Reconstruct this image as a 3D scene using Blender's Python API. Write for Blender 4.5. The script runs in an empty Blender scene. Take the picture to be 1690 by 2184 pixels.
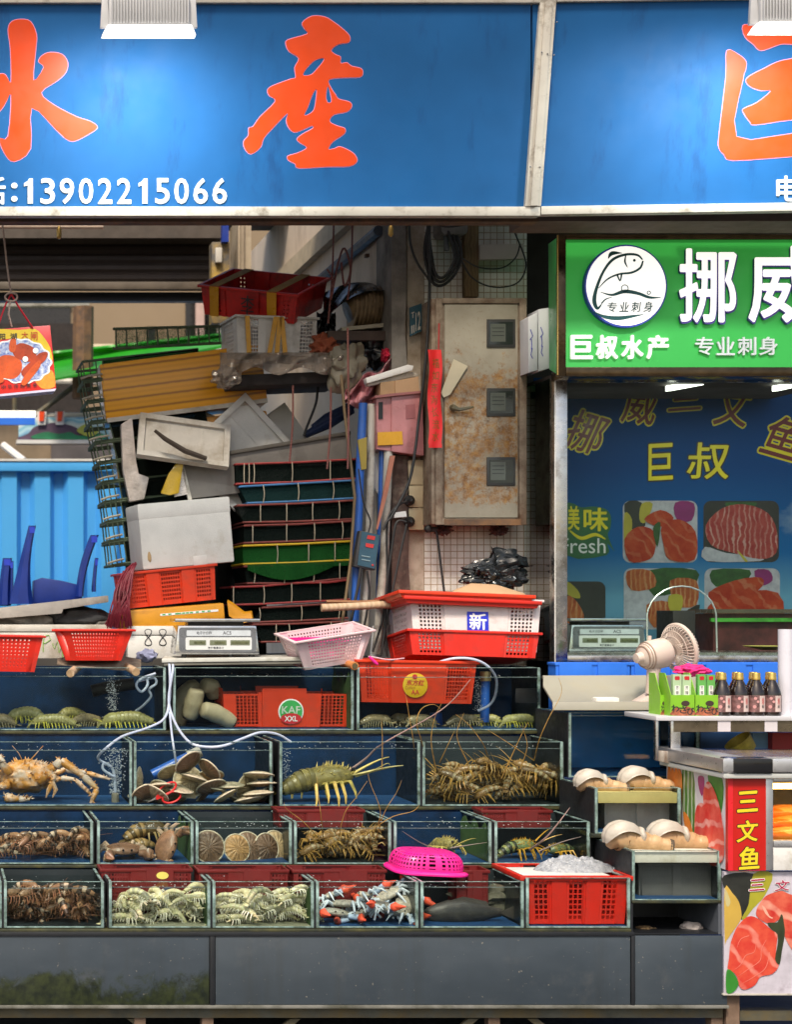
import bpy, bmesh, math, random
from mathutils import Vector, Matrix, Euler, noise as mnoise
R = math.radians
rnd = random.Random(7)
scn = bpy.context.scene
col = scn.collection
# ---------------------------------------------------------------- camera, sky, sun, exposure
S, CD, VX, VY, CZ = 528.0, 7.0, -150.0, 1300.0, 1.75   # sheet units per metre at the tank fronts, camera distance, vanishing point, eye height
cam = bpy.data.cameras.new('camera'); camo = bpy.data.objects.new('camera', cam); col.objects.link(camo)
camo.location = (0, -CD, CZ); camo.rotation_euler = (R(90), 0, 0)
cam.sensor_fit = 'HORIZONTAL'; cam.sensor_width = 36; cam.lens = 36 * CD * S / 1690.0
cam.shift_x = (845 - VX) / 1690.0; cam.shift_y = (VY - 1092) / 1690.0
cam.clip_start = 0.1; cam.clip_end = 500
cam.dof.use_dof = True; cam.dof.focus_distance = CD + 0.55; cam.dof.aperture_fstop = 4.5
scn.camera = camo
SUN_EL, SUN_AZ = 52, 22          # height of the sun, and how far it stands to the west of straight behind the camera
w = bpy.data.worlds.new('World'); scn.world = w; w.use_nodes = True
nt = w.node_tree; sky = nt.nodes.new('ShaderNodeTexSky'); sky.sky_type = 'NISHITA'; sky.sun_disc = False
sky.sun_elevation = R(SUN_EL); sky.sun_rotation = R(180 + SUN_AZ); sky.air_density = 1.0; sky.dust_density = 3.0
nt.links.new(sky.outputs[0], nt.nodes['Background'].inputs[0]); nt.nodes['Background'].inputs[1].default_value = 0.12
sl = bpy.data.lights.new('sun', 'SUN'); sl.energy = 2.1; sl.angle = R(11); sl.color = (1, .95, .88)
so = bpy.data.objects.new('sun', sl); col.objects.link(so)
_d = Vector((-math.sin(R(SUN_AZ)) * math.cos(R(SUN_EL)), -math.cos(R(SUN_AZ)) * math.cos(R(SUN_EL)), math.sin(R(SUN_EL))))
so.rotation_euler = _d.to_track_quat('Z', 'Y').to_euler(); so.location = _d * 20
vs = scn.view_settings; vs.view_transform = 'Standard'; vs.look = 'None'; vs.gamma = 1; vs.use_curve_mapping = False
vs.exposure = 0.74; vs.use_white_balance = True; vs.white_balance_temperature = 7400; vs.white_balance_tint = 10
cy = scn.cycles; cy.max_bounces = 10; cy.diffuse_bounces = 4; cy.glossy_bounces = 3; cy.transmission_bounces = 4
cy.transparent_max_bounces = 28; cy.caustics_reflective = False; cy.caustics_refractive = False; cy.sample_clamp_indirect = 6
cy.use_denoising = True

# ---------------------------------------------------------------- places: a point of the photograph at the depth Y where the thing stands
def k(Y): return (CD + Y) / CD / S
def px(x, Y): return (x - VX) * k(Y)
def pz(y, Y): return CZ - (y - VY) * k(Y)
def P(x, y, Y): return Vector((px(x, Y), Y, pz(y, Y)))
def face(Y): return lambda x, y, z=0: P(x, y, Y) + Vector((0, -z, 0))      # a sheet that stands upright at depth Y, z towards the street

# ---------------------------------------------------------------- mesh builder
def smooth(pts, n=4, closed=True):
    out = []; N = len(pts)
    for i in range(N if closed else N - 1):
        g = lambda j: Vector(pts[j % N]) if closed else Vector(pts[max(0, min(N - 1, j))])
        a, b, c, d = g(i - 1), g(i), g(i + 1), g(i + 2)
        for s in range(n):
            t = s / n
            out.append(.5 * ((2 * b) + (c - a) * t + (2 * a - 5 * b + 4 * c - d) * t * t + (3 * b - a - 3 * c + d) * t ** 3))
    if not closed: out.append(Vector(pts[-1]))
    return out

BASES = {}                                            # the world point each thing was built round
class MB:
    def __init__(s): s.v = []; s.f = []; s.m = []; s.mi = 0
    def add(s, vs, fs, M=None):
        o = len(s.v)
        s.v += [tuple(M @ Vector(p)) if M is not None else tuple(p) for p in vs]
        s.f += [tuple(o + i for i in f) for f in fs]; s.m += [s.mi] * len(fs)
        return s
    def box(s, a, b, M=None):
        (x0, y0, z0), (x1, y1, z1) = a, b
        return s.add([(x0,y0,z0),(x1,y0,z0),(x1,y1,z0),(x0,y1,z0),(x0,y0,z1),(x1,y0,z1),(x1,y1,z1),(x0,y1,z1)],
                     [(3,2,1,0),(4,5,6,7),(0,1,5,4),(1,2,6,5),(2,3,7,6),(3,0,4,7)], M)
    def cbox(s, c, d, M=None):
        return s.box([c[i] - d[i] / 2 for i in range(3)], [c[i] + d[i] / 2 for i in range(3)], M)
    def pbox(s, x0, y0, x1, y1, Y0, Y1):            # front face fills the rectangle at Y0, straight back to Y1
        return s.box((px(x0, Y0), Y0, pz(y1, Y0)), (px(x1, Y0), Y1, pz(y0, Y0)))
    def quad(s, pts, Y0, th):                       # upright slab of any outline (photograph points) at depth Y0, th thick
        return s.slab([P(x, y, Y0) for x, y in pts], Vector((0, th, 0)))
    def slab(s, pts, off):
        n = len(pts); vs = [Vector(p) for p in pts] + [Vector(p) + off for p in pts]
        return s.add(vs, [tuple(range(n)), tuple(range(2 * n - 1, n - 1, -1))] + [(i, i + n, (i + 1) % n + n, (i + 1) % n) for i in range(n)])
    def rings(s, rs, cap=True, close=True):
        n = len(rs[0]); vs = [p for r in rs for p in r]; fs = []
        for i in range(len(rs) - 1):
            for j in range(n if close else n - 1):
                a, b = i * n + j, i * n + (j + 1) % n
                fs.append((a, b, b + n, a + n))
        if cap and close: fs += [tuple(range(n - 1, -1, -1)), tuple(range((len(rs) - 1) * n, len(rs) * n))]
        return s.add(vs, fs)
    def tube(s, pts, r, n=8, up=(0, 0, 1), flat=1.0, cap=True):
        pts = [Vector(p) for p in pts]; N = len(pts); rs = []; U = None
        for i, p in enumerate(pts):
            t = (pts[min(i + 1, N - 1)] - pts[max(i - 1, 0)]).normalized()
            if U is None:
                U = Vector(up) - t * t.dot(Vector(up))
                if U.length < 1e-3: U = Vector((1, 0, 0)) - t * t.x
            U = (U - t * t.dot(U)).normalized(); W = t.cross(U)
            q = r[i] if isinstance(r, (list, tuple)) else r
            a, b = (q if isinstance(q, tuple) else (q, q * flat))
            rs.append([p + W * a * math.cos(2 * math.pi * j / n) + U * b * math.sin(2 * math.pi * j / n) for j in range(n)])
        return s.rings(rs, cap)
    def lathe(s, prof, n=20, M=None):
        rs = [[Vector((max(r, 1e-5) * math.cos(2 * math.pi * j / n), max(r, 1e-5) * math.sin(2 * math.pi * j / n), z)) for j in range(n)] for r, z in prof]
        if M is not None: rs = [[M @ p for p in r] for r in rs]
        return s.rings(rs, True)
    def ball(s, c, r, n=10, m=6, M=None):
        r = r if isinstance(r, (tuple, list)) else (r, r, r); rs = []
        for i in range(1, m):
            a = math.pi * i / m - math.pi / 2
            rs.append([Vector((c[0] + r[0] * math.cos(a) * math.cos(2*math.pi*j/n), c[1] + r[1] * math.cos(a) * math.sin(2*math.pi*j/n), c[2] + r[2] * math.sin(a))) for j in range(n)])
        if M is not None: rs = [[M @ p for p in q] for q in rs]
        return s.rings(rs, True)
    def cone(s, a, b, r, n=5): return s.tube([a, b], [r, r * .08], n)
    def grid(s, fn, nu, nv):                        # sheet fn(u, v) -> point
        vs = [fn(i / nu, j / nv) for j in range(nv + 1) for i in range(nu + 1)]
        return s.add(vs, [(j*(nu+1)+i, j*(nu+1)+i+1, (j+1)*(nu+1)+i+1, (j+1)*(nu+1)+i) for j in range(nv) for i in range(nu)])
    def ico(s, fn, sub=3):                          # closed lump: fn(unit vector) -> point
        bm = bmesh.new(); bmesh.ops.create_icosphere(bm, subdivisions=sub, radius=1); bm.verts.ensure_lookup_table()
        s.add([fn(v.co.copy()) for v in bm.verts], [tuple(v.index for v in f.verts) for f in bm.faces]); bm.free(); return s
    def take(s, me, fn):                            # another mesh's faces, each point sent through fn
        return s.add([fn(*v.co) for v in me.vertices], [tuple(p.vertices) for p in me.polygons])
    def build(s, name, mat, parent=None, base=None, ang=35, bevel=0, solid=0, weld=0):
        off = BASES[parent.name] if parent is not None else Vector(base) if base is not None else Vector((0, 0, 0))
        me = bpy.data.meshes.new(name); me.from_pydata([tuple(Vector(p) - off) for p in s.v], [], s.f)
        for m in (mat if isinstance(mat, (list, tuple)) else [mat]): me.materials.append(m)
        if any(s.m): me.polygons.foreach_set('material_index', s.m)
        bm = bmesh.new(); bm.from_mesh(me)
        if weld: bmesh.ops.remove_doubles(bm, verts=bm.verts, dist=weld)
        bmesh.ops.recalc_face_normals(bm, faces=bm.faces)
        if solid: bmesh.ops.solidify(bm, geom=bm.faces[:], thickness=solid)
        if bevel:
            es = [e for e in bm.edges if len(e.link_faces) == 2 and e.calc_face_angle(0) > R(40)]
            bmesh.ops.bevel(bm, geom=es, offset=bevel, offset_type='OFFSET', segments=2, profile=.6, affect='EDGES', clamp_overlap=True)
        bm.to_mesh(me); bm.free()
        me.polygons.foreach_set('use_smooth', [True] * len(me.polygons)); me.set_sharp_from_angle(angle=R(ang)); me.update()
        o = bpy.data.objects.new(name, me); col.objects.link(o); BASES[o.name] = off
        if parent is not None: o.parent = parent
        elif base is not None: o.location = base
        return o

def tag(o, label, cat, group=None):
    o['label'] = label; o['category'] = cat
    if group: o['group'] = group
    return o
def thing(name, label, cat, loc=(0, 0, 0), group=None):
    o = bpy.data.objects.new(name, None); col.objects.link(o); o.location = loc; o.empty_display_size = .05; BASES[o.name] = Vector(loc)
    return tag(o, label, cat, group)
def struct(o): o['kind'] = 'structure'; return o
def kids(o): return [c for c in bpy.data.objects if c.parent == o]
def dup(o, label=None, loc=None, rot=None, scale=None, group=None, parent=None):
    c = o.copy(); col.objects.link(c)
    if parent is not None: c.parent = parent
    if label: c['label'] = label
    if group: c['group'] = group
    for ch in kids(o): dup(ch, parent=c)
    return put(c, loc, rot, scale)
def put(o, loc=None, rot=None, scale=None):
    if loc is not None: o.location = loc
    if rot is not None: o.rotation_euler = [R(a) for a in rot]
    if scale is not None: o.scale = (scale,) * 3 if isinstance(scale, (int, float)) else scale
    return o

# ---------------------------------------------------------------- flat outlines and writing
def curve_mesh(loops, ext):
    c = bpy.data.curves.new('outline', 'CURVE'); c.dimensions = '2D'; c.fill_mode = 'BOTH'; c.extrude = ext / 2
    for L in loops:
        sp = c.splines.new('POLY'); sp.points.add(len(L) - 1); sp.use_cyclic_u = True
        for q, p in zip(sp.points, L): q.co = (p[0], -p[1], 0, 1)
    return to_mesh(c)
def to_mesh(c):
    o = bpy.data.objects.new('outline', c); col.objects.link(o)
    dg = bpy.context.evaluated_depsgraph_get(); dg.update()
    me = bpy.data.meshes.new_from_object(o.evaluated_get(dg)); bpy.data.objects.remove(o); bpy.data.curves.remove(c)
    return me
def shape(loops, fn, t=.002, n=3, mb=None):         # outlines in photograph units, fn(x, y, z) places them, t thick
    mb = mb or MB(); L = [[(p.x, p.y) for p in smooth([(a, b, 0) for a, b in l], n)] if n > 1 else l for l in loops]
    me = curve_mesh(L, t); mb.take(me, lambda x, y, z: fn(x, -y, z + t / 2)); bpy.data.meshes.remove(me); return mb
def words(body, rect, fn, t=.002, bold=0.0, rot=0, mb=None, keep=False, slant=0, grow=0):
    """Writing fitted into rect = (x0, y0, x1, y1); grow widens the strokes afterwards for an outline behind the letters."""
    mb = mb or MB()
    c = bpy.data.curves.new('letters', 'FONT'); c.body = body; c.size = 1; c.extrude = .05; c.resolution_u = 3; c.shear = slant
    c.align_x = 'LEFT'; mesh = [to_mesh(c)]; e = bold + grow
    xs = [v.co.x for v in mesh[0].vertices]; ys = [v.co.y for v in mesh[0].vertices]
    if not xs: return mb
    ax, bx, ay, by = min(xs), max(xs), min(ys), max(ys); x0, y0, x1, y1 = rect
    sx, sy = (x1 - x0) / (bx - ax), (y1 - y0) / (by - ay)
    if keep: sx = sy = min(sx, sy)
    cx, cyy = (x0 + x1) / 2, (y0 + y1) / 2; ca, sa = math.cos(R(rot)), math.sin(R(rot))
    ks = [(0, 0)] + [(e * math.cos(math.pi * i / 4), e * math.sin(math.pi * i / 4)) for i in range(8)] if e > .004 else [(0, 0)]
    for i, (ox, oy) in enumerate(ks):                 # strokes are thickened by copies set side by side, each a hair prouder
        def g(x, y, z):
            u, v = (x + ox - (ax + bx) / 2) * sx, -(y + oy - (ay + by) / 2) * sy
            return fn(cx + u * ca - v * sa, cyy + u * sa + v * ca, t - i * min(.00006, t * .04) if z > 0 else 0)
        mb.take(mesh[-1], g)
    for me in mesh: bpy.data.meshes.remove(me)
    return mb

# ---------------------------------------------------------------- materials
MATS = {}
def nodes(name):
    m = bpy.data.materials.new(name); m.use_nodes = True; t = m.node_tree
    return m, t, t.nodes['Principled BSDF'], t.nodes, t.links
def ramp(t, src, stops):
    r = t.nodes.new('ShaderNodeValToRGB'); e = r.color_ramp.elements
    while len(e) < len(stops): e.new(.5)
    for q, (p, c) in zip(e, stops): q.position = p; q.color = (*c, 1) if len(c) == 3 else c
    t.links.new(src, r.inputs[0]); return r.outputs[0]
def g(v): return (v, v, v)
def nz(t, scale, detail=4, stretch=(1, 1, 1), rough=.6, dist=0):
    tc = t.nodes.new('ShaderNodeTexCoord'); mp = t.nodes.new('ShaderNodeMapping'); mp.inputs['Scale'].default_value = stretch
    n = t.nodes.new('ShaderNodeTexNoise'); n.inputs['Scale'].default_value = scale; n.inputs['Detail'].default_value = detail
    n.inputs['Roughness'].default_value = rough; n.inputs['Distortion'].default_value = dist
    t.links.new(tc.outputs['Object'], mp.inputs[0]); t.links.new(mp.outputs[0], n.inputs[0]); return n.outputs[0]
def mix(t, f, a, b, mode='MIX'):
    m = t.nodes.new('ShaderNodeMix'); m.data_type = 'RGBA'; m.blend_type = mode
    for s, v in ((m.inputs[0], f), (m.inputs[6], a), (m.inputs[7], b)):
        if hasattr(v, 'links'): t.links.new(v, s)
        elif isinstance(v, (int, float)): s.default_value = v
        else: s.default_value = (*v, 1)
    return m.outputs[2]
def M(name, c, rough=.5, metal=0, var=.18, sc=9, dirt=None, da=.5, dsc=5, dst=(1, 1, 1), bump=.12, bsc=60, emit=0, ec=None, spec=.5, sss=0, alpha=1, coat=0, rand=0):
    """Painted, moulded or natural surface: colour that drifts, grime in patches, uneven gloss, fine relief."""
    if name in MATS: return MATS[name]
    m, t, b, N, L = nodes(name)
    c2 = tuple(max(0, x * (1 - var)) for x in c); c3 = tuple(min(1, x * (1 + var * .6)) for x in c)
    n1 = nz(t, sc); colr = ramp(t, n1, [(.3, c2), (.55, c), (.75, c3)])
    if dirt is not None:
        n2 = nz(t, dsc, 8, dst, .68)
        f = ramp(t, n2, [(.62 - da * .3, g(0)), (.80 - da * .2, g(1))]); colr = mix(t, f, colr, dirt)
    if rand:                                          # each copy a little lighter, darker or warmer than the next
        oi = N.new('ShaderNodeObjectInfo'); colr = mix(t, 1.0, colr, ramp(t, oi.outputs['Random'], [(0, (1 - rand, 1 - rand, 1 - rand)), (.5, (1, .94, .86)), (1, (1, 1, 1))]), 'MULTIPLY')
    L.new(colr, b.inputs['Base Color'])
    r = ramp(t, nz(t, sc * 3), [(.3, g(max(.03, rough - .08))), (.7, g(min(1, rough + .12)))]); L.new(r, b.inputs['Roughness'])
    b.inputs['Metallic'].default_value = metal; b.inputs['Specular IOR Level'].default_value = spec
    if coat: b.inputs['Coat Weight'].default_value = coat
    if sss: b.inputs['Subsurface Weight'].default_value = sss; b.inputs['Subsurface Radius'].default_value = (.02, .01, .006)
    if emit: b.inputs['Emission Strength'].default_value = emit; b.inputs['Emission Color'].default_value = (*(ec or c), 1)
    if alpha < 1: b.inputs['Alpha'].default_value = alpha
    if bump:
        bp = N.new('ShaderNodeBump'); bp.inputs['Strength'].default_value = bump; bp.inputs['Distance'].default_value = .004
        L.new(nz(t, bsc, 3), bp.inputs['Height']); L.new(bp.outputs[0], b.inputs['Normal'])
    MATS[name] = m; return m
def clear(name, tint, gloss=.05, ior=1.45, k=1.0):
    """Glass or water: lets light through with a tint, mirrors more at a slant."""
    m = bpy.data.materials.new(name); m.use_nodes = True; t = m.node_tree; t.nodes.clear(); N = t.nodes
    o = N.new('ShaderNodeOutputMaterial'); mx = N.new('ShaderNodeMixShader'); tr = N.new('ShaderNodeBsdfTransparent'); gl = N.new('ShaderNodeBsdfGlossy')
    fr = N.new('ShaderNodeFresnel'); fr.inputs[0].default_value = ior; tr.inputs[0].default_value = (*tint, 1); gl.inputs['Roughness'].default_value = gloss
    ml = N.new('ShaderNodeMath'); ml.operation = 'MULTIPLY'; ml.inputs[1].default_value = k
    t.links.new(fr.outputs[0], ml.inputs[0]); t.links.new(ml.outputs[0], mx.inputs[0])
    t.links.new(tr.outputs[0], mx.inputs[1]); t.links.new(gl.outputs[0], mx.inputs[2]); t.links.new(mx.outputs[0], o.inputs[0])
    return m
def flesh(name, a, b_, line, scale, axis='DIAGONAL', dist=5, kind='BANDS', thin=.9, rough=.35, seed=0):
    """Printed or real salmon: mottled flesh with thin pale fat lines."""
    if name in MATS: return MATS[name]
    m, t, b, N, L = nodes(name); tc = N.new('ShaderNodeTexCoord'); wv = N.new('ShaderNodeTexWave'); wv.wave_type = kind
    if kind == 'BANDS': wv.bands_direction = axis
    else: wv.rings_direction = axis
    for q, v in (('Scale', scale), ('Distortion', dist), ('Detail', 3), ('Detail Scale', 1.1), ('Phase Offset', seed)): wv.inputs[q].default_value = v
    L.new(tc.outputs['Object'], wv.inputs[0])
    c = mix(t, ramp(t, nz(t, 14, 6), [(.35, g(0)), (.68, g(1))]), a, b_); n = ramp(t, nz(t, 9, 4), [(.35, g(.15)), (.65, g(1))])
    f = mix(t, 1.0, ramp(t, wv.outputs['Fac'], [(thin - .16, g(0)), (thin, g(.85)), (1, g(.9))]), n, 'MULTIPLY')
    L.new(mix(t, f, c, line), b.inputs['Base Color']); b.inputs['Roughness'].default_value = rough; b.inputs['Specular IOR Level'].default_value = .25; MATS[name] = m; return m
def stripes(name, cols, scale, axis='X', dist=2.0, rough=.45, det=2, dsc=1.5, kind='BANDS', sss=0, emit=0):
    """Banded flesh, shell or print."""
    if name in MATS: return MATS[name]
    m, t, b, N, L = nodes(name)
    tc = N.new('ShaderNodeTexCoord'); wv = N.new('ShaderNodeTexWave'); wv.wave_type = kind
    if kind == 'BANDS': wv.bands_direction = axis
    else: wv.rings_direction = axis
    wv.inputs['Scale'].default_value = scale; wv.inputs['Distortion'].default_value = dist; wv.inputs['Detail'].default_value = det; wv.inputs['Detail Scale'].default_value = dsc
    L.new(tc.outputs['Object'], wv.inputs[0])
    c = ramp(t, wv.outputs['Fac'], [(i / max(1, len(cols) - 1), q) for i, q in enumerate(cols)])
    L.new(c, b.inputs['Base Color']); b.inputs['Roughness'].default_value = rough
    if sss: b.inputs['Subsurface Weight'].default_value = sss; b.inputs['Subsurface Radius'].default_value = (.02, .01, .006)
    if emit: L.new(c, b.inputs['Emission Color']); b.inputs['Emission Strength'].default_value = emit
    MATS[name] = m; return m
# ---------------------------------------------------------------- shared materials
blue_sign = M('sign blue', (.005, .100, .292), .6, spec=.25, var=.14, sc=2.2, dirt=(.005, .055, .18), da=.15, dsc=3.2, dst=(2.6, 2.6, .28), bump=.05, bsc=30)
trim_grey = M('painted trim', (.56, .53, .47), .5, var=.15, sc=5, dirt=(.2, .16, .12), da=.3, dsc=12)
letter_red = M('letter film', (.72, .062, .010), .38, var=.10, sc=4, bump=.03)
letter_pink = M('letter edge', (.80, .28, .45), .4, bump=0)
white_letter = M('white letter', (.80, .80, .78), .4, var=.05, bump=.03)
rust_brown = M('rusty steel', (.085, .052, .036), .75, var=.4, sc=14, dirt=(.20, .10, .045), da=.8, dsc=10, bump=.4)
grime_steel = M('grimy steel frame', (.085, .085, .065), .6, var=.35, sc=10, dirt=(.12, .085, .03), da=.7, dsc=7, bump=.3)
concrete = M('bare concrete', (.25, .23, .205), .85, var=.3, sc=7, dirt=(.07, .062, .055), da=.6, dsc=4, bump=.5)
plaster = M('stained plaster', (.66, .55, .44), .85, var=.12, sc=3, dirt=(.40, .30, .21), da=.35, dsc=2.4, dst=(1, 1, .35), bump=.25)
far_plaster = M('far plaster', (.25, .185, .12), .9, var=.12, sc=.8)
dark_paint = M('dark ceiling', (.055, .043, .038), .8, var=.3, sc=3)
black_gap = M('black sealant', (.010, .012, .016), .45, var=.3, bump=.2)
alu = M('brushed aluminium', (.58, .58, .60), .33, metal=.85, var=.08, sc=20, bump=.04)
steel = M('stainless steel', (.56, .54, .52), .22, metal=1, var=.12, sc=10, dirt=(.20, .16, .12), da=.35, dsc=8, bump=.05)
dark_bronze = M('bronze mirror trim', (.085, .055, .03), .14, metal=.8, var=.4, sc=16, bump=.1)
white_paint = M('white enamel', (.68, .68, .67), .4, var=.06, dirt=(.4, .37, .32), da=.25, dsc=6)
foam_white = M('foam polystyrene', (.62, .61, .58), .7, var=.08, sc=12, dirt=(.40, .35, .27), da=.2, dsc=5, bump=.35, bsc=160)
foam_old = M('old foam polystyrene', (.54, .51, .46), .75, var=.12, sc=9, dirt=(.27, .22, .16), da=.5, dsc=4, bump=.35, bsc=140)
red_pl = M('red plastic', (.62, .022, .012), .36, var=.12, sc=6, dirt=(.38, .03, .02), da=.3, dsc=9, bump=.05, sss=.06)
red_pl2 = M('orange red plastic', (.66, .040, .010), .38, var=.14, sc=5, dirt=(.42, .045, .02), da=.35, dsc=7, bump=.05)
red_dark = M('old red plastic', (.40, .018, .016), .45, var=.25, sc=6, dirt=(.15, .02, .02), da=.5, dsc=6, bump=.08)
white_pl = M('white plastic', (.66, .60, .60), .4, var=.06, sc=6, dirt=(.46, .38, .36), da=.25, dsc=6, bump=.04, sss=.1)
grey_pl = M('grey white plastic', (.58, .57, .55), .5, var=.12, sc=7, dirt=(.22, .19, .16), da=.4, dsc=5, bump=.06)
pinkw_pl = M('pale pink plastic', (.70, .53, .56), .42, var=.06, sc=5, dirt=(.45, .34, .34), da=.25, bump=.04, sss=.1)
pink_pl = M('hot pink plastic', (.80, .02, .27), .3, var=.06, bump=.04, sss=.15)
tape_or = M('brown parcel tape', (.60, .26, .018), .33, var=.18, sc=5, dirt=(.32, .12, .02), da=.35, dsc=5, dst=(1, 1, 4), bump=.12, bsc=25)
tape_y = M('yellow parcel tape', (.62, .30, .015), .3, var=.12, sc=8, bump=.12)
blue_pl = M('blue plastic', (.008, .040, .30), .4, var=.25, sc=6, bump=.06)
blue_crate = M('bright blue plastic', (.015, .16, .70), .45, var=.08, bump=.04)
blue_pipe = M('blue pvc pipe', (.012, .10, .42), .35, var=.15, sc=6, dirt=(.03, .06, .14), da=.4, bump=.05)
grey_pipe = M('grimy white pvc pipe', (.46, .44, .40), .5, var=.12, sc=8, dirt=(.17, .14, .10), da=.6, dsc=7, bump=.12)
black_rub = M('black rubber', (.012, .012, .013), .55, var=.2, bump=.05)
black_bag = M('black bag film', (.008, .010, .012), .22, var=.2, bump=.15, bsc=40)
wood = stripes('raw wood pole', [(.36, .25, .16), (.50, .37, .25), (.42, .29, .18)], 6, 'X', 6, .7)
plank_m = stripes('old plank', [(.13, .085, .04), (.21, .14, .07), (.16, .10, .05)], 9, 'X', 5, .8)
card = M('cardboard', (.46, .29, .17), .8, var=.1, sc=6, dirt=(.33, .2, .11), da=.3)
rope_m = stripes('maroon rope', [(.10, .012, .016), (.30, .16, .13), (.12, .015, .02)], 40, 'DIAGONAL', 0, .9)
led = M('lit lamp diffuser', (.9, .9, .9), .4, var=0, bump=0, emit=2.6, ec=(1, 1, .98))

XW_ = px(837, 1.75)
# ---------------------------------------------------------------- ground and the shop shell
o = struct(MB().grid(lambda u, v: Vector((-60 + 120 * u, -60 + 130 * v, .0)), 1, 1).build('ground', M('wet market ground', (.055, .052, .048), .45, var=.35, sc=2, dirt=(.02, .02, .02), da=.5, dsc=1.2, bump=.3)))
b = MB(); b.box((-3, .72, 4.35), (7, 2.9, 4.5)); struct(b.build('ceiling', dark_paint)); struct(MB().box((-3, 4.2, 4.35), (7, 4.9, 4.5)).build('ceiling', dark_paint)); struct(MB().box((XW_, 2.9, 4.351), (7, 4.2, 4.5)).build('ceiling', dark_paint))  # ceiling left open over the bay, a gap added to light the partition
XW = px(837, 1.75)
b = MB(); b.box((XW, 1.78, 0), (XW + .12, 6.2, 4.35)); o = b.build('partition_wall', plaster); struct(o)
b = MB(); b.box((XW + .2, 2.75, 0), (7, 2.85, 4.35)); struct(b.build('back_wall', dark_paint))
# tiled pillar between the two stalls
def tiles(name, grout, a, c2):
    m, t, bs, N, L = nodes(name)
    tc = N.new('ShaderNodeTexCoord'); sp = N.new('ShaderNodeSeparateXYZ'); cb = N.new('ShaderNodeCombineXYZ'); ad = N.new('ShaderNodeMath'); ad.operation = 'ADD'
    L.new(tc.outputs['Object'], sp.inputs[0]); L.new(sp.outputs[0], ad.inputs[0]); L.new(sp.outputs[1], ad.inputs[1]); L.new(ad.outputs[0], cb.inputs[0]); L.new(sp.outputs[2], cb.inputs[1])
    br = N.new('ShaderNodeTexBrick'); br.offset = 0; br.squash = 1; L.new(cb.outputs[0], br.inputs[0])
    for n_, v in (('Scale', 1), ('Brick Width', .0335), ('Row Height', .0335), ('Mortar Size', .0022), ('Mortar Smooth', .2), ('Bias', 0)): br.inputs[n_].default_value = v
    br.inputs['Color1'].default_value = (*a, 1); br.inputs['Color2'].default_value = (*c2, 1); br.inputs['Mortar'].default_value = (*grout, 1)
    f = ramp(t, nz(t, 2.2, 6), [(.45, g(0)), (.75, g(.8))])
    L.new(mix(t, f, br.outputs[0], (.36, .29, .21), 'MULTIPLY'), bs.inputs['Base Color'])
    L.new(ramp(t, br.outputs['Fac'], [(0, g(.28)), (1, g(.85))]), bs.inputs['Roughness'])
    bp = N.new('ShaderNodeBump'); bp.inputs['Strength'].default_value = .5; bp.inputs['Distance'].default_value = .002; bp.invert = True
    L.new(br.outputs['Fac'], bp.inputs['Height']); L.new(bp.outputs[0], bs.inputs['Normal']); return m
tile_m = tiles('small wall tiles', (.36, .27, .17), (.76, .75, .70), (.68, .67, .62))
XP0, XP1 = px(905, 1.75), px(1124, 1.75)
t = thing('tiled_pillar', 'pillar faced with small white square tiles behind the rusty meter cabinet', 'pillar', (XP0, 1.75, 0))
b = MB(); b.box((XP0, 1.75, 0), (XP1, 2.1, 4.34)); b.build('tile_face', tile_m, t)
b = MB()
dt = M('slate tile', (.06, .075, .09), .35)
for i, j in ((5, 37), (11, 37), (2, 46), (9, 58), (14, 52), (11, 97), (13, 84)):
    z = j * .0335
    b2 = MB().box((XP0 + i * .0335 + .002, 1.746, z + .002), (XP0 + (i + 1) * .0335 - .001, 1.752, z + .0325)); b2.build('slate_tile', dt, t)
b = MB(); edge = [(836, 460), (866, 460), (868, 620), (864, 700), (870, 800), (866, 960), (872, 1100), (868, 1300), (870, 1500), (836, 1500)]
b.quad(edge, 1.72, .3); b.build('concrete_edge', concrete, t)
b = MB(); b.box((px(869, 1.75), 1.751, 0), (XP0 - .001, 2.1, 4.34)); b.build('plaster_return', M('chipped tile return', (.47, .40, .32), .8, var=.2, sc=8, dirt=(.24, .18, .12), da=.6, dsc=6, bump=.6, bsc=25), t)
# soffit behind the signs
b = MB(); b.pbox(-260, 466, 1150, 473, .70, .78); struct(b.build('soffit_beam', rust_brown))
b = MB(); b.pbox(1126, 440, 1800, 472, .75, 1.0); struct(b.build('soffit_beam', M('dusty soffit', (.13, .085, .065), .8, var=.3)))

# ---------------------------------------------------------------- the two blue shop signs (they lean out at the top)
def YS(y): return .60 - .20 * (462 - y) / 462
def sign_l(x, y, z=0): return P(x, y, YS(y)) + Vector((0, -z, 0))
TA = math.tan(R(.75))
def sign_r(x, y, z=0): yy = y - (x - 1150) * .0148; return P(x, yy, YS(yy)) + Vector((0, -z, 0))
def sheet(fn, x0, y0, x1, y1, t, z0=0, mb=None, n=1):
    mb = mb or MB()
    q = [fn(x0, y1, z0), fn(x1, y1, z0), fn(x1, y0, z0), fn(x0, y0, z0)]; f = [fn(x0, y1, z0 + t), fn(x1, y1, z0 + t), fn(x1, y0, z0 + t), fn(x0, y0, z0 + t)]
    return mb.add(q + f, [(3, 2, 1, 0), (4, 5, 6, 7), (0, 1, 5, 4), (1, 2, 6, 5), (2, 3, 7, 6), (3, 0, 4, 7)])
C1 = lambda l: [(x * .5, y * .5) for x, y in l]
C2 = lambda l: [(845 + x * .5, y * .5) for x, y in l]
s1 = thing('shop_sign', 'long blue shop sign with two big red characters and a white phone number', 'sign', P(500, 462, .6))
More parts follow.
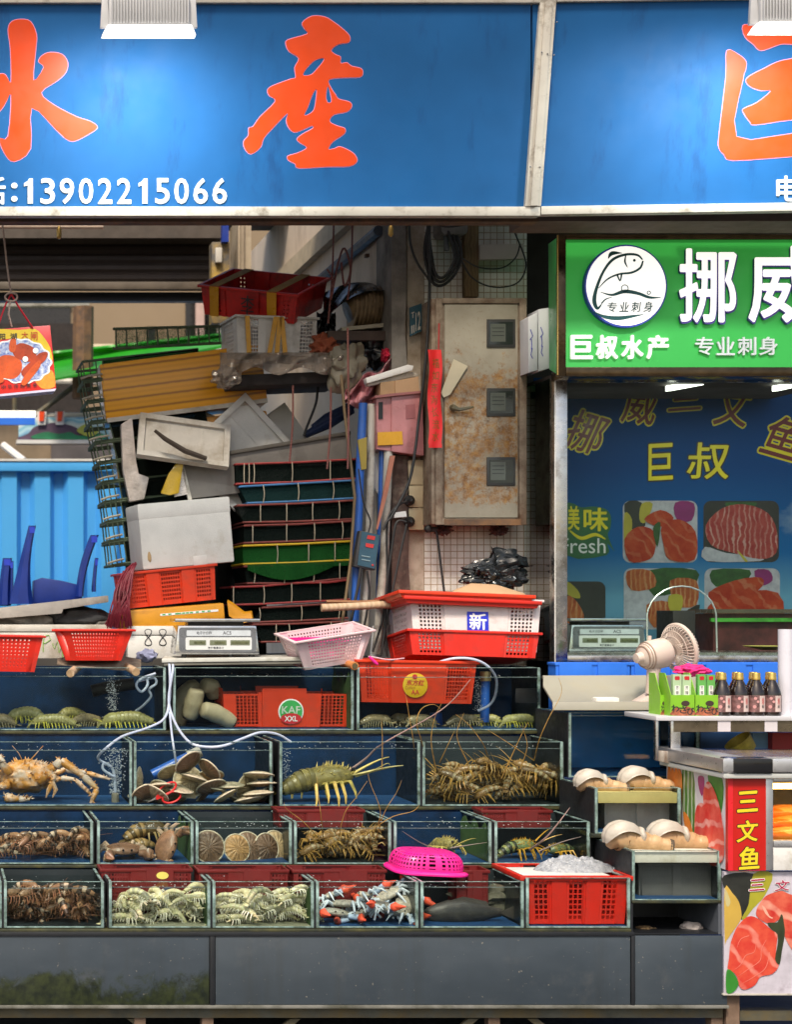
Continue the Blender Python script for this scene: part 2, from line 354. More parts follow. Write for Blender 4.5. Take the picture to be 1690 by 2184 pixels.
sheet(sign_l, -420, 7, 1132, 447, .03, -.03).build('panel', blue_sign, s1)
b = MB(); sheet(sign_l, -420, 443, 1150, 463, .05, -.03, b); sheet(sign_l, -420, -14, 1185, 10, .05, -.03, b); b.build('frame', trim_grey, s1, bevel=.004)
b = MB(); q = [(1149, 10), (1183, 10), (1151, 443), (1117, 443)]
pts = [sign_l(x, y, .024) for x, y in q]; b.slab(pts, Vector((0, .03, 0)))
q = [(1158, 10), (1174, 10), (1143, 443), (1127, 443)]; b.slab([sign_l(x, y, .034) for x, y in q], Vector((0, .01, 0))); b.build('divider_post', trim_grey, s1, bevel=.003)
for x, y in ((1150, 118), (1162, 121), (1126, 361), (1146, 361), (1176, 124), (1182, 54)):
    MB().ball(tuple(sign_l(x, y, .036)), .004, 6, 4).build('screw', steel, s1)
shui = C1([(35,130),(50,95),(90,85),(130,95),(155,150),(152,210),(142,345),(187,290),(165,265),(180,240),(215,226),(265,235),(288,270),(280,310),(245,345),(175,397),(230,450),(325,500),(385,520),(415,545),(380,572),(320,602),(285,595),(240,555),(135,462),(130,635),(60,690),(20,655),(-2,592),(35,583),(48,405),(15,455),(-60,540),(-130,560),(-142,540),(-80,470),(-20,398),(-90,402),(-84,350),(-2,318),(25,324),(48,352),(45,210)])
chan = C1([(1290,100),(1330,72),(1385,75),(1425,98),(1460,125),(1490,155),(1488,182),(1445,190),(1412,215),(1430,235),(1452,245),(1453,272),(1480,270),(1500,285),(1540,295),(1547,315),(1535,330),(1480,332),(1405,340),(1410,375),(1430,405),(1445,425),(1490,437),(1500,455),(1480,478),(1425,490),(1405,520),(1440,540),(1470,550),(1468,572),(1420,605),(1400,638),(1430,635),(1450,628),(1490,645),(1515,665),(1522,690),(1490,710),(1400,712),(1275,718),(1260,700),(1232,685),(1228,668),(1270,655),(1310,632),(1280,610),(1268,595),(1290,575),(1335,550),(1330,538),(1290,555),(1255,565),(1232,545),(1222,515),(1225,485),(1170,540),(1125,590),(1110,630),(1070,658),(1045,635),(1040,605),(1060,580),(1062,548),(1080,542),(1110,500),(1175,435),(1150,410),(1142,388),(1160,370),(1240,340),(1262,332),(1258,290),(1275,250),(1235,222),(1220,190),(1230,172),(1310,148),(1300,125)])
chan_h = [C1([(1385,253),(1345,258),(1310,290),(1292,322),(1325,322),(1350,300)]), C1([(1345,385),(1330,410),(1312,460),(1297,492),(1318,490),(1340,470),(1348,430),(1352,390)]), C1([(1397,370),(1410,400),(1415,435),(1398,440),(1390,415)])]
def grown(l, d):                                      # the outline pushed out a little: the pale rim of the cut film
    out = []; n = len(l); area = sum(l[i][0] * l[(i + 1) % n][1] - l[(i + 1) % n][0] * l[i][1] for i in range(n)); sg = 1 if area > 0 else -1
    for i in range(n):
        tx, ty = l[(i + 1) % n][0] - l[i - 1][0], l[(i + 1) % n][1] - l[i - 1][1]; m_ = math.hypot(tx, ty) or 1
        out.append((l[i][0] + sg * ty / m_ * d, l[i][1] - sg * tx / m_ * d))
    return out
def film(outer, holes, fn, parent, d=1.6):
    shape([grown(outer, d)] + [grown(h, -d * .8) for h in holes], fn, .0015).build('letter_edge', letter_pink, parent)
    shape([outer] + holes, lambda x, y, z: fn(x, y, z + .0015), .0015).build('character', letter_red, parent)
film(shui, [], sign_l, s1); film(chan, chan_h, sign_l, s1)
b = MB()
for i, ch in enumerate('13902215066'):
    cx = 61 + i * 40.75; wd = 19 if ch == '1' else 29
    if ch == '1': shape([[(cx - 10, 392), (cx - 2, 387), (cx + 1, 382), (cx + 9, 382), (cx + 9, 435), (cx - 2, 435), (cx - 2, 396), (cx - 10, 399)]], sign_l, .006, 1, mb=b)
    else: words(ch, (cx - wd / 2, 382, cx + wd / 2, 435), sign_l, .006, .013, mb=b)
words(':', (25, 392, 36, 430), sign_l, .006, .015, mb=b); words('话', (-40, 380, 11, 436), sign_l, .006, .02, mb=b); words('电', (-92, 380, -42, 436), sign_l, .006, .02, mb=b)
b.build('phone_lettering', white_letter, s1)
s2 = thing('shop_sign', 'blue shop sign with a cropped red character above the green lightbox', 'sign', P(1400, 462, .6))
sheet(sign_r, 1137, 7, 2050, 446, .03, -.031).build('panel', blue_sign, s2)
b = MB(); sheet(sign_r, 1152, 442, 2050, 460, .048, -.031, b); sheet(sign_r, 1186, -14, 2050, 8, .048, -.031, b); b.build('frame', trim_grey, s2, bevel=.004)
jA = C2([(1480,112),(1530,108),(1690,108),(1790,108),(1800,190),(1690,190),(1640,190),(1570,215),(1545,212),(1525,190),(1490,160)])
jB = C2([(1412,218),(1460,235),(1492,265),(1490,300),(1478,345),(1452,585),(1690,572),(1900,565),(1900,655),(1690,668),(1440,685),(1400,660),(1378,630),(1380,570),(1408,330)])
jC = C2([(1495,340),(1520,320),(1570,295),(1620,270),(1680,255),(1830,240),(1830,515),(1690,512),(1535,533),(1510,520),(1482,480),(1485,465),(1540,440),(1600,390),(1560,388),(1520,375),(1498,358)])
un = lambda x, y, z=0: sign_r(x, y + (x - 1150) * .0148, z)
for L in (jA, jB, jC): film(L, [], un, s2)
words('电', (1657, 377, 1701, 429), un, .006, .02).build('phone_lettering', white_letter, s2)

# ---------------------------------------------------------------- two lit floodlights in front of the signs
def flood(x, y, label, tilt):
    t = thing('floodlight', label, 'lamp', P(x, y, -.12), 'floodlights over the signs'); c = Vector(t.location); s_ = k(-.12)
    f = lambda u, v, d=0: c + Vector((u * s_, d, -v * s_))
    b = MB(); b.slab([f(-86, -62), f(86, -62), f(86, 2), f(-86, 2)], Vector((0, .05, 0)))
    for i in range(26):
        u = -82 + i * 6.5
        b.slab([f(u, -58, -.012), f(u + 3, -58, -.012), f(u + 3, -1, -.012), f(u, -1, -.012)], Vector((0, .014, 0)))
    b.slab([f(-100, -64, .02), f(-88, -64, .02), f(-84, 4, .02), f(-104, 4, .02)], Vector((0, .02, 0)))
    b.slab([f(88, -64, .02), f(100, -64, .02), f(104, 4, .02), f(84, 4, .02)], Vector((0, .02, 0)))
    b.build('housing', M('lamp housing', (.46, .47, .49), .45, var=.08), t, bevel=.003)
    b = MB(); r1 = [f(-90, 3, -.012), f(90, 3, -.012), f(90, 3, .05), f(-90, 3, .05)]; r2 = [f(-101, 21, .012), f(101, 21, .012), f(101, 21, .06), f(-101, 21, .06)]
    b.rings([r1, r2]); b.build('lamp_shade', M('lit shade', (.85, .85, .86), .4, var=.02, bump=0, emit=.5, ec=(.95, .97, 1)), t, bevel=.003)
    b = MB(); b.slab([f(-86, 5, -.0125), f(86, 5, -.0125), f(97, 20, .0095), f(-97, 20, .0095)], Vector((0, -.003, -.002))); b.build('diffuser', led, t)
    for u in (-60, 60): MB().tube([f(u, -58, .03), f(u, -110, .05), f(u, -120, .22)], .012, 6).build('bracket', grime_steel, t)
    la = bpy.data.lights.new('flood_light', 'AREA'); la.shape = 'RECTANGLE'; la.size = .36; la.size_y = .1; la.energy = 15; la.color = (.82, .93, 1); la.spread = R(150)
    lo = bpy.data.objects.new('light_source', la); col.objects.link(lo); lo.parent = t; lo.location = f(0, 30, -.0) - c; lo.rotation_euler = (R(46), 0, 0)
    return t
flood(319, 52, 'lit white floodlight hanging over the gap between the two red characters', 0)
flood(1709, 45, 'lit white floodlight cut by the picture edge over the cropped red character', 0)
# ---------------------------------------------------------------- behind the open bay: alley, far house, fence, shutter
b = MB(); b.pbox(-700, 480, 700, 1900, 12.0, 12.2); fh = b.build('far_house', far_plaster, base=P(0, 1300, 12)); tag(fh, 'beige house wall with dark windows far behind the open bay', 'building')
dkw = M('dark window', (.02, .018, .018), .3)
for x0, y0, x1, y1 in ((396, 630, 419, 742), (436, 630, 462, 742), (-20, 655, 150, 760), (316, 700, 330, 760)):
    w_ = MB().pbox(x0, y0, x1, y1, 11.97, 11.99).build('window', dkw, fh)
    MB().pbox(x0 - 3, y0 - 4, x1 + 3, y0, 11.955, 11.985).build('frame', grime_steel, w_)
o = tag(MB().pbox(418, 632, 436, 742, 11.8, 11.85).build('door_banner', M('faded pink banner', (.5, .36, .33), .8), base=P(427, 742, 11.8)), 'narrow faded pink strip between two dark far windows', 'banner')
t = thing('drain_pipe', 'dirty white drain pipe on the far house wall', 'pipe', P(475, 742, 11.5))
MB().tube([P(472, 640, 11.6), P(474, 690, 11.6), P(480, 700, 11.6), P(477, 770, 11.6)], .09, 8).build('pipe_run', grey_pipe, t)
MB().lathe([(.11, 0), (.19, .14), (.2, .34), (.12, .4)], 12, Matrix.Translation(P(475, 672, 11.6))).build('rain_hopper', grey_pipe, t)
# dark rafters and struts of the market roof
def bar(name, a, b_, r, mat, label, cat, group=None):
    o = MB().tube([a, b_], r, 8).build(name, mat, base=a); return tag(o, label, cat, group)
for i, (a, b_, r) in enumerate((((-300, 650, 9.5), (190, 646, 9.5), .045), ((-300, 893, 8.6), (250, 886, 8.6), .03), ((-300, 806, 9.2), (250, 816, 9.2), .03))):
    bar('roof_beam', P(*a), P(*b_), r, trim_grey, ['pale roof beam crossing above the bag in the alley', 'thin pinkish roof beam just above the far mural board', 'thin pale rail level with the bottom of the hanging bag'][i], 'beam')
bar('roof_strut', P(62, 895, 8.55), P(205, 790, 8.55), .025, grime_steel, 'slanted thin roof strut beside the hanging bag', 'beam')
bar('steel_post', P(178, 655, 8.0), P(176, 850, 8.0), .09, rust_brown, 'dark steel post between the bag and the green awning', 'post')
bar('roof_strut', P(31, 845, 8.55), P(31, 900, 8.55), .02, grime_steel, 'short upright strut under the hanging bag', 'beam')
bar('roof_strut', P(8, 950, 7.6), P(52, 984, 7.3), .032, white_paint, 'bright white slanting strut just above the blue fence', 'beam')
b = MB(); b.pbox(-400, 690, 178, 900, 11.0, 11.1); tag(b.build('shed_wall', M('dark shed boards', (.022, .016, .014), .8, var=.4), base=P(0, 900, 11)), 'dark boarded shed wall behind the hanging bag', 'wall')
# green awning
b = MB()
def awn(u, v):
    x = 90 + 385 * u; y = 752 - 42 * u + (66 - 34 * u) * v; return P(x, y, 8.6 - 1.0 * v + .5 * math.sin(v * 3.1) + .06 * math.sin(u * 21))
b.grid(awn, 40, 8); tag(b.build('green_awning', M('bright green tarpaulin', (.012, .27, .02), .35, var=.25, sc=1.5, bump=.3, bsc=6), base=P(250, 780, 8), solid=.02), 'bright green tarpaulin awning over the alley', 'awning')
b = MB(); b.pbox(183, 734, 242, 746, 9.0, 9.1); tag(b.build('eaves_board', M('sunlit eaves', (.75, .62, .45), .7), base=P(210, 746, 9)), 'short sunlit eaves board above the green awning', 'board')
# mural board with red characters, awnings
t = thing('mural_board', 'painted advertising board with red characters, hills and sea in the alley', 'sign', P(150, 940, 8.2))
MB().pbox(40, 890, 330, 938, 8.2, 8.25).build('panel', stripes('mural sky', [(.05, .28, .50), (.40, .62, .70), (.15, .42, .55), (.6, .7, .7)], 1.4, 'Z', 8, .5), t)
fb = lambda x, y, z=0: P(x, y, 8.19) + Vector((0, -z, 0))
shape([[(60, 925), (75, 910), (110, 902), (140, 905), (166, 915), (168, 936), (40, 937)]], fb, .01).build('print_hill', M('mural purple', (.10, .06, .11), .6, var=.5, sc=3), t)
shape([[(70, 936), (95, 922), (125, 926), (150, 922), (168, 930), (215, 925), (220, 937)]], lambda x, y, z=0: fb(x, y, z + .012), .01).build('print_shrub', M('mural green', (.01, .22, .10), .6, var=.6, sc=3), t)
shape([[(163, 920), (180, 906), (198, 912), (210, 922), (190, 932)]], lambda x, y, z=0: fb(x, y, z + .024), .01).build('print_field', M('mural yellow', (.42, .46, .08), .6, var=.5, sc=3), t)
for x in (89, 128):
    MB().quad([(x - 10, 878), (x + 10, 878), (x + 8, 906), (x - 9, 906)], 8.15, .02).build('character_edge', white_paint, t)
    MB().quad([(x - 5, 878), (x + 6, 878), (x + 4, 898), (x - 5, 898)], 8.13, .02).build('character', letter_red, t)
MB().pbox(36, 938, 330, 946, 8.15, 8.3).build('frame', white_paint, t)
t = thing('shop_awning', 'small sky blue awning with a white lamp strip above it', 'awning', P(0, 905, 7.8))
MB().pbox(-300, 891, 75, 906, 7.8, 7.84).build('valance', blue_crate, t)
MB().tube([P(-300, 884, 7.85), P(76, 885, 7.85)], .035, 8).build('lamp_strip', M('alley lamp', (.9, .9, .85), .4, bump=0, emit=.5, ec=(1, .98, .9)), t)
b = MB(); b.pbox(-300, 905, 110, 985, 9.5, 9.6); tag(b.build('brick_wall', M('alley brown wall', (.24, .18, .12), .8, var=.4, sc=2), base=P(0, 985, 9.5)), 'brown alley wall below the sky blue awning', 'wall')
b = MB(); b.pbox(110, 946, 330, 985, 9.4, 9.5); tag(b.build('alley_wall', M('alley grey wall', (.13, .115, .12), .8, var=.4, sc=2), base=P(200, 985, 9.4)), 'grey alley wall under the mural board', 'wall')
# corrugated blue fence
t = thing('sheet_metal_fence', 'bright blue corrugated metal fence standing in the alley', 'fence', P(50, 1400, 7))
YF = 7.0; xs = [px(-420, YF)]; prof = []
x = xs[0]; u = k(YF); i = 0
while x < px(620, YF):
    for dx, dy in ((0, 0), (28, 0), (38, .07), (60, .07), (70, 0)):
        prof.append((x + dx * u, YF + dy))
    x += 71 * u
b = MB(); b.rings([[Vector((a, y, 0)) for a, y in prof], [Vector((a, y, pz(1003, YF))) for a, y in prof]], False, False)
b.build('sheet', M('sky blue fence paint', (.06, .40, .86), .4, var=.07, sc=1, dirt=(.05, .30, .66), da=.3, dsc=1.5, dst=(1, 1, .2), bump=.02), t, ang=15, solid=.01)
b = MB(); b.box((px(-420, YF), YF - .05, pz(1006, YF)), (px(620, YF), YF + .05, pz(985, YF))); b.build('top_rail', MATS['sky blue fence paint'], t, bevel=.01)
MB().box((px(-420, YF), YF - .06, pz(984.5, YF)), (px(620, YF), YF + .06, pz(980, YF))).build('capping', white_paint, t)
# roller shutter rolled half down, its guide
t = thing('roller_shutter', 'dark brown roller shutter pulled part way down at the back of the bay', 'shutter', P(200, 620, 4.4))
YR = 4.4; b = MB(); prof = []; z = pz(602, YR); zt = pz(440, YR)
while z < zt: prof += [(YR, z), (YR - .012, z + .02), (YR - .012, z + .045), (YR, z + .06)]; z += .062
b.rings([[Vector((px(-300, YR), y, z)) for y, z in prof], [Vector((px(470, YR), y, z)) for y, z in prof]], False, False); b.build('slat_curtain', M('brown shutter', (.034, .023, .017), .55, var=.2, sc=4, dirt=(.03, .022, .02), da=.5, dsc=3), t, ang=10, solid=.004)
MB().box((px(-300, YR), YR - .04, pz(620, YR)), (px(470, YR), YR + .03, pz(603, YR))).build('bottom_rail', M('shutter rail', (.13, .105, .08), .5, var=.3), t, bevel=.01)
MB().pbox(-300, 470, 475, 508, 4.2, 4.5).build('shutter_box', M('shutter box', (.075, .058, .045), .7, var=.3), t)
MB().box((px(-300, YR), YR + .04, pz(640, YR)), (px(470, YR), YR + .12, pz(621, YR))).build('lintel_bar', black_gap, t)
t = thing('shutter_guide', 'rusty shutter guide post with yellow paint below the beam', 'post', P(472, 560, 4.0))
MB().pbox(452, 516, 490, 690, 4.0, 4.12).build('post', M('guide metal', (.10, .095, .09), .6, var=.4, sc=5, dirt=(.45, .28, .04), da=.6, dsc=5), t, bevel=.008)
MB().pbox(474, 470, 488, 516, 3.95, 4.0).build('blue_bracket', blue_pl, t)
MB().pbox(460, 528, 474, 560, 3.96, 4.0).build('junction_lid', trim_grey, t, bevel=.006)
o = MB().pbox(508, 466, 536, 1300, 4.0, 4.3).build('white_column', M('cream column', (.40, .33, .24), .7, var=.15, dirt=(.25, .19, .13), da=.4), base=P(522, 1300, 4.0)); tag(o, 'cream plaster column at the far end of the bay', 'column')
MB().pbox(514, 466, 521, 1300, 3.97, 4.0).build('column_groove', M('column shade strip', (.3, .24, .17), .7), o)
# long cable rail under the beam, and bulbs' holder
tag(MB().tube([P(-260, 483, 1.1), P(220, 485, 1.1)], .009, 8).build('cable_rail', M('pale rail', (.62, .48, .38), .5), base=P(0, 483, 1.1)), 'thin pale rail under the blue sign where the rope hangs', 'rail')
for x, y in ((126, 483), (834, 478)):
    tag(MB().lathe([(.006, 0), (.012, -.02), (.012, -.05), (.004, -.06)], 10, Matrix.Translation(P(x, y, 1.05))).build('brass_hook', M('brass', (.5, .32, .1), .35, metal=.8), base=P(x, y, 1.05)), ['small brass hook on the pale rail', 'small brass hook beside the concrete edge of the pillar'][x > 500], 'hook')
# pipes running back along the partition
xw = XW - .03
bar('blue_grey_conduit', Vector((xw, 1.9, pz(478, 1.75))), Vector((xw, 6.0, pz(478, 1.75))), .028, M('blue grey conduit', (.06, .075, .10), .5), 'blue grey pipe running along the upper partition', 'pipe')
MB_ = MB().box((XW - .05, 1.9, 3.86), (XW - .004, 6.0, 3.97)); tag(MB_.build('wall_batten', M('cream batten', (.55, .46, .33), .7, var=.2), base=Vector((XW, 3, pz(455, 1.75)))), 'cream batten along the top of the partition', 'batten')
MB().box((XW - .02, 2.2, pz(548, 2.2)), (XW - .001, 2.235, pz(541, 2.2))).build('nail_bracket', rust_brown, o)
# ---------------------------------------------------------------- fish tanks on their stepped stand
glass_m = clear('tank glass', (.965, .985, .975), .02, 1.45, .13)
water_m = clear('tank water', (.93, .975, .97), .03, 1.33, .25)
edge_m = M('glass edge', (.30, .45, .44), .22, var=.5, sc=16, dirt=(.045, .07, .045), da=.75, dsc=11, bump=.15)
back_blue = M('tank back blue', (.002, .026, .080), .55, spec=.2, var=.45, sc=2.5, dirt=(.002, .010, .024), da=.5, dsc=3, bump=.03)
back_dark = M('tank back murky', (.010, .018, .022), .5, var=.4, sc=4)
back_green = M('tank algae', (.05, .12, .03), .7, var=.4, sc=8, dirt=(.015, .04, .01), da=.5, dsc=8)
floor_blue = M('tank floor blue', (.008, .06, .17), .5, var=.25, sc=5)
glints = M('water froth', (.55, .60, .62), .2, var=.1, bump=0)
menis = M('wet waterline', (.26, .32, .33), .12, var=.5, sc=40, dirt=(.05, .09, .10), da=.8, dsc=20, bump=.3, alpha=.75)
moss = M('mossy beam edge', (.085, .08, .025), .5, var=.6, sc=12, dirt=(.012, .018, .014), da=1.0, dsc=9, bump=.3)
dk_blue = M('dark blue step', (.005, .018, .065), .16, var=.4, sc=5, dirt=(.004, .006, .01), da=.4, bump=.15)
panel_m = None
def panel_mat(name, mossy):
    m, t, b, N, L = nodes(name)
    c = ramp(t, nz(t, 3, 5, (1, 1, 2)), [(.3, (.034, .048, .063)), (.6, (.045, .061, .078)), (.8, (.060, .077, .095))])
    sp = ramp(t, nz(t, 55, 2), [(.69, g(0)), (.735, g(1))]); c = mix(t, sp, c, (.20, .19, .17)); st_ = ramp(t, nz(t, 16, 6, (1, 1, .07), .6), [(.50, g(0)), (.74, g(.55))]); c = mix(t, st_, c, (.035, .042, .046)); s2 = ramp(t, nz(t, 5, 9, (1, 1, 1), .7), [(.56, g(0)), (.70, g(.5))]); c = mix(t, s2, c, (.085, .092, .098))
    if mossy:
        tc = N.new('ShaderNodeTexCoord'); xyz = N.new('ShaderNodeSeparateXYZ'); L.new(tc.outputs['Object'], xyz.inputs[0])
        gr = ramp(t, xyz.outputs[2], [(0.0, g(.46)), (.10, g(.34)), (.26, g(.0))])
        n = nz(t, 7.5, 14, (1, 1, .7), .80, .5); mu = N.new('ShaderNodeMath'); mu.operation = 'ADD'; L.new(gr, mu.inputs[0]); L.new(mix(t, .45, n, nz(t, 3.1, 3)), mu.inputs[1])
        f = ramp(t, mu.outputs[0], [(.82, g(0)), (.90, g(.95))]); mc = ramp(t, nz(t, 30, 4), [(.35, (.006, .011, .004)), (.65, (.030, .040, .012))])
        c = mix(t, f, c, mc)
    L.new(c, b.inputs['Base Color']); L.new(ramp(t, nz(t, 8), [(.3, g(.32)), (.7, g(.55))]), b.inputs['Roughness']); return m
YB = [0.0, .38, .79, 1.20]                      # front of each step, bottom step first
TOP = [1880, 1752, 1582, 1424]; BOT = [1978, 1842, 1718, 1557]; DEP = [.37, .40, .40, .40]
st = thing('tank_stand', 'stepped stand with grey front panels carrying four rows of tanks', 'stand', (0, 0, 0))
XR = [1345, 1260, 1208, 1160]
for i in range(4):
    Y = YB[i]; x0, x1 = px(-420, Y), px(XR[i], Y); zb = pz(BOT[i], Y)
    MB().box((x0, Y - .012, zb - .016), (x1, Y + DEP[i] + .02, zb - .003)).build('shelf', moss, st, bevel=.003)
    MB().box((x0, Y + .004, zb - .075), (x1, Y + DEP[i], zb - .017)).build('step_beam', dk_blue if i else black_gap, st)
    if i: MB().box((x0, Y + .03, pz(TOP[i - 1], YB[i - 1]) - .25), (x1, Y + .05, zb - .076)).build('riser', back_dark, st)
pm1, pm2 = panel_mat('grey panel mossy', True), panel_mat('grey panel', False)
for x0, x1, m in ((-420, 445, pm1), (458, 1341, pm2), (1351, 1547, pm2)):
    zt = pz(1994, 0); zb = pz(2140, 0)
    b = MB().box((px(x0, 0), -.02, zb), (px(x1, 0), .0, zt)); o = b.build('front_panel', m, st, bevel=.003)
    # the relief of grime is measured from the panel's foot
    for v in o.data.vertices: v.co.z -= zb
    o.location.z = zb
b = MB().box((px(446, 0), -.024, pz(2141, 0)), (px(457, 0), .01, pz(1990, 0))); b.build('panel_strip', black_gap, st, bevel=.003)
MB().box((px(1342, 0), -.026, pz(2141, 0)), (px(1350, 0), .01, pz(1990, 0))).build('panel_strip', black_gap, st, bevel=.003)
MB().box((px(-420, 0), -.028, pz(2147, 0)), (px(1549, 0), .01, pz(2140.5, 0))).build('panel_sill', M('sill metal', (.20, .20, .18), .5, var=.4, dirt=(.05, .05, .03), da=.6), st, bevel=.002)
MB().box((px(-420, 0), -.026, pz(1994, 0)), (px(1349, 0), .01, pz(1985, 0))).build('top_rail', black_gap, st, bevel=.003)
MB().box((px(-420, 0), .01, pz(2171, 0)), (px(1545, 0), .07, pz(2148, 0))).build('base_beam', grime_steel, st)
for x in (-200, 300, 445, 1058, 1535):
    MB().box((px(x - 12, 0), .02, 0), (px(x + 12, 0), .075, pz(2171.5, 0))).build('leg', M('rusty leg', (.20, .13, .09), .8, var=.4, sc=12, dirt=(.09, .05, .03), da=.5), st)
for x0, x1 in ((270, 340), (620, 560), (1000, 940), (1125, 1190)):
    MB().slab([P(x0, 2172, .03), P(x0 + 22, 2172, .03), P(x1 + 22, 2222, .03), P(x1, 2222, .03)], Vector((0, .02, 0))).build('brace', grime_steel, st)
struct(MB().box((px(-420, 0), 1.75, 0), (7, 1.78, .9)).build('under_wall', dark_paint))

def tank(x0, x1, yt, yb, Y, dep, label, wl=12, back=None, floor=None, group=None, side=True, cat='fish tank', nm='fish_tank', wtr=True):
    X0, X1, Zt, Zb = px(x0, Y), px(x1, Y), pz(yt, Y), pz(yb, Y); T = .008
    t = thing(nm, label, cat, ((X0 + X1) / 2, Y, Zb), group)
    MB().box((X0 + .006, Y, Zb), (X1 - .006, Y + T, Zt)).build('front_pane', glass_m, t)
    for a in (X0, X1 - T): MB().box((a, Y + T + .001, Zb), (a + T, Y + dep - .001, Zt)).build('side_pane', glass_m, t)
    b = MB()
    for a in (X0 - .001, X1 - .0105):
        b.box((a, Y - .002, Zb), (a + .0115, Y + .010, Zt + .001))
    b.box((X0 + .0106, Y - .001, Zt - .0012), (X1 - .0106, Y + .009, Zt + .001)); b.box((X0 + .0106, Y - .0015, Zb), (X1 - .0106, Y + .009, Zb + .005))
    b.build('glass_edge', edge_m, t, bevel=.0015)
    for a in (X0, X1 - .010): MB().box((a, Y + .011, Zt - .003), (a + .010, Y + dep - .003, Zt + .001)).build('side_edge', edge_m, t)
    for a in (X0 - .006, X1 + .0005): MB().box((a, Y + .0005, Zb), (a + .0055, Y + dep, Zt - .004)).build('sealant', black_gap, t)
    if back is not False: MB().box((X0 + .0005, Y + dep - .006, Zb), (X1 - .0005, Y + dep, Zt - .004)).build('back_panel', back or back_blue, t)
    MB().box((X0 + .009, Y + .009, Zb + .001), (X1 - .009, Y + dep - .007, Zb + .006)).build('floor_plate', floor or floor_blue, t)
    if wtr:
        zw = pz(yt + wl, Y); a0, a1, y0, y1 = X0 + .0095, X1 - .0095, Y + .0095, Y + dep - .0075; b = MB(); n = 14
        top = [[Vector((a0 + (a1 - a0) * i / n, y0 + (y1 - y0) * j / 8, zw + (0 if i in (0, n) or j in (0, 8) else .0016 * math.sin(i * 2.1 + j * 1.3) + .0012 * math.sin(j * 3.7 - i)))) for i in range(n + 1)] for j in range(9)]
        b.add([p for r in top for p in r], [(j * (n + 1) + i, j * (n + 1) + i + 1, (j + 1) * (n + 1) + i + 1, (j + 1) * (n + 1) + i) for j in range(8) for i in range(n)])
        zz = Zb + .008; b.add([(a0, y0, zz), (a1, y0, zz), (a1, y0, zw), (a0, y0, zw)], [(0, 1, 2, 3)])
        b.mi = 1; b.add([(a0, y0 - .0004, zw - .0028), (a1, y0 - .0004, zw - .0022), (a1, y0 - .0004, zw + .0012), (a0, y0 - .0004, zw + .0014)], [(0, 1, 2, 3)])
        b.mi = 2; q = random.Random(int(x0 * 7 + yt))  # pale flecks added for the sparkle of light along the waterline
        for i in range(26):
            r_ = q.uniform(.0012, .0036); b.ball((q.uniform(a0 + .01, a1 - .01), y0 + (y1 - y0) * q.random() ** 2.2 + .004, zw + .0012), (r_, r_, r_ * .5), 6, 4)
        b.build('water', [water_m, menis, glints], t, ang=60)
    return t
# top row
tank(-160, 353, TOP[3], BOT[3], YB[3], .40, 'big tank of green mantis shrimps under the red baskets', 18)
tank(370, 754, TOP[3], BOT[3], YB[3], .40, 'top row tank holding geoducks and a sunken red crate', 18, back=back_blue)
tank(762, 1152, TOP[3], BOT[3], YB[3], .40, 'top row tank with an orange crate hung in it and mantis shrimps below', 20)
# second row
tank(-160, 281, TOP[2], BOT[2], YB[2], .40, 'tank with a king crab and a bubbling air stone', 18)
tank(286, 580, TOP[2], BOT[2], YB[2], .40, 'tank heaped with big flat scallops beside the king crab', 18)
tank(597, 896, TOP[2], BOT[2], YB[2], .40, 'second row tank with one large olive lobster swimming', 14)
tank(902, 1201, TOP[2], BOT[2], YB[2], .40, 'second row tank crammed with brown lobsters and their legs', 14, back=back_dark, floor=back_dark)
# third row
tank(-60, 198, TOP[1], BOT[1], YB[1], .40, 'third row tank of brown tiger shrimps beside the brown crabs', 14)
tank(208, 412, TOP[1], BOT[1], YB[1], .40, 'third row tank with brown crabs and two hiding slipper lobsters', 14)
tank(418, 622, TOP[1], BOT[1], YB[1], .40, 'tank with round scallops leaning on one another in a line', 14, back=back_dark)
tank(628, 834, TOP[1], BOT[1], YB[1], .40, 'third row tank tightly packed with brown orange lobsters', 14, back=back_dark, floor=back_dark)
tank(841, 1048, TOP[1], BOT[1], YB[1], .40, 'third row tank with a single yellow legged lobster against algae', 14)
tank(1056, 1258, TOP[1], BOT[1], YB[1], .40, 'third row tank with a green and orange spotted lobster', 14, back=back_dark)
# bottom row
tank(-210, 3, TOP[0], BOT[0], YB[0], .36, 'bottom row tank of which only an edge shows at the picture border', 14, back=back_green)
tank(9, 221, TOP[0], BOT[0], YB[0], .36, 'bottom row tank full of dark striped tiger shrimps', 14, back=back_dark, floor=back_dark)
tank(233, 448, TOP[0], BOT[0], YB[0], .36, 'bottom row tank of white mantis shrimps with a round dark badge behind', 12, back=back_dark, floor=M('sandy floor', (.25, .25, .17), .8))
tank(454, 669, TOP[0], BOT[0], YB[0], .36, 'bottom row tank of white mantis shrimps next to the blue crabs', 12, back=back_dark, floor=MATS['sandy floor'])
tank(675, 892, TOP[0], BOT[0], YB[0], .36, 'bottom row tank of blue swimming crabs with red claw bands', 12, back=back_dark)
tank(898, 1117, TOP[0], BOT[0], YB[0], .36, 'bottom row tank with a dark grouper under the pink basket', 12, back=back_dark)
tank(1123, 1344, TOP[0] - 8, BOT[0], YB[0], .36, 'bottom row tank holding the red crate of ice', 12, back=back_dark, wtr=False)
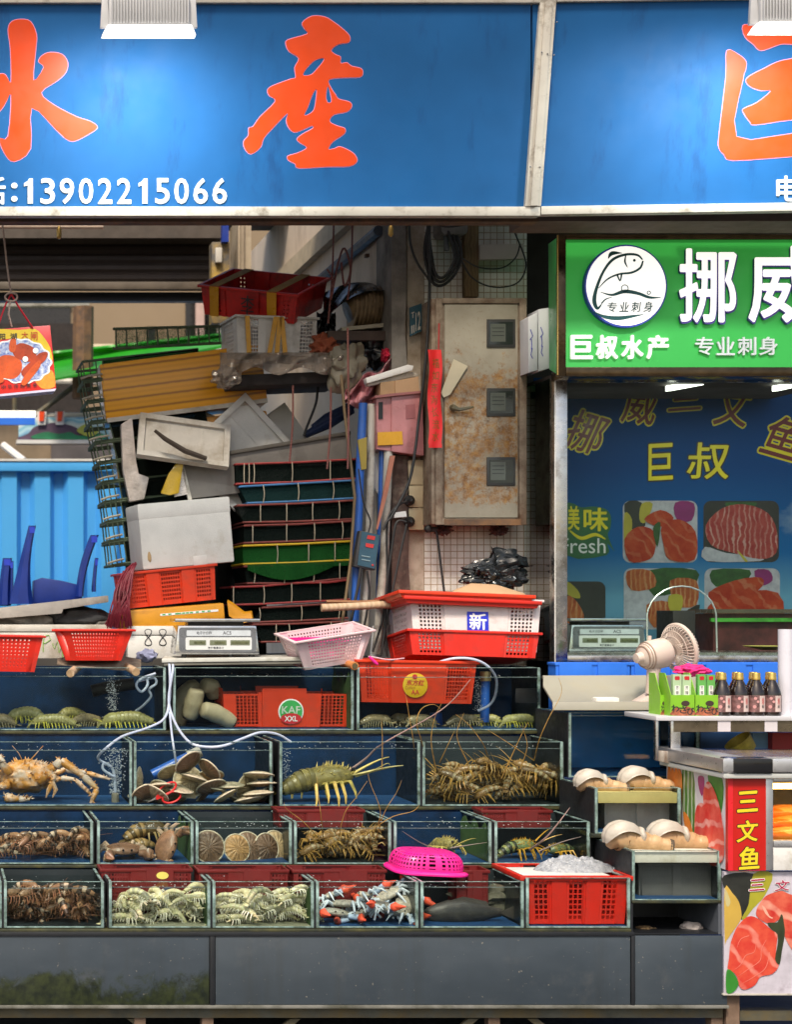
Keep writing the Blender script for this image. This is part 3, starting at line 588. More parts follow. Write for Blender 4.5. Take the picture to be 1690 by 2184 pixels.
def algae(lab, side, amt):                            # green growth on the inner face of a side pane
    t = [o for o in bpy.data.objects if o.get('label', '').startswith(lab)][0]; sp = sorted([c for c in kids(t) if c.name.startswith('side_pane')], key=lambda c: sum(v.co.x for v in c.data.vertices))[side]
    xs = [v.co.x for v in sp.data.vertices]; ys = [v.co.y for v in sp.data.vertices]; zs = [v.co.z for v in sp.data.vertices]; B = BASES[t.name]; x = B.x + (min(xs) - .002 if side else max(xs) + .002)
    pts = [Vector((x, B.y + min(ys) + .006 + (max(ys) - min(ys) - .012) * i / 10, B.z + max(zs) * (amt + .12 * math.sin(i * 1.7)))) for i in range(11)]
    MB().slab([Vector((x, p.y, B.z + .008)) for p in (pts[0], pts[-1])] + pts[::-1], Vector((-.0012 if side else .0012, 0, 0))).build('algae_film', back_green, t)
for a_ in (('third row tank with brown crabs', 1, .84), ('third row tank with a single', 1, .84), ('bottom row tank full of dark', 0, .8), ('top row tank holding geoducks', 1, .82), ('bottom row tank of white mantis shrimps with', 1, .7), ('bottom row tank of white mantis shrimps next', 1, .72)): algae(*a_)
# the end column with the geoducks
tank(1214, 1492, 1520, 1657, .80, .42, 'deep blue tank behind the two upper geoducks', 6, back=M('backlit tank blue', (.02, .22, .62), .4, var=.35, sc=3, dirt=(.03, .12, .26), da=.2))  # back colour brightened to stand in for light coming through the tank
tank(1270, 1452, 1680, 1777, .36, .40, 'small tank with a yellowed board and a grey crate below the upper geoducks', 6, back=back_dark, wtr=False)
tank(1349, 1538, 1814, 1920, .02, .38, 'small tank with a white board and black crate below the lower geoducks', 6, back=back_dark, wtr=False)
t = thing('end_stand', 'dark cupboard with an open niche carrying the end column of tanks', 'stand', P(1445, 2140, .02))
MB().pbox(1349, 1920.5, 1541, 1926, .0, .40).build('top_plate', moss, t, bevel=.002)
MB().pbox(1345, 1926.5, 1350.5, 1990, .0, .40).build('side_board', black_gap, t)
MB().pbox(1533, 1926.5, 1542, 1992, .002, .40).build('side_board', M('slate board', (.10, .115, .14), .5), t)
MB().pbox(1350.8, 1926.5, 1532.8, 1992, .38, .40).build('back_board', black_gap, t)
MB().pbox(1350.8, 1990, 1532.8, 1992.5, .002, .379).build('niche_floor', black_gap, t)
MB().pbox(1262, 1777.5, 1455, 1786, .355, .76).build('middle_plate', moss, t, bevel=.002)
MB().pbox(1204, 1657.5, 1494, 1668, .79, 1.22).build('upper_plate', dk_blue, t, bevel=.002)
MB().pbox(1204, 1668.5, 1264, 1990, .82, .86).build('support_board', back_dark, t)
MB().box((px(1270, .36), .45, .3), (px(1450, .36), .48, pz(1787, .36))).build('support_board', back_dark, t)
MB().box((px(1349, .02), .40, .3), (px(1538, .02), .41, pz(1815, .02))).build('support_board', back_dark, t)
lump = M('pale glove', (.42, .38, .36), .8)
for x, r, m, nm, lb in ((1475, (.045, .035, .024), lump, 'crumpled_glove', 'crumpled pale glove lying in the dark niche under the lower geoducks'), (1522, (.032, .03, .02), tape_y, 'shell_piece', 'yellow shell piece in the niche corner by the salmon poster'), (1376, (.04, .03, .016), plank_m, 'wood_piece', 'brown wood piece at the dark niche edge beside the grey panels')):
    c = P(x, 1990, .12); c.z += r[2]
    o = MB().ico(lambda v: c + Vector((v.x * r[0], v.y * r[1], v.z * r[2])) * (1 + .35 * mnoise.noise(v * 2.2 + c * 9)), 3).build(nm, m, base=c); tag(o, lb, nm.split('_')[1])
# ---------------------------------------------------------------- crates and baskets with real openings
def wallgrid(mb, pt, cols, band=None):
    """One wall: cols = (u0, u1, outward offset, holes (nx, ny, v0, v1, open share) or None, top v)."""
    prev = None
    for u0, u1, off, hl, *tp in cols:
        vt = tp[0] if tp else 1.0
        us = [u0, u1]; vs_ = [0, vt]; hole = set()
        if hl:
            nx, ny, v0, v1, sh = hl; du, dv = (u1 - u0) / nx, (v1 - v0) / ny; us = [u0]; vs_ = [0]
            for i in range(nx): us += [u0 + du * (i + .5 - sh / 2), u0 + du * (i + .5 + sh / 2)]
            for j in range(ny): vs_ += [v0 + dv * (j + .5 - sh / 2), v0 + dv * (j + .5 + sh / 2)]
            us.append(u1); vs_.append(vt); hole = {(2 * i + 1, 2 * j + 1) for i in range(nx) for j in range(ny)}
        o = len(mb.v); n = len(us); mb.v += [tuple(pt(a, c, off)) for c in vs_ for a in us]
        for j in range(len(vs_) - 1):
            for i in range(n - 1):
                if (i, j) in hole: continue
                mb.f.append((o + j * n + i, o + j * n + i + 1, o + (j + 1) * n + i + 1, o + (j + 1) * n + i)); mb.m.append(mb.mi)
        if prev is not None and abs(prev - off) > 1e-5: mb.add([pt(u0, 0, prev), pt(u0, 0, off), pt(u0, 1, off), pt(u0, 1, prev)], [(0, 1, 2, 3)])
        prev = off
def crate(name, label, cat, w, d, h, mat, front, side=None, tp=.9, rim=.012, rh=.012, th=.0028, group=None, rimmat=None, lip=True):
    """An open crate: origin at the middle of its floor, front wall towards -Y."""
    t = thing(name, label, cat, (0, 0, 0), group); b = MB()
    f = lambda v: tp + (1 - tp) * v
    def fr(u, v, o): return Vector(((u - .5) * w * f(v), -d / 2 * f(v) - o, v * h))
    def bk(u, v, o): return Vector(((.5 - u) * w * f(v), d / 2 * f(v) + o, v * h))
    def lf(u, v, o): return Vector((-w / 2 * f(v) - o, (.5 - u) * d * f(v), v * h))
    def rt(u, v, o): return Vector((w / 2 * f(v) + o, (u - .5) * d * f(v), v * h))
    side = side or [(0, .2, 0, None), (.2, .8, 0, (8, 7, .12, .9, .55)), (.8, 1, 0, None)]
    for p, c in ((fr, front), (bk, front), (lf, side), (rt, side)): wallgrid(b, p, c)
    b.add([(-w/2*tp, -d/2*tp, 0), (w/2*tp, -d/2*tp, 0), (w/2*tp, d/2*tp, 0), (-w/2*tp, d/2*tp, 0)], [(0, 1, 2, 3)])
    b.build('body', mat, t, solid=th, weld=1e-5, ang=25)
    if rim:
        b = MB(); q = lambda e, z: [Vector((-w/2 - e, -d/2 - e, z)), Vector((w/2 + e, -d/2 - e, z)), Vector((w/2 + e, d/2 + e, z)), Vector((-w/2 - e, d/2 + e, z))]
        b.rings([q(rim - .001, h - rh), q(rim, h - rh + .002), q(rim, h + .001), q(-.003, h + .002), q(-.003, h - .004)], False)
        b.build('rim', rimmat or mat, t, bevel=.0015, solid=.002)
    return t
def at(t, x, y, Y, rot=(0, 0, 0)):                  # floor middle of a goods item: photograph point of its front foot, turned
    return put(t, P(x, y, Y), rot)
H3 = lambda a, b_, c, d_, ny=9, nx=6, sh=.62, off=.0: [(0, a, 0, None), (a, b_, 0, (nx, ny, .08, .88, sh)), (b_, b_ + .02, 0, None), (b_ + .02, c - .02, .006, None), (c - .02, c, 0, None), (c, d_, 0, (nx, ny, .08, .88, sh)), (d_, 1, 0, None)]
def badge(parent, x, z, r, y, mat, ring=None):      # round badge on the front wall of a crate, in the crate's own metres
    b = MB().lathe([(r, 0), (r, .0012), (r * .98, .0018), (0, .0018)], 32, Matrix.Translation((x, y, z)) @ Matrix.Rotation(R(90), 4, 'X')); o = b.build('badge', mat, parent)
    if ring: MB().lathe([(r * .90, .0018), (r * .90, .0026), (0, .0026)], 32, Matrix.Translation((x, y, z)) @ Matrix.Rotation(R(90), 4, 'X')).build('badge_face', ring, o)
    return o
def onf(y0): return lambda x, y, z=0: Vector((x, y0 - z, -y))      # writing on a front wall, metres, y down
yel = M('yellow badge', (.72, .42, .02), .4, var=.08, bump=.03); grn = M('green badge', (.03, .36, .09), .4, bump=.02); redb = M('red print', (.58, .02, .03), .4, bump=.02)
navy = M('royal blue label', (.012, .025, .48), .35, bump=.02); whp = M('white print', (.78, .78, .78), .45, var=.03, bump=.02); blk = M('black print', (.02, .02, .025), .5, bump=.02)

# hung orange red crate with a yellow badge
Y = 1.225; s_ = k(Y); w_, h_ = 252 * s_, 90 * s_
t = crate('orange_crate', 'orange red crate with a round yellow AA badge hung in a top row tank', 'crate', w_, .30, h_, red_pl2, H3(.05, .25, .76, .955, 9, 8, .72), tp=.93)
at(t, 890, 1499, Y, (0, 1, 0)); t.location.y += .15
bd = badge(t, -.012, h_ * .42, 26.5 * s_, -.155 , yel); fb = onf(-.1575)
cx, cz = -.012, h_ * .42; e = 26.5 * s_
words('东方红', (cx - e * .72, -(cz + e * .42), cx + e * .72, -(cz - e * .02)), fb, .001, .02, mb=None, slant=.2).build('badge_lettering', redb, bd)
words('AA', (cx - e * .32, -(cz - e * .38), cx + e * .32, -(cz - e * .74)), fb, .001, .01).build('badge_lettering', redb, bd)
words('DFH', (cx - e * .8, -(cz - e * .1), cx - e * .05, -(cz - e * .32)), fb, .001, .0).build('badge_lettering', M('gold print', (.5, .2, .02), .5), bd)
MB().lathe([(e * .2, 0), (e * .2, .001), (0, .001)], 20, Matrix.Translation((cx - e * .05, -.1572, cz + e * .68)) @ Matrix.Rotation(R(90), 4, 'X')).build('badge_dot', redb, bd)
# sunken crate
Y = 1.29; s_ = k(Y); w_, h_ = 270 * s_, 82 * s_
t = crate('sunken_crate', 'red crate with a green and red KAF XXL badge sunk beside the geoducks', 'crate', w_, .26, h_, red_pl2,
          [(0, .10, 0, None, .86), (.10, .28, 0, (6, 9, .06, .82, .72), .86), (.28, .31, .0, None, .9), (.31, .66, .008, None, 1.0), (.66, .78, .006, None, .87), (.78, .965, 0, (6, 9, .06, .82, .72), .86), (.965, 1, 0, None, .86)], tp=.97, rim=0)
at(t, 610, 1550, Y); t.location.y += .13
e = 27 * s_; cx, cz = 10 * s_, 33 * s_
bd = badge(t, cx, cz, e, -.1375, whp, grn); fb = onf(-.1405)
words('KAF', (cx - e * .72, -(cz + e * .42), cx + e * .72, -(cz - e * .16)), fb, .001, .012).build('badge_lettering', M('pale print', (.55, .6, .52), .5), bd)
b = MB().lathe([(e * .82, 0), (e * .82, .0012), (0, .0012)], 28, Matrix.Translation((cx, -.1405, cz - e * .55)) @ Matrix.Rotation(R(90), 4, 'X') @ Matrix.Scale(.52, 4, (0, 1, 0))); b.build('badge_oval', redb, bd)
words('XXL', (cx - e * .5, -(cz - e * .36), cx + e * .5, -(cz - e * .76)), onf(-.1418), .001, .02).build('badge_lettering', whp, bd)
# white crate nested in a red one, red trays on top, by the pillar
def stack_item(name, label, w, d, h, mat, front, x, y, Y, rot, **kw):
    t = crate(name, label, 'crate', w, d, h, mat, front, **kw); at(t, x, y, Y, rot); return t
Yc = 1.28; s_ = k(Yc)
t = stack_item('red_crate', 'bright red crate under the white crate on the pillar side tank', 282 * s_, .36, 54 * s_, red_pl, H3(.06, .24, .755, .935, 6, 6, .62), 1010, 1409, Yc, (-7, 1.8, 2), tp=.94); t.location.y += .18
t = stack_item('white_crate', 'white crate with a square blue label nested in a bright red crate', 284 * s_, .36, 112 * s_, white_pl, H3(.055, .235, .77, .95, 11, 6, .58), 1016, 1398, Yc, (-7, 1.2, 2), tp=.93); t.location.y += .19
wc = t; MB().box((-20 * s_, -.186, 42 * s_), (26 * s_, -.182, 84 * s_)).build('blue_label', navy, wc)
lb = kids(wc)[-1]
words('新', (-15 * s_, -80 * s_, 21 * s_, -46 * s_), onf(-.1862), .0008, .02).build('label_lettering', whp, lb)
for i, (lb_, y, rx, ry, x, w2) in enumerate((('red tray turned down over the white crate beneath the cardboard scrap', 1298, -5, 2.4, 1002, 292), ('orange red tray on top of the red tray by the black bag', 1287, -6, 2.2, 990, 290))):
    t = crate('red_tray', lb_, 'tray', w2 * s_, .37, 14 * s_, [red_pl, red_pl2][i], [(0, 1, 0, None)], [(0, 1, 0, None)], tp=.97, rim=.008, rh=.016); at(t, x, y, Yc, (rx, ry, 3)); t.location.y += .17
tag(MB().slab([P(968, 1262, 1.33), P(1008, 1246, 1.36), P(1062, 1249, 1.4), P(1122, 1268, 1.4), P(1070, 1268, 1.33)], Vector((.01, .05, .006))).build('cardboard_scrap', card, base=P(1040, 1262, 1.35)), 'torn cardboard scrap lying on the red trays in front of the black bag', 'cardboard')
# black refuse bag
c = P(1056, 1228, 1.52)
def bagf(v):
    n = mnoise.noise(v * 2.3) * .35 + abs(mnoise.noise(v * 5.1)) * .35 - .1
    p = Vector((v.x * .145, v.y * .07, v.z * .085)) * (1 + n)
    if v.z > .55: p += Vector((.05 + .03 * math.sin(v.x * 9), 0, .045 * (v.z - .5) * 2))
    return c + p
tag(MB().ico(bagf, 5).build('refuse_bag', black_bag, base=c, ang=22), 'crumpled black plastic bag slumped against the tiled pillar', 'bag')
# red crate filled with ice
t = crate('ice_crate', 'bright red crate topped with a foam plate and crushed ice at the row end', 'crate', 228 * k(.02), .335, 103 * k(.02), red_pl,
          [(0, .10, 0, None), (.10, .235, 0, (3, 8, .08, .95, .72)), (.235, .27, .0, None), (.27, .41, .006, None), (.41, .435, 0, None), (.435, .57, 0, (3, 8, .08, .95, .72)), (.57, .6, 0, None), (.6, .735, .006, None), (.735, .76, 0, None), (.76, .895, 0, (3, 8, .08, .95, .72)), (.895, 1, 0, None)], tp=.93, rim=.012, rh=.018)
at(t, 1229, 1971, .016); t.location.y += .17
zr = pz(1871, .016) - .004
b = MB().box((px(1116, .05), .045, zr - .014), (px(1308, .05), .30, zr + .004), Matrix.Identity(4)); tag(b.build('foam_plate', foam_white, base=Vector((px(1212, .05), .17, zr - .014)), bevel=.004), 'flat white foam plate laid on the crate of ice', 'plate')
ice = M('crushed ice', (.29, .31, .34), .22, var=.35, sc=70, bump=1, bsc=110)
c = Vector((px(1212, .3), .215, zr + .004))
def icef(u, v):
    r = min(1, max(0, v)); a = u * 2 * math.pi; x, y = math.cos(a) * r, math.sin(a) * r
    hgt = .075 * (1 - r ** 2.2) * (.72 + .5 * mnoise.noise(Vector((x * 3, y * 3, 1)))) + (.012 * mnoise.noise(Vector((x * 14, y * 14, 3))) if r < .98 else 0)
    return c + Vector((x * .175, y * .08, max(0, hgt)))
o = MB().grid(icef, 60, 24).build('crushed_ice', ice, base=c, weld=1e-5); o['label'] = 'heap of crushed ice on the white foam plate in the red crate'; o['kind'] = 'stuff'
o['category'] = 'ice'
# red crates at the back of the low tanks
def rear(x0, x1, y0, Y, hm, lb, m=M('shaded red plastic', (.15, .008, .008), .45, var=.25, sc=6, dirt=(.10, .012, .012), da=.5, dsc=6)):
    s_ = k(Y); w_ = (x1 - x0) * s_
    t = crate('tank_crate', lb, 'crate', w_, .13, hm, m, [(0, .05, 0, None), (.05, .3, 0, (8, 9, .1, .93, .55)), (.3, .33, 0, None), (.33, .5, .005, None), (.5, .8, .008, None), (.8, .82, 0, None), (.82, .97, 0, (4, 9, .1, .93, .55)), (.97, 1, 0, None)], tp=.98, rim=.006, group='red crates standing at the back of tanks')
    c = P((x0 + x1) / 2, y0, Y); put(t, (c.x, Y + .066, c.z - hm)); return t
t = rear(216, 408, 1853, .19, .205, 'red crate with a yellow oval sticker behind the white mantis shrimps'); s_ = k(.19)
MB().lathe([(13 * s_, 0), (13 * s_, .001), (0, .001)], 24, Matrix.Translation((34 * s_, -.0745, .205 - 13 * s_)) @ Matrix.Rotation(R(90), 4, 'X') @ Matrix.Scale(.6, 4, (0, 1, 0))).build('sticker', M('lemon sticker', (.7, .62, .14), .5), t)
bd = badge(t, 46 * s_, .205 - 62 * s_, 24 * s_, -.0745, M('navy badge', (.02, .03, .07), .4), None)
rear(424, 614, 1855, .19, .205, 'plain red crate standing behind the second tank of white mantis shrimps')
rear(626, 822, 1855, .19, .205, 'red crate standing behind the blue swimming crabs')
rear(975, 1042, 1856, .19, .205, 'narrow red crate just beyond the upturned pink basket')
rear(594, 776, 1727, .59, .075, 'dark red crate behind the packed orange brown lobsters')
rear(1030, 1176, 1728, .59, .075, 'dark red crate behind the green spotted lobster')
for x0, x1, y, Y, h_, lb, m in ((1292, 1440, 1706, .46, .145, 'grey perforated crate upright inside the small tank under the upper geoducks', M('grey mesh plastic', (.34, .34, .32), .5, var=.2)), (1365, 1522, 1842, .10, .155, 'black perforated crate inside the small tank under the lower geoducks', M('charcoal plastic', (.10, .105, .10), .45, var=.2))):
    s_ = k(Y); w_ = (x1 - x0) * s_
    t = crate('tank_crate', lb, 'crate', w_, .18, h_, m, [(0, .04, 0, None), (.04, .46, 0, (11, 5, .05, .95, .6)), (.46, .56, .006, None), (.56, .96, 0, (11, 5, .05, .95, .6)), (.96, 1, 0, None)], tp=.99, rim=.004); c = P((x0 + x1) / 2, y, Y); put(t, (c.x, Y + .1, c.z - h_))
for (x0, x1, y, Y, d, lb, m) in ((1276, 1446, 1690, .372, .37, 'yellowed white board across the small tank under the upper geoducks', M('yellowed board', (.46, .40, .16), .5, var=.2, sc=6)), (1354, 1533, 1816, .032, .35, 'white board across the small tank carrying the lower geoducks', M('white board', (.62, .62, .55), .5, var=.08, dirt=(.35, .32, .2), da=.3))):
    tag(MB().box((px(x0, Y), Y, pz(y, Y) - .045), (px(x1, Y), Y + d, pz(y, Y))).build('cutting_board', m, base=P((x0 + x1) / 2, y, Y), bevel=.004), lb, 'board')

# small strainer baskets
def basket(name, label, w, d, h, mat, nx, ny, tp=.78, u=(.14, .86), v=(.1, .92)):
    sd = [(0, .2, 0, None), (.2, .8, 0, (max(3, nx // 2), ny, v[0], v[1], .5)), (.8, 1, 0, None)]
    return crate(name, label, 'basket', w, d, h, mat, [(0, u[0], 0, None), (u[0], u[1], 0, (nx, ny, v[0], v[1], .5)), (u[1], 1, 0, None)], sd, tp=tp, rim=.012, rh=.008, th=.0022)
s_ = k(1.19)
t = basket('red_basket', 'small red strainer basket propped on two wooden rods', 168 * s_, .2, 66 * s_, red_pl, 16, 7, .70, (.2, .84)); at(t, 203, 1409, 1.19, (0, 0, -4)); t.location.y += .1
t = basket('red_basket', 'red strainer basket cut by the picture border above the king crab', 172 * s_, .2, 76 * s_, red_pl, 14, 8, .80, (.1, .86)); at(t, 4, 1432, 1.10, (0, 1, 0)); t.location.y += .09
s_ = k(1.22)
pb = basket('pale_basket', 'pale pink strainer basket tilted on the scale tank with a hot pink one inside', 178 * s_, .21, 68 * s_, pinkw_pl, 18, 8, .74, (.14, .88)); at(pb, 706, 1414, 1.22, (10, -8, 12)); pb.location.y += .1
t = basket('pink_basket', 'hot pink basket lying inside the pale pink basket', 118 * s_, .15, 40 * s_, pink_pl, 10, 4, .8); put(t, pb.location + Vector((-.05, -.01, .022)), (6, -1, 12))
# upturned hot pink basket: a dome of bars on a broad rim
t = thing('pink_basket', 'upturned hot pink basket lying on the bottom row of tanks', 'basket', (0, 0, 0)); s_ = k(.18)
W_, D_, H_ = 80 * s_, .13, 38 * s_
def se(a, q): c_, s2 = math.cos(a), math.sin(a); return (math.copysign(abs(c_) ** q, c_), math.copysign(abs(s2) ** q, s2))
def dome(a, v):
    x, y = se(a, .62); r = (1 - .34 * v ** 2.2) * .93 if v < .999 else 0
    return Vector((x * W_ * r, y * D_ * r, H_ * (1 - (1 - v) ** 1.7) if v < 1 else H_))
b = MB(); o_ = 0; NA, NV = 88, 26
ok = lambda i, j: not ((i % 2 == 1) and (j % 5 in (1, 2, 3)) and 2 < j < 23)
vsx = [dome(2 * math.pi * i / NA, j / NV * .93) for j in range(NV + 1) for i in range(NA)]
b.add(vsx, [(j * NA + i, j * NA + (i + 1) % NA, (j + 1) * NA + (i + 1) % NA, (j + 1) * NA + i) for j in range(NV) for i in range(NA) if ok(i, j)])
topr = [dome(2 * math.pi * i / NA, .93) for i in range(NA)]
b.add(topr, [tuple(range(NA))]); b.build('body', pink_pl, t, solid=.002, weld=1e-5)
b = MB(); q = lambda e, z: [Vector((se(2*math.pi*i/48, .55)[0] * (W_ * e), se(2*math.pi*i/48, .55)[1] * (D_ * e), z)) for i in range(48)]
b.rings([q(.93, .003), q(1.0, .0), q(1.04, -.006), q(1.04, -.012), q(1.0, -.012)], False, True); b.build('rim', pink_pl, t, solid=.002)
put(t, P(917, 1878, .2), (2, 3, 3)); t.location.y += .06; t.location.z = pz(1880, 0) + .018

# ---------------------------------------------------------------- counter behind the tanks and the heap of boxes on it
ZC = pz(1402, 1.66)
t = thing('rear_counter', 'low dark counter behind the top row of tanks carrying the heap of boxes', 'counter', Vector((1.2, 1.7, 0)))
MB().box((px(-300, 1.7), 1.62, ZC - .05), (XW - .03, 2.7, ZC - .004)).build('top', M('wet counter', (.05, .045, .04), .6), t)
for x in (.3, 1.2, 2.1):
    for y in (1.82, 2.6): MB().box((x, y, 0), (x + .05, y + .05, ZC - .05)).build('leg', grime_steel, t)
def fbox(name, label, w, d, h, mat, lid=None, tape=None, cat='foam box', lidm=None):
    t = thing(name, label, cat); hb = h - (lid or 0)
    MB().box((-w/2, -d/2, 0), (w/2, d/2, hb)).build('box_body', mat, t, bevel=.012)
    if lid: MB().box((-w/2 - .003, -d/2 - .003, hb + .001), (w/2 + .003, d/2 + .003, h)).build('lid', lidm or mat, t, bevel=.012)
    return t
def flid(name, label, w, d, h=.035, mat=None, rim=.03):
    t = thing(name, label, 'foam lid'); m = mat or foam_white
    MB().box((-w/2, -d/2, 0), (w/2, d/2, h * .55)).build('plate', m, t, bevel=.008)
    b = MB(); z0, z1 = h * .55 + .0005, h
    b.box((-w/2, -d/2, z0), (w/2, -d/2 + rim, z1)); b.box((-w/2, d/2 - rim, z0), (w/2, d/2, z1)); b.box((-w/2, -d/2 + rim, z0), (-w/2 + rim, d/2 - rim, z1)); b.box((w/2 - rim, -d/2 + rim, z0), (w/2, d/2 - rim, z1))
    b.build('rim', m, t, weld=1e-5)
    for a_ in (-.17, .2): MB().box((w * a_, -d/2 + rim, z0 - .0002), (w * a_ + .006, d/2 - rim, z0 + .003)).build('stiffening_ridge', m, t)
    return t
Yb = 1.70; s_ = k(Yb)
# lowest: foam box with 888, foam box with scribble, taped box
t = fbox('foam_box', 'white foam box marked 888 in black pen behind the silver scale', 122 * s_, .3, 70 * s_, foam_white, 20 * s_); at(t, 333, 1405, Yb); t.location.y += .15
for i in range(3):
    cx = (-17 + 31 * i) * s_; cz = 46 * s_; pts = []
    for j in range(41):
        a = 2 * math.pi * j / 40; pts.append(Vector((cx + 9 * s_ * math.sin(2 * a) * .8 + cz * 0, -.1525, cz + 17 * s_ * math.cos(a))))
    MB().tube(pts, .0022, 5).build('pen_digit', blk, t)
t = fbox('foam_box', 'weathered foam box with a green pen scribble behind the red baskets', 262 * s_, .3, 80 * s_, foam_old, 16 * s_); at(t, 108, 1412, Yb); t.location.y += .15
pen = M('green pen', (.2, .45, .05), .6)
MB().tube([Vector((x * s_ - 18 * s_, -.1525, z * s_)) for x, z in ((2, 22), (2, 40), (4, 55), (14, 58), (18, 48), (6, 40), (2, 42))], .002, 5).build('pen_stroke', pen, t)
MB().tube([Vector((x * s_ - 18 * s_, -.1525, z * s_)) for x, z in ((22, 40), (26, 28), (32, 44), (36, 20), (42, 38), (44, 8))], .002, 5).build('pen_stroke', pen, t)
t = fbox('taped_box', 'flat foam box wound in orange tape under the dark red net strands', 228 * s_, .32, 46 * s_, tape_or, None, cat='taped box'); at(t, 366, 1340, Yb + .02, (0, -4.5, 3)); t.location.y += .16
b = MB().box((-.06, -.1615, .62 * 46 * s_), (.235, -.1603, .72 * 46 * s_)); o = b.build('printed_tape', whp, t)
for i, x in enumerate((-.05, -.02, .015, .03, .05, .07, .09, .12, .15, .18)): MB().box((x, -.1622, .64 * 46 * s_), (x + .016, -.1616, .70 * 46 * s_)).build('green_print', M('green print', (.03, .35, .10), .5), o)
MB().box((-114 * s_ - .0012, -.1, .004), (-114 * s_ - .0004, .1, 42 * s_)).build('torn_film', M('crinkled foil', (.6, .56, .52), .25, metal=.5, bump=1, bsc=40), t)
# red crate and white foam box above
s_ = k(1.74)
t = crate('red_crate', 'red crate between the taped box and the big white foam box', 'crate', 198 * s_, .30, 76 * s_, red_pl2, [(0, .05, 0, None), (.05, .22, 0, (7, 7, .1, .9, .6)), (.22, .24, 0, None), (.24, .38, .006, None), (.38, .40, 0, None), (.40, .61, 0, (8, 7, .1, .9, .6)), (.61, .63, 0, None), (.63, .77, .006, None), (.77, .79, 0, None), (.79, .95, 0, (6, 7, .1, .9, .6)), (.95, 1, 0, None)], tp=.95); at(t, 364, 1288, 1.74, (0, -6, 4)); t.location.y += .15
s_ = k(1.76)
t = fbox('foam_box', 'big white foam box tilted on the red crate', 200 * s_, .30, 140 * s_, foam_white, 0); put(t, P(398, 1207, 1.76), (0, -5.2, 5)); t.location.y += .15
MB().box((-100 * s_ - .002, -.1525, 106 * s_), (100 * s_ + .002, .1525, 140 * s_ + .001)).build('lid', foam_white, t, bevel=.012)
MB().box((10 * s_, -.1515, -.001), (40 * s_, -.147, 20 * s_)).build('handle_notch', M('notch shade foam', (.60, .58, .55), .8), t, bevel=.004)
MB().ico(lambda v: Vector((-84 * s_ + v.x * .010, -.151 + v.y * .003, 26 * s_ + v.z * .026 * (1 + .5 * mnoise.noise(v * 3)))), 2).build('scuff', M('foam scuff', (.42, .28, .14), .8), t)
# the two tape-wrapped long boxes at the top
s_ = k(2.05)
m_rib = stripes('taped ribs', [(.36, .13, .008), (.74, .32, .010), (.80, .36, .012), (.78, .34, .012), (.82, .37, .014), (.78, .34, .010), (.74, .31, .010)], 5.6, 'Z', .25, .32, 2, 6)
foil = M('silver tape foil', (.55, .50, .46), .28, metal=.4, var=.3, sc=20, bump=.9, bsc=35)
t = fbox('taped_box', 'long box wrapped in ribbed orange tape at the top of the heap', 345 * s_, .3, 126 * s_, m_rib, 0, cat='taped box'); put(t, P(402, 880, 2.05), (0, -6.8, -3)); t.location.y += .15
MB().box((-172.5 * s_ - .003, -.148, .004), (-172.5 * s_ - .0006, .148, 124 * s_)).build('foil_end', foil, t)
MB().box((-170 * s_, -.1535, -.001), (172 * s_, -.1505, 9 * s_)).build('lid_edge', foam_old, t)
t = fbox('taped_box', 'second tape wrapped box half hidden under the loose foam lids', 330 * s_, .3, 118 * s_, tape_or, 0, cat='taped box'); put(t, P(420, 1010, 2.09), (0, -6, -3)); t.location.y += .15
MB().box((-165 * s_ - .003, -.148, .004), (-165 * s_ - .0006, .148, 116 * s_)).build('foil_end', foil, t)
tag(MB().grid(lambda u, v: P(268 + 300 * u, 930 + 480 * v, 2.46 + .03 * math.sin(u * 23 + v * 4)), 30, 8).build('dark_backdrop', M('dark backdrop', (.010, .011, .012), .6, var=.4, bump=.3), base=P(420, 1400, 2.46), solid=.003), 'dark backdrop added behind the heap of foam boxes', 'backdrop')  # added dark sheet that keeps the gap behind the heap black
c = P(287, 1010, 1.98)
tag(MB().slab([P(258, 905, 1.98), P(282, 890, 1.98), P(291, 985, 1.98), P(296, 1010, 1.97), P(318, 1018, 1.97), P(308, 1064, 1.97), P(276, 1070, 1.98), P(262, 1000, 1.98)], Vector((.01, .16, 0))).build('foam_offcut', M('dirty foil wrap', (.5, .44, .40), .35, metal=.2, var=.35, sc=16, bump=1, bsc=30), base=c, bevel=.006), 'foil wrapped foam offcut hanging beside the orange taped boxes', 'foam piece')
# loose lids
fl = flid('foam_cover', 'square white foam lid standing on one corner like a diamond', .46, .46, .04)
fl.rotation_euler = (Matrix.Rotation(R(90), 3, 'X') @ Matrix.Rotation(R(43), 3, 'Z')).to_euler(); fl.location = P(516, 972, 2.06)
fl = flid('foam_cover', 'long foam lid lying aslant with its hollow side to the street', 196 * k(1.9), .26, .04, foam_old); fl.rotation_euler = (Matrix.Rotation(R(-8), 3, 'Y') @ Matrix.Rotation(R(62), 3, 'X')).to_euler(); fl.location = P(390, 946, 1.94)
fl.rotation_euler.rotate(Euler((0, R(16), 0)))
tag(MB().quad([(571, 884), (608, 858), (664, 940), (640, 960), (600, 958)], 2.22, .04).build('foam_slab', foam_white, base=P(610, 940, 2.2), bevel=.006), 'plain white foam slab leaning behind the diamond shaped lid', 'foam slab')
tag(MB().quad([(392, 925), (426, 873), (462, 888), (470, 930), (430, 950)], 2.16, .04).build('foam_slab', foam_old, base=P(430, 940, 2.16), bevel=.006), 'greyish foam slab between the diamond lid and the orange box', 'foam slab')
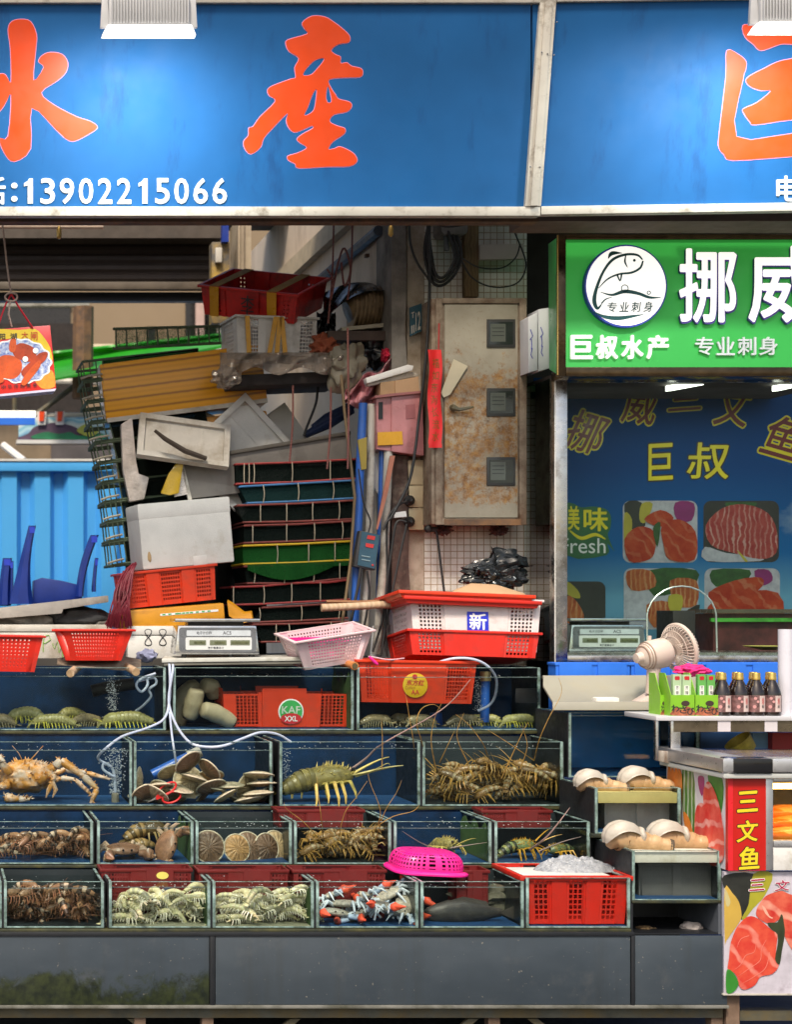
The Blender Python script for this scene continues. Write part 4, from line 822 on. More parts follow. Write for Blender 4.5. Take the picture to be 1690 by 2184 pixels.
tag(MB().tube([P(330, 918, 1.80), P(352, 936, 1.80), P(395, 962, 1.81), P(440, 978, 1.83)], [.008, .012, .014, .012], 8).build('dark_stick', M('dark wood', (.05, .035, .025), .7), base=P(380, 950, 1.9)), 'dark stick lying across the hollow foam lid', 'stick')
gb = M('grey worn board', (.20, .185, .17), .7, var=.15, sc=6, dirt=(.10, .085, .07), da=.4, dsc=5, bump=.2)
t = thing('grey_tray', 'big grey tray board leaning behind the net cages', 'tray', P(560, 1060, 2.0))
MB().quad([(387, 986), (748, 926), (752, 986), (510, 994), (512, 1052), (403, 1064)], 1.96, .03).build('board', gb, t, bevel=.006)
MB().quad([(384, 979), (749, 919), (749, 927), (386, 987)], 1.945, .05).build('rim', M('tray rim', (.10, .09, .075), .6), t, bevel=.004)
MB().quad([(385, 988), (391, 986), (410, 1066), (402, 1068)], 1.945, .02).build('rim', trim_grey, t)
tag(MB().slab([P(383, 979, 1.9), P(392, 984, 1.88), P(382, 1052, 1.89), P(362, 1056, 1.88), P(343, 1052, 1.9), P(360, 1010, 1.88)], Vector((.0, .02, 0))).build('yellow_tape_flap', M('mustard film', (.40, .25, .012), .3, var=.25, sc=8, bump=.7, bsc=14), base=P(365, 1052, 1.9), bevel=.006), 'mustard yellow film hanging from under the foam lid', 'film')
tag(MB().slab([P(384, 985, 1.94), P(392, 990, 1.93), P(400, 1054, 1.93), P(372, 1060, 1.93)], Vector((0, .01, 0))).build('foil_strip', foil, base=P(390, 1056, 1.93)), 'shiny foil strip beside the mustard film', 'foil')
b = MB(); tape2 = [P(484, 1282, 1.73), P(497, 1290, 1.70), P(520, 1308, 1.70), P(536, 1306, 1.71), P(540, 1324, 1.69), P(516, 1330, 1.69), P(488, 1314, 1.72)]
tag(b.slab(tape2, Vector((.01, .03, .01))).build('tape_scrap', tape_or, base=P(510, 1320, 1.7), bevel=.004), 'torn scrap of orange tape behind the scale', 'tape')
for i, (a, b__) in enumerate(((652, 928), (668, 912))): tag(MB().tube([P(a, b__, 2.16), P(700, 902 - 8 * i, 2.17), P(752, 874 - 10 * i, 2.18)], [.018, .034, .022], 10).build('folded_parasol', M('dark blue cloth', (.012, .03, .10), .6, var=.5, sc=12, bump=.6, bsc=20), base=P(700, 900, 2.16)), ['lower dark blue folded parasol lying behind the grey tray', 'upper dark blue folded parasol against the partition'][i], 'parasol')
# plank and stones at the far side of the heap
tag(MB().slab([P(-60, 1303, 1.72), P(231, 1270, 1.74), P(232, 1284, 1.74), P(135, 1299, 1.73), P(132, 1308, 1.73), P(-60, 1324, 1.72)], Vector((0, .25, 0))).build('grey_plank', M('pale concrete plank', (.42, .38, .34), .8, var=.15, dirt=(.2, .17, .14), da=.4, bump=.4), base=P(80, 1320, 1.72), bevel=.004), 'pale slanted plank below the blue stools', 'plank')
for i, (x, y, rx, rz, m, lb) in enumerate(((60, 1322, .16, .07, concrete, 'big grey stone block under the slanted plank'), (172, 1318, .14, .055, M('dark stone', (.03, .03, .032), .8, var=.5, bump=.6), 'dark stone lump beside the dark red net'), (212, 1330, .06, .04, concrete, 'small grey stone leaning on the dark lump'), (118, 1312, .05, .05, MATS['dark stone'], 'black lump wedged between the two grey stones'))):
    c = P(x, y, 1.86); tag(MB().ico(lambda v: c + Vector((v.x * rx, v.y * .08, v.z * rz)) * (1 + .4 * mnoise.noise(v * 1.8 + Vector((i * 7, 0, 0)))), 4).build('stone', m, base=c), lb, 'stone')
# dark red strands of netting
t = thing('red_net', 'bundle of dark red net strands hanging over the taped box', 'net', P(255, 1335, 1.66)); mar = M('maroon strands', (.17, .008, .022), .6, var=.4, bump=.3)
b = MB()
for i in range(46):
    a = rnd.random(); x0 = 292 - 30 * a; y0 = 1196 + 22 * a + rnd.random() * 8; xe = 220 + 62 * rnd.random(); m_ = 243 + 34 * rnd.random()
    b.tube(smooth([P(x0, y0, 1.70), P((x0 + m_) / 2, y0 + 18, 1.66), P(m_, 1262 + rnd.random() * 14, 1.62 + .05 * rnd.random()), P((m_ + xe) / 2, 1300, 1.62), P(xe, 1330 + rnd.random() * 10, 1.66)], 3, False), .0042, 5)
b.build('strand_bundle', mar, t)
# ---------------------------------------------------------------- folded net cages
def cage(label, pts0, pts1, back_d, fr_m, net_m, cords, cord_m, Y, r=.007, group=None, sagm=None):
    """A netted cage: pts0 = its top bar, pts1 = its bottom bar (photograph points along the front), closed at the back."""
    c = P((pts0[0][0] + pts0[-1][0]) / 2, pts1[0][1], Y); t = thing('net_cage', label, 'net cage', c, group)
    f = lambda l, dy: [P(x, y, Y) + Vector((0, dy, 0)) for x, y in l]
    for l in (pts0, pts1):
        a, b_ = f(l, 0), f(l, back_d); MB().tube(a + b_[::-1] + [a[0]], r * .8, 6).build('hoop', fr_m, t)
    b = MB(); A, B = f(pts0, .012), f(pts1, .012); A2, B2 = f(pts0, back_d), f(pts1, back_d)
    lp, lq = A + A2[::-1] + [A[0]], B + B2[::-1] + [B[0]]
    b.rings([lp, [(u * .5 + v * .5) + Vector((0, .008, 0)) for u, v in zip(lp, lq)], lq], False, False); b.add(lq[:-1], [tuple(range(len(lq) - 1))]); b.build('net', net_m, t)
    n = len(cords)
    for u in cords:
        def along(l):
            xx = pts1[0][0] + 3 + (min(l[-1][0], pts1[-1][0]) - pts1[0][0] - 3) * u; i = max([j for j in range(len(l) - 1) if l[j][0] <= xx] or [0]); s_ = (xx - l[i][0]) / (l[i+1][0] - l[i][0]); return (l[i][0] + (l[i+1][0] - l[i][0]) * s_, l[i][1] + (l[i+1][1] - l[i][1]) * s_)
        a, b_ = along(pts0), along(pts1); ms = ((a[0] + b_[0]) / 2 - 1 + 3 * rnd.random(), (a[1] + b_[1]) / 2)
        MB().tube(smooth([P(*a, Y) + Vector((0, -.006, 0)), P(*ms, Y) + Vector((0, -.012, 0)), P(*b_, Y) + Vector((0, -.006, 0))], 3, False), .0026, 5).build('cord', cord_m, t)
    return t
def netmat(name, c, open_):
    m, t, b, N, L = nodes(name); b.inputs['Base Color'].default_value = (*c, 1); b.inputs['Roughness'].default_value = .9; b.inputs['Specular IOR Level'].default_value = .03
    n = nz(t, 260, 1); L.new(ramp(t, n, [(.40, g(1 - open_)), (.60, g(1.0))]), b.inputs['Alpha']); return m
n_dk = netmat('black green netting', (.005, .008, .007), .06); n_gr = netmat('green netting', (.008, .062, .014), .1); n_bl = netmat('blue green netting', (.007, .022, .022), .08)
c_pale = M('pale cord', (.42, .36, .27), .8, var=.2); h_red = M('red hoop', (.33, .03, .03), .5, var=.3, sc=20); h_blue = M('blue hoop', (.03, .16, .36), .5, var=.2, sc=20); h_yel = M('yellow hoop', (.62, .40, .02), .4, var=.2, sc=20); h_brn = M('brown red hoop', (.20, .035, .028), .6, var=.4, sc=20)
GC = 'net cages stacked against the partition'
spec = [
 ('top net cage of the stack with bright red bars', [(504, 990), (634, 986), (764, 979)], [(505, 1032), (634, 1028), (763, 1020)], h_red, n_dk, (.05, .09, .13, .45, .77)),
 ('net cage with two blue bars under the red one', [(512, 1038), (634, 1031), (763, 1024)], [(528, 1073), (634, 1069), (763, 1062)], h_blue, n_bl, (.13, .45, .77)),
 ('net cage with a thin red top bar and three white cords', [(508, 1078), (634, 1074), (757, 1067)], [(520, 1114), (634, 1112), (755, 1107)], h_brn, n_dk, (.14, .38, .62, .86)),
 ('black net cage with a green edged bar above the yellow one', [(522, 1121), (634, 1118), (754, 1111)], [(522, 1158), (634, 1154), (752, 1149)], h_brn, n_dk, (.06, .38, .64, .9)),
 ('green net cage with two bright yellow bars', [(520, 1164), (634, 1160), (751, 1154)], [(520, 1203), (634, 1200), (748, 1194)], h_yel, n_gr, (.3, .6, .85)),
 ('sagging dark net cage directly below the yellow bars', [(522, 1208), (634, 1206), (748, 1199)], [(528, 1244), (634, 1244), (746, 1232)], h_brn, n_dk, (.05, .35, .64, .9)),
 ('net cage with wavy red bars near the bottom of the stack', [(495, 1252), (560, 1250), (634, 1243), (700, 1242), (745, 1236)], [(495, 1290), (560, 1288), (634, 1284), (700, 1281), (745, 1278)], h_red, n_dk, (.0, .26, .5, .75)),
 ('dark net cage below the wavy red bars', [(560, 1296), (634, 1292), (745, 1285)], [(540, 1327), (634, 1324), (742, 1318)], h_brn, n_dk, (.05, .5, .9)),
 ('lowest net cage of the stack behind the pale pink basket', [(540, 1332), (634, 1330), (742, 1325)], [(559, 1369), (634, 1368), (742, 1366)], h_brn, n_dk, (.15, .3, .8)),
]
for lb, a, b_, hm, nm, cs in spec: cage(lb, a, b_, .36, hm, nm, cs, c_pale, 1.90, group=GC)
sg = MB()
def sagf(u, v): return P(528 + 218 * u, 1204 - 8 * u + v * (10 + 26 * math.sin(math.pi * min(1, u * 1.15 + .02))), 1.885 - .01 * math.sin(u * 20))
tag(sg.grid(sagf, 40, 6).build('green_net', n_gr, base=P(640, 1220, 1.88)), 'loose green net sagging below the yellow bars', 'net')
# tall leaning pile of small green cages at the open side
n_sm = M('olive cord netting', (.085, .12, .075), .8, var=.3)
cordw = M('whitish knot cord', (.36, .33, .26), .8, var=.3)
def small_cage(i, x0, y0, x1, y1, w_, lb):
    Y = 2.08; t = thing('net_cage', lb, 'net cage', P((x0 + x1) / 2, y1, Y), 'green net cages stacked in a leaning pile')
    def ring(x, y, dd): return [P(x, y, Y), P(x + w_, y - 5, Y), P(x + w_ + 205, y - 28, Y) + Vector((0, .02, 0)), P(x + w_ + 205, y - 28, Y) + Vector((0, .40, 0)), P(x, y, Y) + Vector((0, .38, 0)), P(x, y, Y)]
    for x, y in ((x0, y0), (x1, y1)): MB().tube(ring(x, y, 0), .0075, 5).build('hoop', n_sm, t)
    for q in (0, .33, .66, 1.0): MB().tube([P(x0 + w_ * q, y0 - 5 * q, Y - .004), P(x1 + w_ * q + 2, y1 - 5 * q, Y - .004)], .0034, 4).build('cord', n_sm, t)
    for dd in (.12, .26): MB().tube([P(x0, y0, Y) + Vector((0, dd, 0)), P(x1, y1, Y) + Vector((0, dd, 0))], .004, 4).build('cord', n_sm, t)
    MB().tube([P(x0 - 4, y1 - 4, Y - .02), P(x0 + 14, y1 - 10, Y - .025), P(x0 + w_, y1 - 14, Y - .02)], .006, 5).build('lashing', cordw, t)
    b = MB(); b.add([P(x0 + w_, y0 - 5, Y), P(x0 + w_ + 205, y0 - 28, Y), P(x1 + w_ + 205, y1 - 28, Y), P(x1 + w_, y1 - 5, Y)], [(0, 1, 2, 3)]); b.build('net', n_dk, t)
xs_ = [(176, 768), (179, 812), (186, 856), (194, 900), (203, 943), (212, 986), (219, 1028), (224, 1070), (229, 1112), (233, 1154), (238, 1206)]
for i in range(10):
    (x0, y0), (x1, y1) = xs_[i], xs_[i + 1]
    small_cage(i, x0, y0 + 4, x1, y1, 42 - 1.2 * i, ['topmost green net cage of the leaning pile, beside the green awning', 'second green net cage from the top of the leaning pile', 'green net cage level with the upper orange taped box', 'green net cage level with the mural board', 'green net cage just above the blue fence top', 'green net cage at the top edge of the blue fence', 'green net cage behind the foil wrapped offcut', 'green net cage level with the lid of the big foam box', 'green net cage beside the middle of the big foam box', 'lowest green net cage of the pile, beside the dark red net'][i])
b = MB(); t = thing('net_trap', 'long green net trap lying on top of the orange taped box', 'net trap', P(350, 742, 2.3))
for yy, a in ((702, 0), (738, 6)): MB().tube([P(243, yy + a, 2.1), P(470, yy - 6, 2.12), P(470, yy - 6, 2.5), P(245, yy + a, 2.5), P(243, yy + a, 2.1)], .008, 5).build('hoop', n_sm, t)
for x in range(247, 470, 22): MB().tube([P(x, 702 - (x - 243) * .026, 2.1), P(x + 2, 741 - (x - 243) * .05, 2.1)], .004, 4).build('cord', n_sm, t)
MB().add([P(245, 704, 2.12), P(470, 698, 2.12), P(470, 734, 2.12), P(245, 743, 2.12)], [(0, 1, 2, 3)]).build('net', netmat('open green netting', (.02, .08, .03), .75), t)

# ---------------------------------------------------------------- hanging shelf with crates, motor and bags
t = thing('hanging_shelf', 'dark hanging board shelf strung on ropes in front of the partition', 'shelf', P(620, 825, 1.95))
b = MB(); b.slab([P(494, 824, 1.82), P(735, 815, 1.82), P(735, 791, 1.82), P(494, 800, 1.82)], Vector((0, .42, 0))); b.build('board', M('shelf dark board', (.018, .013, .012), .8, var=.3, sc=6), t, bevel=.004)
MB().box((px(700, 1.84), 1.84, pz(726, 1.84)), (px(834, 1.84), 2.2, pz(706, 1.84))).build('upper_board', M('shelf brown board', (.07, .045, .035), .7, var=.3), t)
for x0, y0, x1, y1 in ((712, 480, 700, 690), (752, 478, 742, 640), (706, 820, 698, 1000), (625, 822, 618, 985)): MB().tube(smooth([P(x0, y0, 1.80), P((x0 + x1) / 2 + 3, (y0 + y1) / 2, 1.79), P(x1, y1, 1.80)], 6, False), .0048, 6).build('rope', rope_m, t)
MB().tube(smooth([P(698, 575, 1.79), P(712, 600, 1.78), P(706, 640, 1.79), P(722, 560, 1.79), P(735, 530, 1.8), P(748, 575, 1.79), P(735, 610, 1.79), P(728, 560, 1.79)], 5, False), .0055, 6).build('rope', rope_m, t)
plm = M('cloudy plastic sheet', (.22, .18, .15), .10, var=.3, sc=9, bump=1, bsc=25, alpha=.62)
def plf(u, v):
    x = 470 + 270 * u; y = 752 + 40 * v + 8 * math.sin(u * 17) * v + (22 * v if u < .16 else 0); return P(x, y, 1.79 - .03 * v + .018 * math.sin(u * 23 + v * 6) + .012 * math.sin(u * 51))
tag(MB().grid(plf, 90, 12).build('plastic_sheet', plm, base=P(600, 780, 1.8), solid=.0015), 'crinkled cloudy plastic sheet over the edge of the hanging shelf', 'plastic sheet')
c = P(483, 806, 1.80)
tag(MB().ico(lambda v: c + Vector((v.x * .065, v.y * .05, v.z * .055)) * (1 + .6 * mnoise.noise(v * 2.4)), 4).build('plastic_bag', plm, base=c, ang=25), 'bunched end of cloudy plastic hanging off the shelf corner', 'bag')
s_ = k(1.86)
gc = crate('grey_crate', 'grey white crate tied with yellow straps on the hanging shelf', 'crate', 176 * s_, .30, 82 * s_, grey_pl, [(0, .14, .004, None), (.14, .27, 0, (4, 9, .06, .92, .66)), (.27, .36, .006, None), (.36, .46, 0, None), (.46, .50, .006, None), (.50, .60, 0, (4, 9, .06, .92, .66)), (.60, .70, .006, None), (.70, .80, 0, None), (.80, .95, 0, (4, 9, .06, .92, .66)), (.95, 1, .003, None)], tp=.96)
at(gc, 583, 757, 1.86, (0, 1, 6)); gc.location.y += .15
for x0, x1 in ((-.01, -.04), (.012, .0), (.02, .045), (-.16, -.145)):
    MB().slab([Vector((x0 - .012, -.165, 80 * s_)), Vector((x0 + .012, -.165, 80 * s_)), Vector((x1 + .012, -.158, 0)), Vector((x1 - .012, -.158, 0))], Vector((0, -.002, 0))).build('strap', tape_y, gc)
s_ = k(1.86)
rc = crate('red_crate', 'old red crate taped with two yellow bands on top of the hanging shelf', 'crate', .536, .40, .158, M('faded dark red plastic', (.66, .020, .018), .4, var=.2, sc=6, dirt=(.2, .015, .015), da=.5, dsc=6, bump=.08), [(0, .12, 0, None), (.12, .2, 0, (2, 5, .1, .8, .4)), (.2, .25, .005, None), (.25, .27, .0, None), (.27, .61, .006, None), (.61, .64, -.004, None), (.64, .78, .006, None), (.78, .86, 0, None), (.86, .94, 0, (2, 5, .1, .8, .4)), (.94, 1, 0, None)], [(0, 1, 0, None)], tp=.93, rim=.014)
h_ = .158
for x in (-.185, .135):
    MB().slab([Vector((x - .026, -.217, h_)), Vector((x + .026, -.217, h_)), Vector((x + .024, -.203, .0)), Vector((x - .024, -.203, .0))], Vector((0, -.002, 0))).build('tape_band', tape_y, rc)
    MB().slab([Vector((x - .026, -.217, h_ + .003)), Vector((x + .026, -.217, h_ + .003)), Vector((x + .030, .214, h_ + .003)), Vector((x - .022, .214, h_ + .003))], Vector((0, 0, .002))).build('tape_band', M('tape underside', (.42, .25, .08), .7, spec=.1), rc)
words('木', (-.035, -.128, .040, -.072), onf(-.2135), .001, .012).build('lettering', blk, rc); words('子', (-.035, -.072, .036, -.02), onf(-.2100), .001, .012).build('lettering', blk, rc)
ux, uy, uz = Vector((.445, -.281, -.102)).normalized(), Vector((.221, .30, .139)).normalized(), Vector((-.039, -.396, .918)).normalized()
rc.rotation_euler = Matrix((ux, uy, uz)).transposed().to_euler(); rc.location = P(635, 628, 1.76) - ux * .268 + uy * .20 - uz * h_
# motor under black film
t = thing('motor', 'dirty ribbed motor on the shelf half covered by black film', 'motor', P(775, 700, 1.92))
mm = M('oily motor metal', (.22, .15, .08), .5, var=.4, sc=14, metal=.3, dirt=(.03, .022, .015), da=.5)
pts = [P(742, 668, 1.97), P(752, 664, 1.97), P(822, 650, 1.97), P(832, 648, 1.97)]
MB().tube(pts, [.07, .095, .095, .075], 20).build('motor_body', mm, t)
for i in range(9):
    q = i / 8; a = pts[1].lerp(pts[2], q); MB().tube([a - Vector((.004, 0, 0)), a + Vector((.004, 0, -.0005))], .105, 20).build('cooling_fin', mm, t)
MB().slab([P(730, 706, 1.88), P(834, 696, 1.88), P(834, 688, 1.88), P(730, 698, 1.88)], Vector((0, .2, 0))).build('mounting_foot', M('white grit', (.4, .36, .28), .9), t)
def drape(u, v):
    x = 690 + 145 * u; y = 648 - 46 * math.sin(math.pi * (.16 + .62 * u)) + (58 - 52 * u) * v * (1 - .35 * u); return P(x, y, 1.86 + .25 * (1 - v) + .02 * math.sin(u * 19 + v * 7))
tag(MB().grid(drape, 50, 16).build('black_film', black_bag, base=P(750, 640, 1.9), solid=.0015), 'black plastic film draped over the motor', 'film')
tag(MB().grid(lambda u, v: P(676 + 40 * u, 664 + 48 * v + 5 * math.sin(u * 9), 1.9 + .03 * math.sin(u * 14 + v * 5)), 24, 12).build('black_film', black_bag, base=P(690, 690, 1.9), solid=.002), 'dark film hanging between the grey crate and the motor', 'film')
def cloth(name, lb, cat, cx, cy, rx, rz, Y, m, ry=.05, fr=2.4, amp=.55, sd=0):
    c = P(cx, cy, Y); return tag(MB().ico(lambda v: c + Vector((v.x * rx * k(Y), v.y * ry, v.z * rz * k(Y))) * (1 + amp * mnoise.noise(v * fr + Vector((sd, 0, sd)))), 4).build(name, m, base=c, ang=28), lb, cat)
cloth('orange_rag', 'rusty orange rag stuffed beside the grey crate', 'rag', 694, 736, 30, 24, 1.88, M('orange rag', (.30, .07, .03), .8, var=.3, bump=.6, bsc=20), sd=3)
cloth('grey_bag', 'crumpled grey olive plastic bag hanging on the shelf end', 'bag', 738, 782, 40, 50, 1.80, M('olive film', (.16, .14, .10), .35, var=.35, bump=.8, bsc=20), sd=8)
cloth('dark_bag', 'dark bundle in the shelf corner next to the concrete edge', 'bag', 795, 748, 36, 34, 1.92, black_bag, sd=5)
cloth('red_rag', 'small bright red rag by the concrete edge of the pillar', 'rag', 822, 758, 8, 14, 1.8, M('bright red rag', (.6, .02, .06), .6, bump=.5), sd=11)
pkf = M('pink film', (.56, .25, .28), .35, var=.2, sc=10, bump=.8, bsc=18, sss=.1)
def pinkf(u, v): return P(738 + 100 * u - 6 * v, 830 - 62 * u * (1 - v) + 36 * v + 7 * math.sin(u * 11 + v * 4), 1.74 + .05 * math.sin(u * 13 + v * 9) + .02 * math.sin(u * 31))
tag(MB().grid(pinkf, 50, 14).build('pink_bag', pkf, base=P(780, 830, 1.74), solid=.002), 'crumpled pink plastic bag behind the lamp fittings', 'bag')
# fittings, carton and pink wrapped box by the pillar
for i, (pts, lb) in enumerate((([(781, 806), (870, 778), (883, 780), (880, 790), (783, 818)], 'white lamp fitting lying uppermost on the small carton'), ([(784, 815), (880, 794), (893, 796), (892, 802), (786, 824)], 'thin grey lamp fitting under the white one on the carton'))):
    tag(MB().quad(pts, 1.62 + .03 * i, .06).build('lamp_fitting', [white_paint, trim_grey][i], base=P(835, 805, 1.65), bevel=.003), lb, 'lamp fitting')
t = thing('carton', 'small brown carton on the pink wrapped box', 'carton', P(850, 840, 1.62))
MB().quad([(812, 816), (843, 812), (843, 842), (812, 842)], 1.63, .12).build('side', M('carton shade side', (.40, .25, .14), .8), t); MB().quad([(843.5, 812), (893, 803), (895, 836), (843.5, 842)], 1.62, .13).build('front', card, t)
t = thing('pink_wrapped_box', 'box wrapped in pink film with a yellow tape patch beside the red couplet', 'box', P(850, 968, 1.6)); pw = M('pink film over carton', (.50, .20, .21), .3, var=.25, sc=6, dirt=(.36, .07, .09), da=.4, dsc=5, dst=(1, 1, .3), bump=.25, bsc=14)
MB().quad([(803, 846), (835, 842), (835, 962), (805, 958)], 1.64, .16).build('side', pw, t); MB().quad([(835.5, 842), (902, 836), (905, 972), (835.5, 963)], 1.63, .17).build('front', pw, t, bevel=.006)
MB().quad([(806, 922), (858, 920), (860, 948), (806, 950)], 1.625, .004).build('tape_patch', tape_y, t); MB().quad([(808, 858), (817, 857), (817, 893), (808, 894)], 1.635, .003).build('slot', black_gap, t)
MB().quad([(866, 864), (886, 862), (886, 892), (866, 894)], 1.6275, .002).build('printed_patch', M('pink print', (.36, .12, .13), .5), t)
MB().quad([(800, 844), (836, 839), (904, 833), (904, 838), (836, 845), (800, 849)], 1.615, .19).build('lid_edge', M('pink film edge', (.33, .12, .12), .4), t)

# ---------------------------------------------------------------- pipes, poles and cords beside the pillar
def pipe(name, lb, pts, Y, r, m, cat='pipe'):
    return tag(MB().tube([P(x, y, Y) for x, y in pts], r, 14).build(name, m, base=P(*pts[-1], Y)), lb, cat)
pipe('blue_pipe', 'blue plastic pipe bound with yellow tape beside the bamboo stick', [(775, 860), (768, 1000), (757, 1325)], 1.66, .021, blue_pipe)
pipe('blue_pipe', 'thinner blue plastic pipe between two grimy white pipes', [(816, 955), (813, 1100), (806, 1390)], 1.70, .016, blue_pipe)
pipe('white_pipe', 'grimy white pipe just behind the control box', [(793, 862), (789, 1080), (778, 1340)], 1.69, .021, grey_pipe)
pipe('white_pipe', 'grimy white pipe by the rusty column', [(829, 960), (820, 1180), (803, 1395)], 1.665, .022, grey_pipe)
pipe('bamboo_stick', 'long thin bamboo stick leaning in front of the net cages', [(728, 800), (736, 885), (757, 1059), (748, 1200), (730, 1330)], 1.62, .0075, M('bamboo', (.17, .115, .06), .6, var=.3), 'stick')
pipe('maroon_rope', 'thin dark maroon rope hanging along the bamboo stick', [(742, 700), (744, 880), (742, 1000)], 1.60, .005, rope_m, 'rope')
tag(MB().slab([P(764, 938, 1.63), P(783, 932, 1.63), P(782, 1000, 1.63), P(771, 1002, 1.63)], Vector((0, .02, 0))).build('tape_scrap', M('old tape', (.28, .20, .03), .4), base=P(772, 1000, 1.63)), 'old yellow tape scrap stuck on the blue pipe', 'tape')
tag(MB().slab([P(833, 972, 1.62), P(843, 972, 1.62), P(828, 1050, 1.61), P(806, 1130, 1.61), P(803, 1128, 1.61), P(820, 1040, 1.61)], Vector((0, .012, 0))).build('orange_ribbon', M('faded orange ribbon', (.40, .15, .10), .8, var=.2), base=P(806, 1130, 1.61)), 'faded orange ribbon hanging from under the pink wrapped box', 'ribbon')
tag(MB().slab([P(792, 985, 1.73), P(812, 960, 1.73), P(814, 1060, 1.73), P(800, 1045, 1.73)], Vector((0, .01, 0))).build('poster_scrap', white_paint, base=P(800, 1045, 1.73)), 'white paper scrap wedged behind the pipes', 'paper')
o = tag(MB().quad([(836, 972), (872, 972), (875, 1060), (872, 1200), (876, 1265), (872, 1405), (836, 1405)], 1.70, .05).build('rusty_column', M('peeling rust', (.085, .05, .04), .8, var=.4, sc=16, dirt=(.26, .22, .16), da=.25, dsc=10, bump=.6), base=P(855, 1405, 1.7), bevel=.004), 'dark rusty steel column face beside the tiled pillar', 'column')
tag(MB().quad([(795, 1335), (840, 1330), (840, 1405), (790, 1405)], 1.72, .01).build('white_sheet', white_paint, base=P(815, 1405, 1.72)), 'white sheet standing behind the cords at the foot of the pipes', 'sheet')
# control box
t = thing('control_box', 'blue grey control box with red labels tied to the pipes', 'control box', P(783, 1216, 1.56))
MB().quad([(768, 1131), (812, 1141), (801, 1217), (755, 1208)], 1.57, .06).build('case', M('black case', (.025, .026, .03), .5), t, bevel=.005)
MB().quad([(772, 1133), (810, 1141), (800, 1213), (763, 1205)], 1.566, .004).build('face_plate', M('teal plate', (.02, .07, .11), .4, var=.2), t)
for q in ([(785, 1141), (801, 1144), (799, 1152), (783, 1149)], [(781, 1158), (798, 1161), (796, 1169), (780, 1166)]): MB().quad(q, 1.563, .003).build('red_label', M('red label', (.48, .03, .03), .4), t)
for i in range(2): MB().quad([(771 + 1, 1184 + i * 8), (790, 1187 + i * 8), (789.6, 1189 + i * 8), (771.6, 1186 + i * 8)], 1.563, .003).build('print_line', M('pale teal print', (.2, .3, .34), .5), t)
MB().lathe([(.005, 0), (.005, .004), (0, .004)], 10, Matrix.Translation(P(795, 1205, 1.566)) @ Matrix.Rotation(R(90), 4, 'X')).build('button', MATS['red label'], t)
# sockets
ivory = M('ivory plastic', (.50, .40, .25), .5, var=.12, dirt=(.25, .17, .08), da=.3)
for i, (y0, y1, lb) in enumerate(((982, 1034, 'tall ivory trunking box uppermost on the pillar edge'), (1036, 1082, 'ivory socket with a black plug in it on the pillar edge'), (1084, 1130, 'lowest ivory socket on the pillar edge with a plug'))):
    t = thing('wall_socket', lb, 'socket', P(885, y1, 1.70)); MB().quad([(869, y0), (905, y0 - 1), (905, y1), (868, y1)], 1.70, .045).build('plate', ivory, t, bevel=.004)
    if i:
        y = (1068, 1113)[i - 1]; MB().lathe([(.026, 0), (.026, .022), (.018, .03), (.006, .05)], 14, Matrix.Translation(P(872, y, 1.70)) @ Matrix.Rotation(R(90), 4, 'X')).build('plug', black_rub, t)
tag(MB().quad([(842, 1093), (866, 1090), (868, 1102), (842, 1104)], 1.66, .02).build('blue_white_tag', white_letter, base=P(855, 1102, 1.66)), 'small white tag hanging among the plugs', 'tag')
# cables
def cable(lb, pts, Y, r=.006, name='cable', m=black_rub, n=6):
    return tag(MB().tube(smooth([P(p[0], p[1], p[2] if len(p) > 2 else Y) for p in pts], n, False), r, 6).build(name, m, base=P(pts[0][0], pts[0][1], Y)), lb, 'cable')
cable('long black cable running down the pillar past the red couplet', [(916, 470), (917, 600), (912, 720), (905, 800), (893, 900), (886, 960), (872, 1030), (838, 1098), (826, 1112), (818, 1130)], 1.58, .0075)
cable('black cable curving from the soffit to the long cable', [(873, 470), (876, 520), (890, 560), (912, 592), (916, 600)], 1.6, .006)
for i, (a, y) in enumerate(((0, 608), (7, 600), (14, 592))): cable(['outermost black loop of cable below the junction box', 'middle black loop of cable below the junction box', 'inner black loop of cable below the junction box'][i], [(916 - a * .3, 470), (906 + a, 540), (922 + a * .5, y - 8), (946, y), (974 - a * .6, 580 - a), (984 - a, 540), (972 - a, 500), (958, 494)], 1.62 - .01 * i, .008)
cable('thin cable hanging in a curve before the wood plank', [(912, 468), (950, 484), (1000, 478), (1030, 468)], 1.55, .005)
cable('thin slack wire crossing the plank and white board', [(985, 555), (1005, 590), (1040, 610), (1080, 612), (1110, 598), (1122, 560), (1100, 500), (1086, 466)], 1.58, .004)
cable('thin wire sagging over the white board', [(978, 545), (1020, 570), (1070, 572), (1100, 550), (1110, 520)], 1.58, .004)
cable('black flex hanging from under the meter cabinet', [(930, 1130), (934, 1150), (940, 1200), (948, 1263)], 1.62, .006)
cable('black flex falling from the control box beside the blue pipe', [(770, 1212), (764, 1250), (752, 1310), (744, 1350)], 1.57, .008)
cable('black flex hanging straight from the control box', [(783, 1217), (788, 1260), (782, 1310), (776, 1340)], 1.57, .006)
cable('black wire looping from the plug to the floor of the pipes', [(868, 1068), (842, 1085), (826, 1120), (826, 1240), (816, 1320), (795, 1390)], 1.6, .006)
cable('second black wire hanging straight beside the rusty column', [(866, 1113), (846, 1115), (836, 1170), (824, 1260), (822, 1340), (826, 1400)], 1.59, .006)
cable('third black wire from the lowest plug', [(868, 1118), (850, 1200), (832, 1290), (812, 1400)], 1.58, .0055)
cable('thin wire from the tape scrap down to the control box', [(765, 1000), (775, 1070), (790, 1110), (786, 1135)], 1.57, .004)
cable('black wire hanging beside the partition under the shelf', [(678, 820), (674, 860), (655, 910), (648, 930)], 2.0, .007)
